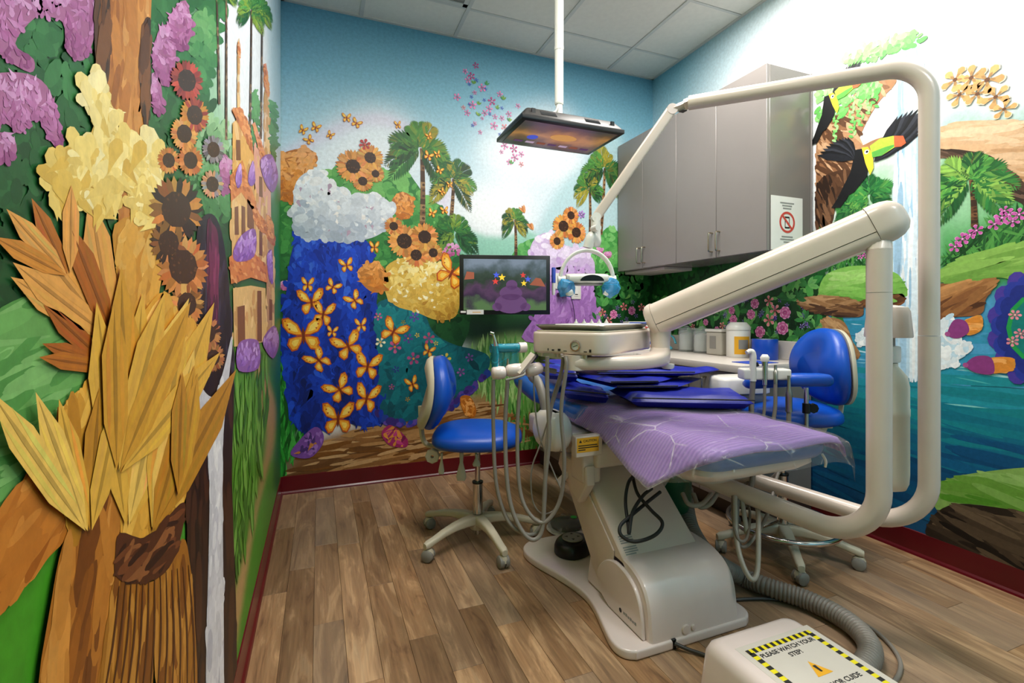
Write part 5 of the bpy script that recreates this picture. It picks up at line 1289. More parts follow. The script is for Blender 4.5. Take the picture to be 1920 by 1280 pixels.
MB().lathe([(0, .0755), (.0125, .0755), (.0125, .165), (.009, .17), (0, .17)], 12).build('cap', 'blue_ink', t2)
# wall plates
t = thing('wall_plate', 'blank white wall plate right beside the wall monitor', 'plate', (1.63, YB - .008, 1.315), 0, None, world=False)
MB().box(-.035, .035, -.006, .0, -.058, .058, .003, 2).build('cover', 'white', t)
MB().lathe([(0, 0), (.003, 0), (.003, .001), (0, .0012)], 10, T(0, -.006, .035) @ R(PI / 2, 'X')).build('screw', 'steel', t)
MB().lathe([(0, 0), (.003, 0), (.003, .001), (0, .0012)], 10, T(0, -.006, -.035) @ R(PI / 2, 'X')).build('screw', 'steel', t)
t = thing('outlet', 'white wall outlet below the lamp with a charger beside it', 'outlet', (1.775, YB - .008, 1.245), 0, None, world=False)
MB().box(-.04, .04, -.006, .0, -.06, .06, .003, 2).build('cover', 'white', t)
MB().box(-.016, .016, -.0085, -.0062, -.04, .04, .002, 1).build('socket', 'paper', t)
MB().box(-.012, .012, -.0092, -.0086, -.03, -.022).build('slot', 'dark_grey', t)
t = thing('charger', 'small black charger with a thin cable on the wall', 'charger', (1.66, YB - .02, 1.215), 0, None, world=False)
MB().box(-.045, .04, -.03, .012, -.014, .014, .006, 2).build('plug_body', 'black', t)
MB().tube(spl([(.04, -.01, 0), (.06, -.012, -.02), (.085, -.008, -.10), (.10, -.006, -.20), (.13, -.006, -.28)], 6), .0025, 8).build('cable', 'black', t)

# ================================================================== screen hung from the ceiling
cx_, cy_ = 1.10, 2.148
t = thing('ceiling_monitor', 'flat screen facing down from a white ceiling pole', 'monitor', (cx_, cy_, 1.938), 0, None, world=False)
hx_, hy_ = .267, .169
MB().box(-hx_, hx_, -hy_, hy_, .0, .020, .004, 2).build('bezel', 'black', t)
scn = MB().box(-.243, .243, -.147, .147, -.0012, -.0002).build('screen', 'screen_b', t)
# plain rows of tiles on the menu
for i in range(7):
    x = -.20 + .062 * i
    MB().box(x, x + .045, .085, .108, -.002, -.0014).build('screen_tile', ('px_purple', 'px_pale', 'px_roof')[i % 3], scn)
st_ = MB().lathe([(0, -.002), (.028, -.002), (.028, -.0014), (0, -.0014)], 18, T(-.13, .03, 0)); st_.build('screen_disc', 'px_blue', scn)
MB().lathe([(0, -.002), (.07, -.002), (.07, -.0014), (0, -.0014)], 24, T(.02, -.01, 0) @ Matrix.Scale(.55, 4, (0, 1, 0))).build('screen_patch', glow('pixel_tan', '#c08a4c', .8), scn)
rings = [[(x, y, z) for x, y in rrect(2 * (hx_ - i_), 2 * (hy_ - i_), .012, 3)] for i_, z in ((.004, .0205), (.01, .030), (.035, .062), (.04, .066))]
MB().loft(rings).build('rear_housing', pmat('charcoal_housing', '#2a2827', .4), t)
for x0, x1 in ((-.17, -.09), (.06, .14)):
    sl = MB()
    for k in range(6):
        f = k / 5; sl.box(x0, x1, -(hy_ - .012) + f * .02 - .0015, -(hy_ - .012) + f * .02 + .0005, .033 + f * .022, .0355 + f * .022)
    sl.build('vent', 'black', t)
for x in (-.215, .2): MB().box(x, x + .018, -(hy_ - .014), -(hy_ - .022), .034, .056).build('port_strip', 'black', t)
br = MB(); br.box(-.07, .07, -.05, .05, .0665, .073, .002, 1); br.box(-.015, .05, -.02, .02, .073, .083, .003, 1)
br.build('bracket', 'white', t)
top = H - 1.938 - .003
MB().tube([(0, 0, .08), (0, 0, .17)], .0165, 18).build('lower_pole', 'white', t)
MB().tube([(0, 0, .165), (0, 0, .172), (0, 0, .173), (0, 0, .43), (0, 0, .431), (0, 0, .45), (0, 0, .451), (0, 0, top)], [.02, .022, .0215, .0215, .0235, .0235, .022, .022], 20).build('pole', 'white', t)
MB().lathe([(0, top - .012), (.07, top - .012), (.075, top - .004), (.075, top), (0, top)], 28).build('ceiling_flange', 'white', t)
MB().tube(spl([(-.01, -.012, .16), (-.03, -.02, .12), (-.075, -.03, .098), (-.085, -.03, .085), (-.08, -.03, .07)], 6), .004, 8).build('cable', 'white', t)

# ================================================================== dental chair
def vec(*a): return Vector(a)
ch = thing('dental_chair', 'reclined dental chair on a white lift base, toe end towards the viewer', 'dental chair', (1.135, 1.6, 0))
xm = 1.135
left = [(.955, 1.254), (.905, 1.258), (.874, 1.283), (.866, 1.33), (.885, 1.41), (.91, 1.50), (.922, 1.58), (.912, 1.67), (.885, 1.77), (.852, 1.87), (.838, 1.95), (.85, 2.01), (.895, 2.05), (.96, 2.06)]
outl = [(p.x, p.y) for p in spl([(x, y, 0) for x, y in left + [(2 * xm - x, y) for x, y in left[::-1]]], 4, True)]
MB().prism(outl, .001, .032, .008, 3).build('base_plate', 'warm_white', ch, smooth=50)
def side_prism(prof, x0, x1, bev=.015, seg=3):
    """profile given in (y, z), run across the chair from x0 to x1"""
    b = bmesh.new()
    vs = [b.verts.new((x0, y, z)) for y, z in prof]; f = b.faces.new(vs)
    r = bmesh.ops.extrude_face_region(b, geom=[f])
    for e in r['geom']:
        if isinstance(e, bmesh.types.BMVert): e.co.x = x1
    bmesh.ops.recalc_face_normals(b, faces=b.faces[:])
    if bev:
        ed = [e for e in b.edges if abs(e.verts[0].co.x - e.verts[1].co.x) < 1e-6]
        bmesh.ops.bevel(b, geom=ed, offset=bev, segments=seg, affect='EDGES', profile=0.6)
    m_ = MB(); m_.bm(b); return m_
cov = [(p.y, p.z) for p in spl([(0, 1.258, .0015), (0, 1.266, .09), (0, 1.278, .15), (0, 1.302, .192), (0, 1.345, .22), (0, 1.41, .236), (0, 1.54, .238), (0, 1.62, .225)], 5)] + [(1.66, .033), (1.30, .033), (1.30, .0015)]
side_prism(cov, .968, 1.335, .018).build('motor_cover', 'warm_white', ch, smooth=35)
pan = [(p.y, p.z) for p in spl([(0, 1.285, .034), (0, 1.292, .10), (0, 1.308, .15), (0, 1.34, .186), (0, 1.39, .206), (0, 1.45, .21), (0, 1.51, .185), (0, 1.555, .13), (0, 1.54, .065), (0, 1.48, .034)], 4)]
side_prism(pan, .953, .97, .008).build('side_panel', 'warm_white', ch, smooth=35)
MB().lathe([(0, 0), (.0075, 0), (.0075, .0006), (0, .0006)], 16, T(.9528, 1.405, .065) @ R(-PI / 2, 'Y')).build('maker_mark', 'ink', ch)
for k in range(6): MB().box(.9522, .9528, 1.388 - .0125 * k - .009, 1.388 - .0125 * k, .0625, .0695 + .002 * (k % 2)).build('maker_mark', 'grey_ink', ch)
MB().box(1.045, 1.062, 1.2535, 1.262, .0015, .034, .002, 1).build('cord_slot', 'black', ch)
for x, r in ((1.105, .016), (1.135, .009)):
    MB().lathe([(0, 0), (r, 0), (r * .9, .006), (0, .007)], 18, T(x, 1.2625, .05) @ R(PI / 2, 'X')).build('cover_button', 'warm_white', ch)
# slanted lift arm
armp = [(1.39, .215), (1.70, .475), (1.86, .475), (1.86, .42), (1.56, .05), (1.44, .05)]
side_prism(armp, .968, 1.292, .012).build('lift_arm', 'beige', ch, smooth=35)
side_prism([(1.46, .24), (1.72, .455), (1.82, .39), (1.54, .06), (1.48, .06)], .961, .9675, .003).build('lift_arm_cover', 'beige', ch, smooth=35)
lb = MB()
LM = T(0, 1.39, .215) @ R(math.atan2(.26, .31), 'X')
for k in range(9):
    if k != 4: lb.box(.985, 1.04 - (.012 if k in (3, 8) else 0), .10 - .008 * k, .104 - .008 * k, .0006, .001, mat=LM)
o = lb.build('data_label', 'grey_ink', ch); o['kind'] = 'stuff'
# knuckle, seat frame
side_prism([(1.65, .345), (1.585, .43), (1.59, .50), (1.80, .50), (1.82, .45), (1.76, .40)], .925, .966, .012).build('knuckle', 'beige', ch, smooth=35)
side_prism([(1.65, .345), (1.585, .43), (1.59, .50), (1.80, .50), (1.82, .45), (1.76, .40)], 1.294, 1.335, .012).build('knuckle', 'beige', ch, smooth=35)
MB().box(1.0, 1.25, 1.69, 1.80, .481, .487, .002, 1).build('boot_gap', 'black', ch)
MB().box(.965, 1.50, 1.58, 2.22, .488, .585, .02, 3).build('seat_frame', 'beige', ch)
MB().box(.92, 1.0, 1.60, 1.70, .43, .56, .014, 3).build('frame_bracket', 'beige', ch)
# caution sticker on the frame's near face
MB().box(.872, .985, 1.568, 1.60, .545, .622, .003, 1).build('sticker_plate', 'beige', ch)
MB().box(.876, .968, 1.5668, 1.5678, .563, .616).build('caution_sticker', 'yellow', ch)
text('caution_text', 'CAUTION', .0125, 'ink', ch, T(.930, 1.5662, .604) @ R(PI / 2, 'X'))
MB().add([(.884, 1.5664, .599), (.896, 1.5664, .599), (.890, 1.5664, .610)], [(0, 1, 2)]).build('caution_triangle', 'ink', ch, fix=False)
cl = MB()
for z, w_ in ((.588, .08), (.580, .084), (.572, .03)): cl.box(.881, .881 + w_, 1.5662, 1.5667, z - .0018, z + .0018)
o = cl.build('caution_lines', 'ink', ch); o['kind'] = 'stuff'
# cushions
def cushion(x0, x1, y0, y1, z0, z1, r=.05, e=.028, tilt=0.0, n=7):
    """pillow-edged pad; tilt raises the far end"""
    cx_, cy_ = (x0 + x1) / 2, (y0 + y1) / 2
    rings = []
    for k in range(n + 1):
        a = -PI / 2 + PI * k / n
        ins = e * (1 - math.cos(a)); z = (z0 + z1) / 2 + (z1 - z0) / 2 * math.sin(a)
        rings.append([(cx_ + x, cy_ + y, z + tilt * (cy_ + y - y0)) for x, y in rrect(x1 - x0 - 2 * ins, y1 - y0 - 2 * ins, max(r - ins * .5, .01), 6)])
    return MB().loft(rings)
cushion(1.03, 1.56, 1.09, 1.80, .602, .678, .07, .03).build('leg_cushion', 'blue_cushion', ch, smooth=60)
cushion(1.0, 1.58, 1.76, 2.20, .602, .682, .06, .03).build('seat_cushion', 'blue_cushion', ch, smooth=60)
cushion(1.0, 1.52, 2.18, 2.60, .60, .70, .12, .035, .18).build('back_cushion', 'blue_cushion', ch, smooth=60)
cushion(1.14, 1.38, 2.585, 2.68, .69, .77, .045, .03, .1).build('headrest', 'blue_vinyl', ch, smooth=60)
# pan below the leg cushion
rings = []
for z, i_, yb in ((.601, .02, 0), (.585, .018, 0), (.56, .04, .02), (.52, .10, .09), (.495, .16, .2)):
    rings.append([(1.295 + x, 1.44 + yb / 2 + y, z) for x, y in rrect(.53 - 2 * i_, .66 - i_ - yb, .07, 6)])
MB().loft(rings).build('leg_pan', 'beige', ch, smooth=60)
for p0, p1 in (((1.138,1.12,0.634), (1.15,1.109,0.6)), ((1.535,1.113,0.613), (1.545,1.109,0.569))):
    MB().tube(spl([p0, ((p0[0] + p1[0]) / 2 + .002, (p0[1] + p1[1]) / 2 - .006, (p0[2] + p1[2]) / 2), p1], 4), .004, 8).build('cushion_band', 'white', ch)
# left armrest with its hinge cover
rings = []
for k in range(9):
    a = -PI / 2 + PI * k / 8
    i_ = .05 * (1 - math.cos(a))
    rings.append([(.885 + x, 1.79 + y, .60 + .078 * math.sin(a) * (1 if a > 0 else 1.0)) for x, y in rrect(.12 - 2 * i_ * .7, .20 - 2 * i_, .05 - i_ * .3, 5)])
MB().loft(rings).build('hinge_cover', 'white', ch, smooth=60)
MB().tube(spl([(.875, 1.82, .655), (.872, 1.85, .72), (.872, 1.90, .78), (.872, 1.98, .80)], 5), [.03, .026, .024, .024, .024, .024, .024, .024, .024, .024, .024, .024, .024, .024, .024, .02], 14, sq=.7).build('armrest', 'grey_plastic', ch)
MB().box(.93, 1.03, 1.70, 1.90, .56, .60, .012, 2).build('hinge_link', 'warm_white', ch)
MB().tube([(.93, 1.74, .43), (.88, 1.73, .40)], .014, 10).build('frame_lever', 'warm_white', ch)
# green reservoir hung below the seat
MB().lathe([(0, .22), (.03, .222), (.055, .24), (.07, .28), (.072, .40), (.065, .46), (.03, .487), (0, .487)], 24, T(1.41, 1.68, 0)).build('reservoir', 'green_tank', ch, smooth=60)
# black cord looping in front of the arm
MB().tube(spl([(1.084,1.507,0.477), (1.027,1.465,0.468), (0.994,1.435,0.417), (0.968,1.381,0.359), (0.959,1.363,0.345), (0.993,1.392,0.396), (1.05,1.413,0.436), (1.104,1.434,0.449)], 7), .006, 10).build('cord', 'rubber', ch)
MB().tube(spl([(1.077,1.51,0.473), (1.045,1.436,0.438), (1.05,1.369,0.405), (1.061,1.322,0.377), (1.025,1.315,0.345), (0.964,1.339,0.324), (0.929,1.364,0.339), (0.938,1.382,0.364), (0.991,1.393,0.387), (1.067,1.406,0.417), (1.133,1.423,0.436)], 7), .006, 10).build('cord', 'rubber', ch)

# ---- purple towel and clear film over the leg end
def cloth_fn(u_, v_, lift, hl, hf, hr):
    """u_: 0 right edge .. 1 left hem, v_: 0 toe end .. 1 rear"""
    xr, xl = 1.565, 1.045; y0, y1 = 1.085, 1.95
    hang_l = hl * (1.0 - .72 * v_); W_ = (xr - xl) + hang_l + hr
    s = u_ * W_ - hr
    L_ = (y1 - y0) + hf; tt = v_ * L_ - hf
    x = xr - s; z = .681 + lift
    if s < 0:
        x = xr + lift + .25 * -s; z -= min(-s, .3) * .95
    over = s - (xr - xl)
    if over > 0:
        x = xl - over * .62 - lift; z -= over * .80
        z -= .012 * math.sin(v_ * 9) * over / max(hang_l, 1e-3)
    y = y0 + tt + (max(over, 0) * .65 + max(0, .06 + over) * .25) * (1 - v_)
    if tt < 0:
        y = y - tt - lift - .02 * min(1, -tt / .03); z -= -tt * .95 * (1 if over < 0 else max(.2, 1 - over * 6))
    # round the shoulder
    d = abs(over) if over > -.05 else 9
    if d < .05: z -= .010 * (1 - d / .05)
    d = abs(s) if s < .05 else 9
    if d < .05: z -= .008 * (1 - d / .05)
    d = abs(tt) if tt < .05 else 9
    if d < .05: z -= .008 * (1 - d / .05)
    z += .003 * math.sin(x * 23 + y * 11) + .002 * math.sin(y * 37)
    return (x, y, z)
def cloth(name, nu, nv, lift, hl, hf, hr, th, mat_, v1=1.0):
    vs = [cloth_fn(i / (nu - 1), v1 * j / (nv - 1), lift, hl, hf, hr) for j in range(nv) for i in range(nu)]
    fs = [(j * nu + i, j * nu + i + 1, (j + 1) * nu + i + 1, (j + 1) * nu + i) for j in range(nv - 1) for i in range(nu - 1)]
    o = MB().add(vs, fs).build(name, mat_, smooth=80)
    if th:
        md = o.modifiers.new('thickness', 'SOLIDIFY'); md.thickness = th; md.offset = 1
    return o
def towel_mat():
    m, nt, b = new_mat('purple_towel'); N = nt.nodes.new; L = nt.links.new
    tc = N('ShaderNodeTexCoord')
    wv = N('ShaderNodeTexWave'); wv.wave_type = 'BANDS'; wv.bands_direction = 'Y'; wv.inputs['Scale'].default_value = 22
    wv.inputs['Distortion'].default_value = 1.2; wv.inputs['Detail'].default_value = 2
    L(tc.outputs['Object'], wv.inputs['Vector'])
    n = N('ShaderNodeTexNoise'); n.inputs['Scale'].default_value = 420; L(tc.outputs['Object'], n.inputs['Vector'])
    rp = N('ShaderNodeValToRGB'); rp.color_ramp.elements[0].color = (*hx('#6a42a0'), 1); rp.color_ramp.elements[1].color = (*hx('#9c72ca'), 1)
    mx = N('ShaderNodeMath'); mx.operation = 'MULTIPLY_ADD'; mx.inputs[1].default_value = .55; L(wv.outputs['Fac'], mx.inputs[0])
    m3 = N('ShaderNodeMath'); m3.operation = 'MULTIPLY'; m3.inputs[1].default_value = .6; L(n.outputs['Fac'], m3.inputs[0]); L(m3.outputs[0], mx.inputs[2])
    L(mx.outputs[0], rp.inputs['Fac']); L(rp.outputs['Color'], b.inputs['Base Color'])
    bp = N('ShaderNodeBump'); bp.inputs['Strength'].default_value = .5; bp.inputs['Distance'].default_value = .004
    L(mx.outputs[0], bp.inputs['Height']); L(bp.outputs['Normal'], b.inputs['Normal'])
    setp(b, rough=.85, sheen=.3); return m
M['towel'] = towel_mat()
tw = cloth('towel', 40, 44, .001, .17, .022, .05, .008, 'towel')
tag(tw, 'purple ribbed towel draped over the leg end of the dental chair', 'towel')
fm = cloth('plastic_cover', 48, 44, .016, .185, .10, .075, 0, 'film', .93)
tag(fm, 'clear crinkled plastic cover pulled over the purple towel and leg rest', 'plastic cover')

# ---- folded lead aprons
def fold_slab(quad, z0, th, amp=.006, nx=16, ny=12, seed=0, droop=(0, 0, 0, 0), z0s=None):
    """soft folded layer over a four-cornered plan; droop lowers each corner"""
    q = random.Random(seed); ph = [q.uniform(0, 6) for _ in range(4)]
    A, B, C_, D_ = [Vector((*p, 0)) for p in quad]
    def pt(i, j, top):
        f, g = i / (nx - 1), j / (ny - 1)
        p = A * (1 - f) * (1 - g) + B * f * (1 - g) + C_ * f * g + D_ * (1 - f) * g
        e = min(f, 1 - f, g, 1 - g) * 8; e = min(1, e)
        k = math.sqrt(max(0, 1 - (1 - e) ** 2))
        dz = droop[0] * (1 - f) * (1 - g) + droop[1] * f * (1 - g) + droop[2] * f * g + droop[3] * (1 - f) * g
        w_ = amp * (math.sin(f * 9 + ph[0] + g * 4) + .6 * math.sin(g * 13 + ph[1] - f * 5) + .5 * math.sin(f * 21 + g * 17 + ph[2]))
        z = z0 + th * .5 + (th * .5 * k + w_ * .6 * k if top else -th * .5 * k) + dz
        return (p.x, p.y, z)
    m_ = MB()
    vs = [pt(i, j, True) for j in range(ny) for i in range(nx)] + [pt(i, j, False) for j in range(ny) for i in range(nx)]
    fs = []; o = nx * ny
    for j in range(ny - 1):
        for i in range(nx - 1):
            a = j * nx + i; fs.append((a, a + 1, a + nx + 1, a + nx)); fs.append((o + a, o + a + nx, o + a + nx + 1, o + a + 1))
    edge = [(i, 0) for i in range(nx)] + [(nx - 1, j) for j in range(1, ny)] + [(i, ny - 1) for i in range(nx - 2, -1, -1)] + [(0, j) for j in range(ny - 2, 0, -1)]
    for k in range(len(edge)):
        (i, j), (i2, j2) = edge[k], edge[(k + 1) % len(edge)]
        fs.append((j * nx + i, j2 * nx + i2, o + j2 * nx + i2, o + j * nx + i))
    m_.add(vs, fs); return m_, [pt(i, 0, False) for i in range(nx)]
def apron(label, layers, seed):
    q0 = layers[0][0]
    t = thing('lead_apron', label, 'apron', (q0[0][0], q0[0][1], layers[0][1]), 0, 'folded lead aprons on the chair')
    for k, (quad, z0, th, dr) in enumerate(layers):
        m_, ed = fold_slab(quad, z0, th, seed=seed + k, droop=dr)
        o = m_.build('fold', 'navy', t, smooth=70)
        MB().tube([(x, y, z + th * .3) for x, y, z in ed], .003, 8).build('binding', 'navy_edge', t)
    return t
apron('navy lead apron with a blunt pointed end, lowest and nearest on the towel', [([(1.14, 1.60), (1.56, 1.40), (1.70, 1.62), (1.22, 1.90)], .703, .05, (0, -.004, 0, 0))], 1)
apron('navy lead apron folded double, middle of the pile on the chair', [([(1.15, 1.72), (1.38, 1.62), (1.68, 1.80), (1.12, 2.36)], .762, .015, (-.004, 0, 0, 0)), ([(1.14, 1.75), (1.32, 1.67), (1.62, 1.84), (1.10, 2.40)], .779, .014, (-.004, 0, 0, 0))], 21)
apron('navy lead apron with turned-up corner, topmost of the pile', [([(1.14, 1.86), (1.54, 1.70), (1.72, 1.74), (1.62, 2.02)], .798, .022, (0, 0, .006, 0)), ([(1.06, 2.0), (1.46, 1.76), (1.58, 1.96), (1.09, 2.34)], .823, .014, (0, 0, 0, 0))], 41)
apron('rolled navy lead apron at the left edge of the pile', [([(.985, 1.88), (1.10, 1.70), (1.135, 1.80), (1.16, 2.20)], .703, .052, (0, 0, 0, 0)), ([(.965, 2.0), (1.06, 1.88), (1.075, 2.0), (1.03, 2.36)], .772, .045, (0, 0, 0, .02))], 61)

# ================================================================== delivery unit: post, sprung beam, swing arm, instrument head
du = thing('delivery_unit', 'beige delivery unit on a bent tube post with sprung beam and gauge head', 'delivery unit', (1.42, 1.58, .40))
def bent_tube(pts, rad, r, n=20, steps=10):
    """straight runs joined by round bends of the given radius"""
    pts = [Vector(p) for p in pts]; path = [pts[0]]
    for i in range(1, len(pts) - 1):
        a = (pts[i - 1] - pts[i]).normalized(); b = (pts[i + 1] - pts[i]).normalized()
        ang = a.angle(b); d = rad / math.tan(ang / 2)
        p0 = pts[i] + a * d; p1 = pts[i] + b * d
        c = pts[i] + (a + b).normalized() * (rad / math.sin(ang / 2))
        v0 = p0 - c; v1 = p1 - c; om = v0.angle(v1)
        for k in range(steps + 1):
            f = k / steps
            path.append(c + (v0 * math.sin((1 - f) * om) + v1 * math.sin(f * om)) / math.sin(om))
    path.append(pts[-1])
    return MB().tube(path, r, n)
P1 = vec(1.603, .979, 0)
M1 = vec(1.40, 1.62, .43)
bent_tube([M1, vec(P1.x, P1.y, .352), vec(P1.x, P1.y, 1.135)], .15, .0335, 24, 12).build('post_lower', 'beige', du, smooth=60)
MB().tube([(P1.x, P1.y, 1.1365), (P1.x, P1.y, 1.27)], .0335, 24).build('post_upper', 'beige', du, smooth=60)
bR, bL = vec(*(1.633,0.967,1.36)), vec(*(1.206,1.566,1.043))
dirb = (bL - bR).normalized(); sideb = dirb.cross(vec(0, 0, 1)).normalized(); upb = sideb.cross(dirb)
def beam_rings(sec, f0, f1, taper=1.0, n=6):
    out = []
    for k in range(n + 1):
        f = f0 + (f1 - f0) * k / n; c = bR + (bL - bR) * f
        out.append([tuple(c + sideb * x + upb * y) for x, y in sec])
    return out
secU = [p for p in rrect(.100, .124, .045, 7) if p[1] > -.022]
secU = sorted(secU, key=lambda p: math.atan2(p[1] + .022, p[0]))
secU = [(.05, -.0215)] + [p for p in secU if p[1] > -.02] + [(-.05, -.0215)]
secL = [(x * .97, y) for x, y in rrect(.100, .124, .03, 7) if y < -.026]
secL = [(-.0485, -.0235)] + sorted(secL, key=lambda p: math.atan2(p[1] + .0235, p[0])) + [(.0485, -.0235)]
MB().loft(beam_rings(secU, .06, .97)).build('beam_shell', 'beige', du, smooth=35)
MB().loft(beam_rings(secL, .06, .97)).build('beam_underside', 'beige', du, smooth=35)
full = rrect(.104, .13, .045, 7)
rg = []
for f, k in ((.058, 1), (.03, 1.0), (.005, .97), (-.02, .88), (-.04, .7), (-.052, .45), (-.056, .15)):
    c = bR + (bL - bR) * f; rg.append([tuple(c + sideb * x * k + upb * y * k) for x, y in full])
MB().loft(rg).build('beam_end_cap', 'beige', du, smooth=50)
rg = []
for f, k in ((.972, 1), (.985, 1.0), (1.0, .94), (1.012, .78), (1.018, .5)):
    c = bR + (bL - bR) * f; rg.append([tuple(c + sideb * x * k + upb * y * k) for x, y in full])
MB().loft(rg).build('beam_end_cap', 'beige', du, smooth=50)
c0 = bR + (bL - bR) * .10
MB().tube([(P1.x, P1.y, 1.268), tuple(vec(P1.x, P1.y, 1.30)), tuple((c0 + vec(P1.x, P1.y, c0.z)) / 2 - upb * .05)], [.034, .036, .038], 20).build('beam_pivot', 'beige', du, smooth=50)
# column at the beam's low end, swing arm to the head
cp = bL + (bR - bL) * .045
MB().tube([(cp.x, cp.y, cp.z - .05), (cp.x, cp.y, .96), (cp.x, cp.y, .93)], [.04, .036, .036], 20).build('beam_column', 'beige', du, smooth=50)
sw = spl([(.83, 1.50, .901), (.92, 1.455, .901), (1.04, 1.44, .901), (1.16, 1.475, .903), (cp.x, cp.y, .905)], 7)
rg = []
for i, p in enumerate(sw):
    t_ = (sw[min(i + 1, len(sw) - 1)] - sw[max(i - 1, 0)]).normalized(); s_ = t_.cross(vec(0, 0, 1)).normalized()
    f = i / (len(sw) - 1); hh = .046 + .02 * max(0, (f - .6) / .4); w_ = .085 - .01 * f
    rg.append([tuple(p + s_ * x + vec(0, 0, y + (hh - .046) / 2)) for x, y in rrect(w_, hh, .018, 4)])
MB().loft(rg).build('swing_arm', 'beige', du, smooth=50)
MB().lathe([(0, .878), (.042, .878), (.042, .93), (0, .93)], 24, T(.83, 1.50, 0)).build('swing_arm_end', 'beige', du)
MB().lathe([(0, .862), (.02, .862), (.024, .868), (.024, .88), (0, .88)], 18, T(cp.x + .02, cp.y - .02, 0)).build('lock_knob', 'white', du)
MB().lathe([(0, .924), (.052, .924), (.052, .9305), (0, .9305)], 28, T(.86, 1.535, 0)).build('turntable', 'black', du)
# head
HM = T(.99, 1.635, 0) @ R(math.radians(-57.3), 'Z')
MB().prism(rrect(.30, .47, .05, 8), .931, 1.008, .010, 3, HM).build('head_body', 'beige', du, smooth=50)
MB().prism(rrect(.28, .45, .045, 8), 1.0085, 1.013, .001, 1, HM).build('head_mat', 'cream', du, smooth=50)
GM = HM @ T(.045, -.2355, .962) @ R(PI / 2, 'X')
MB().lathe([(.013, 0), (.0185, 0), (.0195, .003), (.0185, .006), (.015, .006), (.0145, .003), (.013, 0)], 28, GM).build('gauge_rim', 'chrome', du)
MB().lathe([(0, .0), (.0145, .0), (.0145, .002), (0, .002)], 24, GM).build('gauge_face', 'paper', du)
MB().box(-.010, .008, -.0009, .0009, .0024, .003, mat=GM @ R(.35, 'Z')).build('gauge_needle', 'ink', du)
ic = [(-.065, .004, .008), (-.045, .01, .005), (-.02, .011, .008), (.004, .013, .0022), (.082, .012, .003), (.10, .008, .010)]
for x, w_, h_ in ic:
    MB().box(x - w_ / 2, x + w_ / 2, -.2358, -.2352, .9415, .9415 + h_, mat=HM).build('symbol', 'ink', du)
for x in (-.10, -.045, -.03, .0, .012, .065, .075):
    MB().tube([(x, -.22, .931), (x, -.22, .918)], .0055, 10, mat=HM).build('valve', 'cream', du)
# handle bar in a teal barrier sleeve
h0, h1 = vec(*(0.705,1.646,0.949)), vec(*(0.577,1.643,0.948))
MB().tube([h0, h0 + (h1 - h0) * .22], .019, 14).build('handle_socket', 'warm_white', du)
MB().tube([h0 + (h1 - h0) * .2, h1], .013, 14).build('handle_bar', 'teal_plastic', du)
MB().tube([h0 + (h1 - h0) * .23, h1 + (h1 - h0) * .06], .0165, 14).build('handle_sleeve', 'teal_film', du)
sv = []
for k in range(13):
    f = .2 + .86 * k / 12; p = h0 + (h1 - h0) * f; w_ = .006 * math.sin(k * 1.9)
    sv += [tuple(p + vec(0, 0, -.014)), tuple(p + vec(w_, w_, -.04)), tuple(p + vec(-w_, w_ * .6, -.068 - .004 * (k % 2)))]
MB().add(sv, [(3 * k + j, 3 * k + 3 + j, 3 * k + 4 + j, 3 * k + 1 + j) for k in range(12) for j in range(2)]).build('sleeve_skirt', 'teal_film', du, fix=False)
# holders on a slanted link
l0, l1 = vec(*(0.712,1.59,0.927)), vec(*(0.654,1.591,0.861))
MB().tube([l0, l1], .014, 4).build('holder_link', 'beige', du, smooth=0)
MB().tube([vec(*(0.739,1.622,0.924)), vec(*(0.691,1.619,0.868))], .010, 4).build('holder_link', 'dark_grey', du, smooth=0)
for pa, pb in (((0.567,1.625,0.863), (0.616,1.617,0.864)), ((0.618,1.616,0.869), (0.683,1.601,0.874)), ((0.691,1.609,0.863), (0.755,1.615,0.877))):
    pa, pb = Vector(pa), Vector(pb)
    MB().tube([pa, pa + (pb - pa) * .12, pa + (pb - pa) * .5, pa + (pb - pa) * .88, pb], [.017, .022, .024, .022, .016], 12).build('instrument_holder', 'warm_white', du, smooth=60)
MB().tube([vec(*(0.75,1.618,0.873)), vec(*(0.813,1.614,0.859))], .0095, 12).build('holder_stub', 'grey_plastic', du)
MB().tube(spl([vec(*(0.607,1.588,0.841)), vec(*(0.64,1.575,0.849)), vec(*(0.67,1.574,0.859)), vec(*(0.676,1.593,0.869))], 5), .004, 8).build('holder_rail', 'grey_plastic', du)
# drill handpiece
hp = [(0.586,1.629,0.86), (0.586,1.629,0.913), (0.584,1.629,0.958), (0.582,1.63,0.973), (0.575,1.633,0.998)]
MB().tube(hp, [.011, .010, .009, .006, .0055], 12).build('handpiece', 'chrome', du, smooth=60)
MB().tube([(0.577,1.632,1), (0.565,1.637,1.004)], .0065, 10).build('handpiece_head', 'chrome', du, smooth=60)
MB().tube([(0.582,1.63,0.867), (0.582,1.63,0.958)], .0135, 12).build('handpiece_sleeve', 'teal_film', du)
MB().tube([(0.627,1.623,0.874), (0.627,1.623,0.891), (0.627,1.623,0.912)], [.008, .006, .003], 10).build('scaler_tip', 'brass', du)
def hose(pts, r, mat_='hose', name='hose', par=None, n=10):
    return MB().tube(spl(pts, 8), r, n).build(name, mat_, par or du, smooth=70)
hose([(0.572,1.623,0.839), (0.572,1.623,0.673), (0.577,1.611,0.488), (0.6,1.591,0.38), (0.627,1.559,0.333), (0.678,1.538,0.311), (0.717,1.534,0.338), (0.733,1.538,0.436), (0.745,1.555,0.579), (0.772,1.566,0.744), (0.785,1.518,0.864), (0.783,1.497,0.925)], .0068)
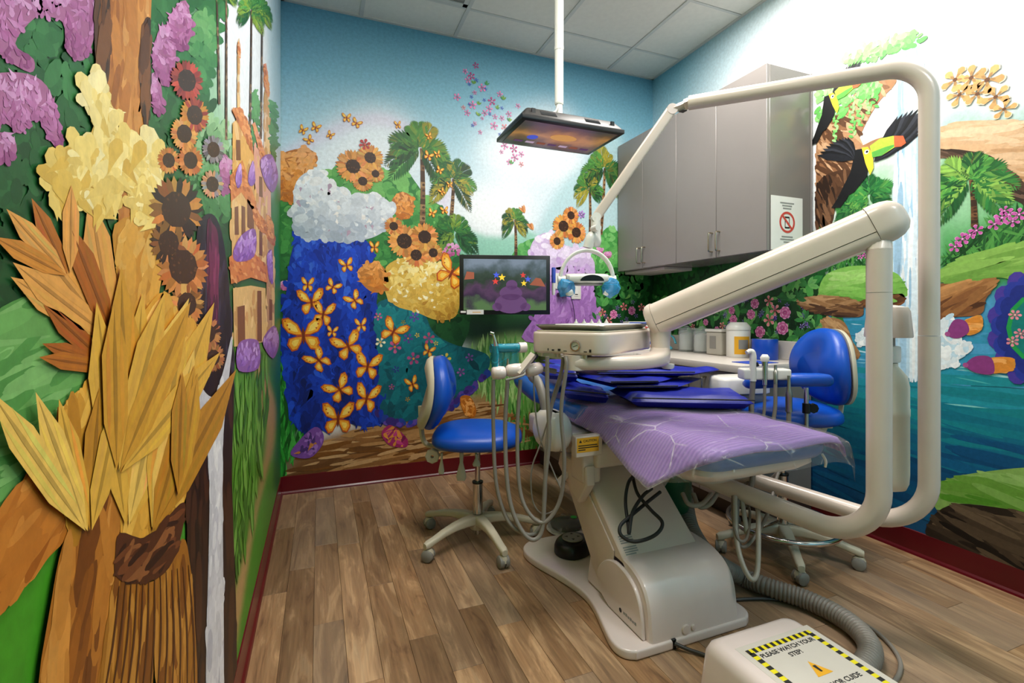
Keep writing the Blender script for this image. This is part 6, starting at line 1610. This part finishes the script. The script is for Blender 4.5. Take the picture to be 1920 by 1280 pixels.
hose([(0.619,1.605,0.839), (0.611,1.608,0.673), (0.61,1.587,0.492), (0.622,1.561,0.388), (0.653,1.527,0.318), (0.687,1.513,0.305), (0.713,1.514,0.346), (0.725,1.52,0.498), (0.738,1.515,0.645), (0.736,1.526,0.809), (0.736,1.526,0.924)], .0075)
hose([(0.661,1.588,0.839), (0.651,1.592,0.673), (0.648,1.572,0.492), (0.661,1.545,0.406), (0.7,1.519,0.359), (0.737,1.504,0.374), (0.771,1.491,0.447), (0.777,1.478,0.578), (0.767,1.482,0.741), (0.783,1.475,0.886), (0.785,1.485,0.926)], .0068)
hose([(0.72,1.608,0.856), (0.721,1.597,0.743), (0.733,1.581,0.63), (0.778,1.553,0.5), (0.796,1.535,0.438), (0.769,1.535,0.385), (0.725,1.552,0.372), (0.7,1.573,0.419), (0.702,1.583,0.519), (0.733,1.581,0.602), (0.769,1.578,0.704), (0.8,1.555,0.821), (0.812,1.528,0.88)], .0028)
# instrument tray with paper liner, on the head
tr = thing('instrument_tray', 'white oblong instrument tray lying on top of the gauge head', 'tray', (.99, 1.635, 1.0135))
rg = [[tuple(HM @ vec(x, y, z)) for x, y in rrect(.27 + 2 * e_, .43 + 2 * e_, .03, 5)] for e_, z in ((-.012, 1.0137), (-.004, 1.02), (.006, 1.031), (.004, 1.033), (-.006, 1.024), (-.014, 1.017))]
MB().loft(rg).build('tray_body', 'steel', tr, smooth=50)
MB().box(-.12, .12, -.10, .19, 1.0185, 1.033, .004, 1, HM).build('paper_liner', 'paper', tr)
for k in range(5):
    q_ = HM @ vec(-.09 + .012 * k, .02 + .045 * k, 0)
    o = MB().lathe([(.0095, 1.0335), (.008, 1.038), (.0035, 1.043), (.002, 1.050), (0, 1.051)], 12, T(q_.x, q_.y, 0)).build('rubber_cup', 'white', None, smooth=60)
    tag(o, ['small white cup tip on the tray, leftmost of five', 'small white cup tip on the tray, second of five from left', 'small white cup tip on the tray, middle of five',
            'small white cup tip on the tray, fourth of five from left', 'small white cup tip on the tray, rightmost of five'][k], 'cup tip', 'cup tips on the tray')

# ================================================================== operating light on its own bent post
dl = thing('dental_light', 'white operating light hung from a tall bent beige tube', 'dental light', (1.50, 1.62, .40))
P2 = vec(1.827, .965, 0); M2 = vec(1.50, 1.66, .44); E2 = vec(*(1.377,1.552,1.915))
bent_tube([M2, vec(P2.x, P2.y, .36), vec(P2.x, P2.y, 1.0)], .15, .0285, 24, 12).build('post_lower', 'beige', dl, smooth=60)
bent_tube([vec(P2.x, P2.y, 1.0015), vec(P2.x, P2.y, 1.875), E2], .115, .0275, 24, 14).build('post_upper', 'beige', dl, smooth=60)
J = vec(*(1.333,1.607,1.9)); K = vec(*(1.048,1.72,1.463))
dJ = (J - E2).normalized()
MB().tube([E2 - dJ * .01, E2 + dJ * .018, E2 + dJ * .02, J + dJ * .012], [.023, .023, .017, .016], 4).build('elbow_block', 'beige', dl, smooth=0)
MB().box(-.012, .012, -.012, .012, -.024, -.02, .001, 1, T(*(E2 + dJ * .025))).build('elbow_plate', 'dark_grey', dl)
rt_ = vec(.9298, -.3681, 0)
fw_ = vec(.3681, .9298, 0)
MB().tube([J - fw_ * .02, J + fw_ * .02], .0215, 18).build('elbow_joint', 'warm_white', dl)
ax = (K - J).normalized(); sd = ax.cross(fw_).normalized()
rg = []
for f, k in ((0, 1.0), (.04, 1.0), (.97, .92), (1, .8)):
    c = J + (K - J) * f; rg.append([tuple(c + sd * x * k + fw_ * y * k) for x, y in rrect(.042, .036, .008, 3)])
MB().loft(rg).build('sprung_arm', 'beige', dl, smooth=40)
MB().tube([K - fw_ * .018, K + fw_ * .018], .019, 16).build('wrist_joint', 'white', dl)
LH = T(*(1.001,1.712,1.229)) @ R(-math.radians(21.6066), 'Z')
zt = .098
wr = [tuple(K), tuple(K + vec(0, 0, -.05)), tuple(K + vec(0, 0, -.10) + fw_ * -.0), tuple(LH @ vec(.02, 0, zt + .055)), tuple(LH @ vec(.004, 0, zt + .01))]
MB().tube(spl(wr, 4), [.02] * 7 + [.022] * 6 + [.02] * 4, 16).build('neck', 'white', dl, smooth=60)
q_ = LH @ vec(.03, -.02, zt + .085)
MB().tube([q_ + fw_ * .02 + rt_ * -.004, q_ - fw_ * .022 + rt_ * .01], .0135, 14).build('tension_knob', 'white', dl, smooth=40)
yk = [(-.106 * math.cos(PI * k / 16), 0, -.02 + .118 * math.sin(PI * k / 16)) for k in range(17)]
rg = []
for k, p in enumerate(yk):
    a = PI * k / 16; rad = vec(-math.cos(a), 0, math.sin(a)); w_ = .026 + .014 * math.sin(a)
    rg.append([tuple(LH @ (Vector(p) + rad * x + vec(0, 1, 0) * y)) for x, y in rrect(.013, w_, .005, 3)])
MB().loft(rg).build('yoke', 'white', dl, smooth=50)
for s_ in (-1, 1):
    MB().tube([LH @ vec(s_ * .116, 0, -.022), LH @ vec(s_ * .085, 0, -.022)], .019, 16).build('yoke_pivot', 'white', dl, smooth=40)
    MB().tube(spl([LH @ vec(s_ * .088, -.02, -.03), LH @ vec(s_ * .092, -.035, -.055), LH @ vec(s_ * .08, -.045, -.075), LH @ vec(s_ * .062, -.045, -.07)], 4), .012, 10).build('grip', 'white', dl, smooth=60)
    bf = bmesh.new(); bmesh.ops.create_icosphere(bf, subdivisions=2, radius=.036)
    qq = random.Random(5 + s_)
    for v in bf.verts: v.co *= qq.uniform(.75, 1.2)
    MB().bm(bf, LH @ T(s_ * .088, -.035, -.055) @ Matrix.Diagonal((1, .9, 1.05, 1))).build('grip_barrier', 'blue_film', dl, smooth=30)
rg = []
for x, k in ((-.082, .75), (-.075, .95), (-.03, 1.0), (.03, 1.0), (.075, .95), (.082, .75)):
    rg.append([tuple(LH @ vec(x, y * k, z * k - .012 + .06 * (0) - .35 * 0 + (-.006 if y < 0 else .004))) for y, z in rrect(.12, .034, .014, 4)])
MB().loft(rg).build('head_shell', 'white', dl, smooth=50)
hd = [(.012 + .046 * math.cos(PI * k / 14), -.0655, -.029 + .024 * math.sin(PI * k / 14)) for k in range(15)]
MB().loft([[tuple(LH @ vec(*p)) for p in hd], [tuple(LH @ vec(p[0], p[1] + .006, p[2])) for p in hd]]).build('vent_panel', 'black', dl)
MB().lathe([(0, 0), (.066, 0), (.07, .004), (.07, .008), (0, .008)], 28, LH @ T(-.005, 0, -.042) @ Matrix.Diagonal((1, .7, 1, 1))).build('lens', 'grey_plastic', dl)

# ---- water bottle between the posts
wb = thing('water_bottle', 'white plastic water bottle hung upside between the two tube posts', 'bottle', (1.85, 1.10, .46), 0, None, world=False)
M['bottle'] = pmat('milky_plastic', '#e4dccb', .4, .03, sss=.0)
MB().lathe([(0, .004), (.03, .0), (.05, .008), (.058, .03), (.06, .06), (.06, .26), (.0612, .262), (.0612, .285), (.06, .287), (.06, .36), (.054, .395), (.036, .42), (.028, .43), (.028, .44), (0, .44)], 32).build('bottle_body', 'bottle', wb, smooth=60)
MB().box(-.028, .028, -.028, .028, .441, .50, .008, 2).build('bottle_neck', 'white', wb)
MB().lathe([(0, .501), (.02, .501), (.02, .53), (0, .53)], 18).build('bottle_stem', 'grey_plastic', wb)
MB().lathe([(.0, .53), (.068, .53), (.07, .534), (.062, .62), (.055, .634), (.02, .642), (0, .643)], 32).build('cap_cover', 'beige', wb, smooth=50)
MB().tube([(-.02, -.02, .47), (-.22, -.10, .47)], .009, 10).build('bracket', 'beige', wb)

# ================================================================== assistant's holder
ah = thing('instrument_stand', 'white assistant instrument bar with four tools beside the chair', 'instrument stand', (1.66, 1.55, .62))
AM = T(*(1.699,1.478,0.83)) @ R(-math.radians(24), 'Z')
MB().box(-.095, .095, -.03, .035, -.026, .018, .008, 3, AM).build('holder_bar', 'white', ah)
MB().box(-.02, .13, .035, .10, -.03, .0, .012, 3, AM).build('bar_link', 'white', ah)
CM = T(*(1.777,1.684,0.765)) @ R(-.2, 'Z')
rg = []
for z, k in ((-.05, .9), (-.045, 1), (.01, 1), (.022, .95), (.026, .85)):
    rg.append([tuple(CM @ vec(x, y, z)) for x, y in rrect(.25 * k, .14 * k, .04, 5)])
MB().loft(rg).build('arm_body', 'white', ah, smooth=50)
MB().lathe([(0, .0265), (.05, .0265), (.055, .032), (.05, .038), (0, .038)], 24, CM @ T(.07, .0, 0)).build('cup_rest', 'warm_white', ah)
MB().box(-.05, .08, -.065, .06, -.09, -.0505, .01, 2, CM).build('arm_underbox', 'grey_plastic', ah)
MB().tube([CM @ vec(.0, .0, -.09), CM @ vec(-.02, .0, -.2), vec(1.5, 1.70, .54)], [.02, .02, .02], 12).build('arm_post', 'grey_plastic', ah)
def A(x, y, z): return AM @ vec(x, y, z)
MB().tube(spl([A(-.057, -.025, -.03), A(-.057, -.025, .04), A(-.057, -.025, .075), A(-.065, -.025, .09), A(-.085, -.03, .085)], 5), [.013] * 10 + [.0125] * 5 + [.011] * 3 + [.0085] * 3, 14).build('suction_tip', 'white', ah, smooth=60)
MB().tube([A(-.045, -.03, .045), A(-.04, -.03, .03)], .006, 8).build('suction_lever', 'black', ah)
MB().tube([A(-.012, -.03, -.045), A(-.012, -.03, .03), A(-.012, -.03, .05)], [.009, .011, .012], 14).build('syringe_body', 'chrome', ah, smooth=60)
MB().tube([A(-.012, -.03, .05), A(-.012, -.03, .066), A(-.012, -.03, .078)], [.015, .018, .010], 14).build('syringe_head', 'white', ah, smooth=60)
MB().tube([A(.03, -.03, -.04), A(.03, -.03, .01), A(.03, -.03, .012), A(.03, -.03, .035)], [.008, .009, .006, .006], 12).build('ejector', 'steel', ah, smooth=60)
MB().tube([A(.075, -.045, -.005), A(.075, -.045, -.055), A(.075, -.045, -.08), A(.075, -.045, -.085), A(.075, -.045, -.15)], [.006, .0075, .014, .0125, .0125], 14).build('steel_handpiece', 'steel', ah, smooth=60)
for x, y, zb, r, q0 in ((-.057, -.025, -.03, .0105, (1.56, 1.42, .40)), (-.012, -.03, -.045, .006, (1.58, 1.44, .42)), (.03, -.03, -.04, .0075, (1.62, 1.44, .42)), (.075, -.045, -.15, .009, (1.68, 1.42, .42))):
    p0 = A(x, y, zb); hose([p0, p0 + vec(-.01, .0, -.14), vec(*q0), vec(q0[0] - .05, q0[1] + .12, .36), vec(1.50, 1.62, .45)], r, 'hose', 'hose', ah)
# loops of tubing hanging below the chair
for pts, r in (([(1.428,1.37,0.399), (1.368,1.308,0.297), (1.337,1.256,0.233), (1.335,1.214,0.191), (1.371,1.221,0.207), (1.425,1.264,0.306), (1.488,1.325,0.367), (1.51,1.381,0.394)], .0085),
               ([(1.455,1.381,0.391), (1.396,1.33,0.283), (1.397,1.307,0.245), (1.441,1.301,0.269), (1.542,1.325,0.339), (1.656,1.388,0.424), (1.72,1.416,0.471)], .0065),
               ([(1.437,1.389,0.391), (1.389,1.343,0.336), (1.359,1.29,0.287), (1.403,1.294,0.282), (1.479,1.35,0.339), (1.492,1.388,0.384)], .005),
               ([(1.466,1.377,0.391), (1.432,1.326,0.317), (1.428,1.317,0.283)], .0085)):
    hose(pts, r, 'hose_light' if r > .008 else 'hose', 'hose', ah)
for pts in ([(1.353,1.562,0.353), (1.341,1.512,0.33), (1.386,1.495,0.33), (1.46,1.519,0.353)], [(1.414,1.57,0.342), (1.409,1.529,0.304), (1.445,1.514,0.315), (1.505,1.534,0.342)]):
    hose(pts, .009, 'hose_light', 'hose', ah)

# ================================================================== stools
def stool(name, label, loc, rz, seat_z, a0, arm_rest=False, ringed=False, tilt=0.0):
    t = thing(name, label, 'stool', (*loc, 0), rz, 'blue operator stools', world=False)
    t.rotation_euler = (0, 0, rz)
    # base
    MB().lathe([(0, .06), (.036, .06), (.042, .075), (.044, .10), (.038, .125), (0, .125)], 24).build('hub', 'cream', t, smooth=50)
    for k in range(5):
        a = a0 - rz + 2 * PI * k / 5; d = vec(math.cos(a), math.sin(a), 0); n_ = vec(-d.y, d.x, 0)
        rg = []
        for f, z, w_, h_ in ((.03, .104, .05, .045), (.08, .107, .046, .04), (.14, .104, .04, .034), (.20, .094, .036, .03), (.25, .08, .034, .028), (.285, .072, .034, .03), (.30, .068, .026, .024)):
            rg.append([tuple(d * f + n_ * x + vec(0, 0, z + y)) for x, y in rrect(w_, h_, .01, 3)])
        MB().loft(rg).build('base_arm', 'cream', t, smooth=50)
        c = d * .282; q = a + 1.1 + k
        cm = T(c.x, c.y, .027) @ R(q, 'Z')
        cs = MB().lathe([(0, -.024), (.02, -.024), (.0255, -.02), (.0265, -.004), (.02, -.003), (.02, .003), (.0265, .004), (.0255, .02), (.02, .024), (0, .024)], 22, cm @ R(PI / 2, 'X')).build('caster', 'grey_plastic', t, smooth=40)
        MB().tube([(c.x, c.y, .03), (c.x, c.y, .062)], .008, 10).build('stem', 'steel', cs)
        MB().loft([[tuple(cm @ vec(x, y, z)) for x, y in rrect(.05 * kk, .03, .012, 3)] for z, kk in ((.0, 1.0), (.015, .95), (.028, .6))]).build('hood', 'cream', cs, smooth=50)
    # column
    MB().tube([(0, 0, .125), (0, 0, .125 + (seat_z - .2) * .55)], .0235, 22).build('outer_tube', 'chrome', t, smooth=50)
    zt_ = .125 + (seat_z - .2) * .55
    MB().tube([(0, 0, zt_), (0, 0, zt_ + .008)], .026, 22).build('collar', 'black', t)
    MB().tube([(0, 0, zt_ + .008), (0, 0, seat_z - .035)], .013, 16).build('inner_tube', 'chrome', t, smooth=50)
    MB().tube([(0, 0, .03), (0, 0, .06)], .011, 12).build('tail', 'chrome', t)
    MB().box(-.20, .10, -.045, .045, seat_z - .036, seat_z - .004, .006, 2).build('mechanism', 'cream', t)
    # seat: waisted saddle outline
    ol = [(p.x, p.y) for p in spl([(.20, .0, 0), (.185, .10, 0), (.11, .185, 0), (.0, .205, 0), (-.11, .19, 0), (-.185, .12, 0), (-.20, 0, 0), (-.185, -.12, 0), (-.11, -.19, 0), (0, -.205, 0), (.11, -.185, 0), (.185, -.10, 0)], 4, True)]
    rg = []
    for k in range(11):
        a = -PI / 2 + PI * .5 * k / 10 * 2
        s_ = 1 - .14 * (1 - math.cos(a)) if a < 0 else 1 - .9 * (1 - math.cos(a)) ** 1.6
        z = seat_z + .022 + (.022 * math.sin(a) if a < 0 else .062 * math.sin(a))
        rg.append([(x * s_ * 1.05, y * s_ * 1.05, z) for x, y in ol])
    MB().loft(rg).build('seat', 'blue_vinyl', t, smooth=70)
    # backrest
    zb = seat_z + .115
    def bk(y, z, x): return (-.235 - tilt * (z - .1) + x, y, zb + z * .85)
    bo = [(p.x, p.y) for p in spl([(0, -.06, 0), (.10, -.04, 0), (.175, .04, 0), (.195, .14, 0), (.165, .25, 0), (.09, .325, 0), (0, .345, 0), (-.09, .325, 0), (-.165, .25, 0), (-.195, .14, 0), (-.175, .04, 0), (-.10, -.04, 0)], 4, True)]
    cy0, cz0 = 0, .14
    rg = []
    for f, s_ in ((0, .93), (.012, .98), (.028, 1.0), (.045, .97), (.06, .88), (.07, .7), (.074, .4)):
        rg.append([bk(cy0 + (y - cy0) * s_, cz0 + (z - cz0) * s_, f - .02 * (y / .2) ** 2 * 0 + .05 * (y / .2) ** 2) for y, z in bo])
    MB().loft(rg).build('backrest', 'blue_vinyl', t, smooth=70)
    rg = []
    for f, s_ in ((-.001, .985), (-.016, .98), (-.03, .9), (-.036, .7)):
        rg.append([bk(cy0 + (y - cy0) * s_, cz0 + (z - cz0) * s_, f + .05 * (y / .2) ** 2) for y, z in bo])
    MB().loft(rg).build('back_shell', 'cream', t, smooth=60)
    MB().tube(spl([(-.19, 0, seat_z - .02), (-.235, 0, seat_z - .015), (-.262, 0, seat_z + .03), (-.272 - tilt * .02, 0, seat_z + .17)], 5), .012, 4).build('back_bar', 'cream', t, smooth=0)
    # controls
    MB().lathe([(.008, -.014), (.03, -.014), (.034, -.008), (.034, .008), (.03, .014), (.008, .014), (.008, -.014)], 8, T(-.205, -.06, seat_z - .05) @ R(PI / 2, 'X')).build('knob', 'cream', t, smooth=0)
    for x, y, ln_, s_ in ((-.07, -.07, .12, 1), (.0, -.09, .05, .8), (-.16, -.07, .09, .6)):
        rg = [[(x + a_, y - .02 * f, seat_z - .03 - ln_ * f + b_) for a_, b_ in rrect(w_ * s_, .012, .004, 2)] for f, w_ in ((0, .02), (.3, .018), (.55, .03), (.8, .044), (1, .04))]
        rg = [[(x + px_ * s_, y - .012 - .02 * f + py_, seat_z - .03 - ln_ * f) for px_, py_ in rrect(w_, .01, .004, 2)] for f, w_ in ((0, .02), (.35, .016), (.6, .032), (.85, .046), (1, .036))]
        MB().loft(rg).build('lever', 'cream', t, smooth=50)
    if ringed:
        nn = 48; rr = .225
        MB().tube([(rr * math.cos(2 * PI * k / nn), rr * math.sin(2 * PI * k / nn), .135) for k in range(nn + 1)], .0115, 12).build('foot_ring', 'chrome', t, smooth=60)
        for k in range(3):
            a = 2 * PI * k / 3 + .5
            MB().tube([(.03 * math.cos(a), .03 * math.sin(a), .14), (rr * math.cos(a), rr * math.sin(a), .135)], .006, 8).build('ring_spoke', 'chrome', t)
    return t
stool('operator_stool', 'blue padded stool with cream base standing before the back mural', (.70, 2.21), math.radians(-20), .468, math.radians(131), tilt=-.12)
sB = stool('assistant_stool', 'blue padded stool with chrome foot ring by the worktop', (1.95, 1.60), math.radians(158), .60, math.radians(160), ringed=True, tilt=-.06)
# swing-round arm support on the assistant stool
ap = [(1.719,1.6,0.771), (1.743,1.525,0.784), (1.794,1.44,0.801), (1.877,1.386,0.804), (1.949,1.379,0.801)]
inv = (T(1.95, 1.60, 0) @ R(math.radians(158), 'Z')).inverted()
pts = [inv @ Vector(p) for p in spl(ap, 5)]
rg = []
for i, p in enumerate(pts):
    t_ = (pts[min(i + 1, len(pts) - 1)] - pts[max(i - 1, 0)]).normalized(); s_ = t_.cross(vec(0, 0, 1)).normalized()
    e_ = min(i, len(pts) - 1 - i); k = (.35, .75, .93)[e_] if e_ < 3 else 1
    rg.append([tuple(p + s_ * x * k + vec(0, 0, y * k)) for x, y in rrect(.075, .052, .022, 5)])
MB().loft(rg).build('arm_support', 'blue_vinyl', sB, smooth=60)
q0 = inv @ Vector((1.85,1.408,0.772)); 
MB().tube([q0, vec(q0.x, q0.y, .56)], .0095, 14).build('support_post', 'chrome', sB, smooth=50)
MB().tube([vec(q0.x, q0.y, .56), vec(q0.x * .3, q0.y * .3, .565)], .0095, 10).build('support_bar', 'chrome', sB)
q1 = vec(q0.x, q0.y, q0.z - .085)
MB().tube([q1 + vec(0, 0, .02), q1 - vec(0, 0, .02)], .015, 14).build('support_clamp', 'black', sB)
dq = (inv.to_3x3() @ vec(.93, -.37, 0)) * .028
MB().tube([q1, q1 + dq], .008, 8).build('clamp_screw', 'black', sB)
MB().lathe([(.0, -.008), (.019, -.008), (.021, 0), (.019, .008), (0, .008)], 8, T(*(q1 + dq)) @ R(PI / 2, 'X')).build('clamp_knob', 'black', sB, smooth=0)

# ================================================================== foot controls, hose, floor box
fc = thing('foot_control', 'black round foot control lying on the chair base plate', 'foot pedal', (1.04, 1.89, .033), math.radians(25), None, world=False)
rg = []
for z, k in ((.0, .96), (.006, 1.0), (.035, .98), (.05, .9), (.058, .7)):
    rg.append([(x, y, z) for x, y in [(p.x * k, p.y * k) for p in spl([(.085, .0, 0), (.06, .06, 0), (.0, .075, 0), (-.07, .055, 0), (-.095, 0, 0), (-.07, -.055, 0), (.0, -.075, 0), (.06, -.06, 0)], 4, True)]])
MB().loft(rg).build('pedal_body', 'black', fc, smooth=50)
MB().lathe([(0, .058), (.044, .0585), (.046, .062), (.042, .066), (0, .066)], 26, T(-.01, 0, 0)).build('pedal_disc', 'grey_plastic', fc, smooth=40)
for k in range(4):
    a = PI / 4 + PI / 2 * k
    MB().add([(-.01 + .036 * math.cos(a), .036 * math.sin(a), .0666), (-.01 + .022 * math.cos(a + .35), .022 * math.sin(a + .35), .0666), (-.01 + .022 * math.cos(a - .35), .022 * math.sin(a - .35), .0666)], [(0, 1, 2)]).build('pedal_arrow', 'ink', fc, fix=False)
MB().tube(spl([(.08, -.02, .02), (.13, -.05, .008), (.18, -.08, .006)], 5), .004, 8).build('pedal_cord', 'rubber', fc)
fd = thing('wrapped_pedal', 'round foot pedal wrapped in clear plastic on the wooden floor', 'foot pedal', (1.146,2.158,0), 0, None, world=False)
MB().lathe([(0, .002), (.095, .002), (.10, .008), (.095, .016), (0, .016)], 30).build('pedal_base', 'white', fd)
MB().lathe([(0, .0165), (.075, .0165), (.08, .03), (.06, .042), (0, .045)], 28).build('pedal_disc', 'dark_grey', fd, smooth=40)
bf = bmesh.new(); bmesh.ops.create_icosphere(bf, subdivisions=3, radius=1)
qq = random.Random(9)
for v in bf.verts:
    k = qq.uniform(.92, 1.06); v.co = Vector((v.co.x * .098 * k, v.co.y * .098 * k, max(v.co.z, -.25) * .046 * k + .018))
MB().bm(bf).build('wrap', 'film', fd, smooth=30)
MB().lathe([(0, .064), (.016, .064), (.016, .0655), (0, .0655)], 14, T(.03, -.02, 0)).build('green_dot', pmat('green_sticker', '#27c23c', .5), fd)

def ribbed(pts, r, pitch=.0135):
    ctrl = spl(pts, 40); L_ = [0.0]
    for i in range(1, len(ctrl)): L_.append(L_[-1] + (ctrl[i] - ctrl[i - 1]).length)
    n = int(L_[-1] / (pitch / 4)); path = []; rs = []; j = 0
    for k in range(n + 1):
        s = L_[-1] * k / n
        while j < len(L_) - 2 and L_[j + 1] < s: j += 1
        f = (s - L_[j]) / max(L_[j + 1] - L_[j], 1e-9)
        path.append(ctrl[j].lerp(ctrl[j + 1], f)); rs.append(r * (1.0, .97, .86, .97)[k % 4])
    return MB().tube(path, rs, 16)
o = ribbed([(1.502,1.717,0.304), (1.46,1.659,0.226), (1.414,1.57,0.18), (1.374,1.435,0.152), (1.534,1.453,0.045), (1.578,1.357,0.04), (1.642,1.253,0.036), (1.659,1.139,0.036), (1.631,1.045,0.036), (1.563,0.979,0.036), (1.442,0.936,0.038), (1.285, .90, .045)], .034).build('conduit_hose', 'hose', None, smooth=60)
tag(o, 'thick grey corrugated conduit hose curving over the floor', 'hose')
o = MB().tube(spl([(1.732,1.218,0.007), (1.74,1.147,0.007), (1.736,1.074,0.007), (1.706,1.007,0.007), (1.654,0.95,0.007), (1.579,0.913,0.007), (1.469,0.888,0.007)], 8), .0065, 10).build('floor_cable', 'hose', None, smooth=60)
tag(o, 'thin grey cable on the floor outside the corrugated hose', 'cable')
o = MB().tube(spl([(1.437,1.384,0.007), (1.524,1.357,0.007), (1.611,1.315,0.007), (1.654,1.284,0.007)], 8), .0065, 10).build('floor_cable', 'dark_grey', None, smooth=60)
tag(o, 'short dark cable leaving the chair base towards the corrugated hose', 'cable')
o = MB().tube(spl([(1.053, 1.2525, .022), (1.06, 1.245, .02), (1.085, 1.225, .012), (1.12, 1.19, .007), (1.15, 1.13, .007), (1.15, 1.075, .012)], 8), .006, 10).build('power_cord', 'dark_grey', None, smooth=60)
tag(o, 'grey power cord from the chair base slot to the floor box', 'cable')
bx = thing('floor_box', 'cream floor box with a yellow and black step warning label', 'box', (1.12, .84, 0))
rg = []
for z, g_ in ((.001, .02), (.06, .014), (.17, .004), (.19, -.004), (.1985, -.016), (.2, -.024)):
    rg.append([(1.118 + x, .82 + y, z) for x, y in rrect(.315 + 2 * g_, .42 + 2 * g_, .03, 5)])
MB().loft(rg).build('housing', 'warm_white', bx, smooth=50)
LZ = .2003
MB().box(1.005, 1.27, .66, .965, LZ - .0005, LZ + .0002).build('clear_label', 'label', bx)
x0, x1, y0, y1 = 1.022, 1.252, .70, .948; bw = .016
MB().box(x0, x1, y0, y1, LZ + .0003, LZ + .0006).build('warning_border', 'hazard_yellow', bx)
MB().box(x0 + bw, x1 - bw, y0 + bw, y1 - bw, LZ + .0007, LZ + .001).build('warning_panel', 'label', bx)
def stripe(name, quad):
    MB().add([(*p, LZ + .0008) for p in quad], [(0, 1, 2, 3)]).build(name, 'ink', bx, fix=False)
ns = 11
for k in range(ns):
    xs = x0 + (x1 - x0) * k / ns; wd = (x1 - x0) / ns * .5
    stripe('hazard_stripe', [(xs, y1 - bw), (xs + wd, y1 - bw), (xs + wd, y1), (xs, y1)])
    stripe('hazard_stripe', [(xs + wd * .6, y0), (xs + wd * 1.6, y0), (xs + wd * 1.6, y0 + bw), (xs + wd * .6, y0 + bw)])
for k in range(10):
    ys = y0 + (y1 - y0) * k / 10; wd = (y1 - y0) / 10 * .5
    stripe('hazard_stripe', [(x0, ys), (x0 + bw, ys), (x0 + bw, ys + wd), (x0, ys + wd)])
    stripe('hazard_stripe', [(x1 - bw, ys), (x1, ys), (x1, ys + wd), (x1 - bw, ys + wd)])
mx_ = (x0 + x1) / 2
for s_, y, sz in (('PLEASE WATCH YOUR', .916, .0185), ('STEP!', .894, .0185), ('POR FAVOR CUIDE', .785, .0185), ('SU PASO!', .763, .0185)):
    text('warning_text', s_, sz, 'ink', bx, T(mx_, y, LZ + .0012), bold=.0004)
MB().add([(mx_ - .026, .814, LZ + .0014), (mx_ + .026, .814, LZ + .0014), (mx_, .862, LZ + .0014)], [(0, 1, 2)]).build('warning_triangle', 'yellow', bx, fix=False)
MB().add([(mx_ - .003, .824, LZ + .0018), (mx_ + .003, .824, LZ + .0018), (mx_ + .005, .846, LZ + .0018), (mx_ - .005, .846, LZ + .0018)], [(0, 1, 2, 3)]).build('warning_mark', 'ink', bx, fix=False)
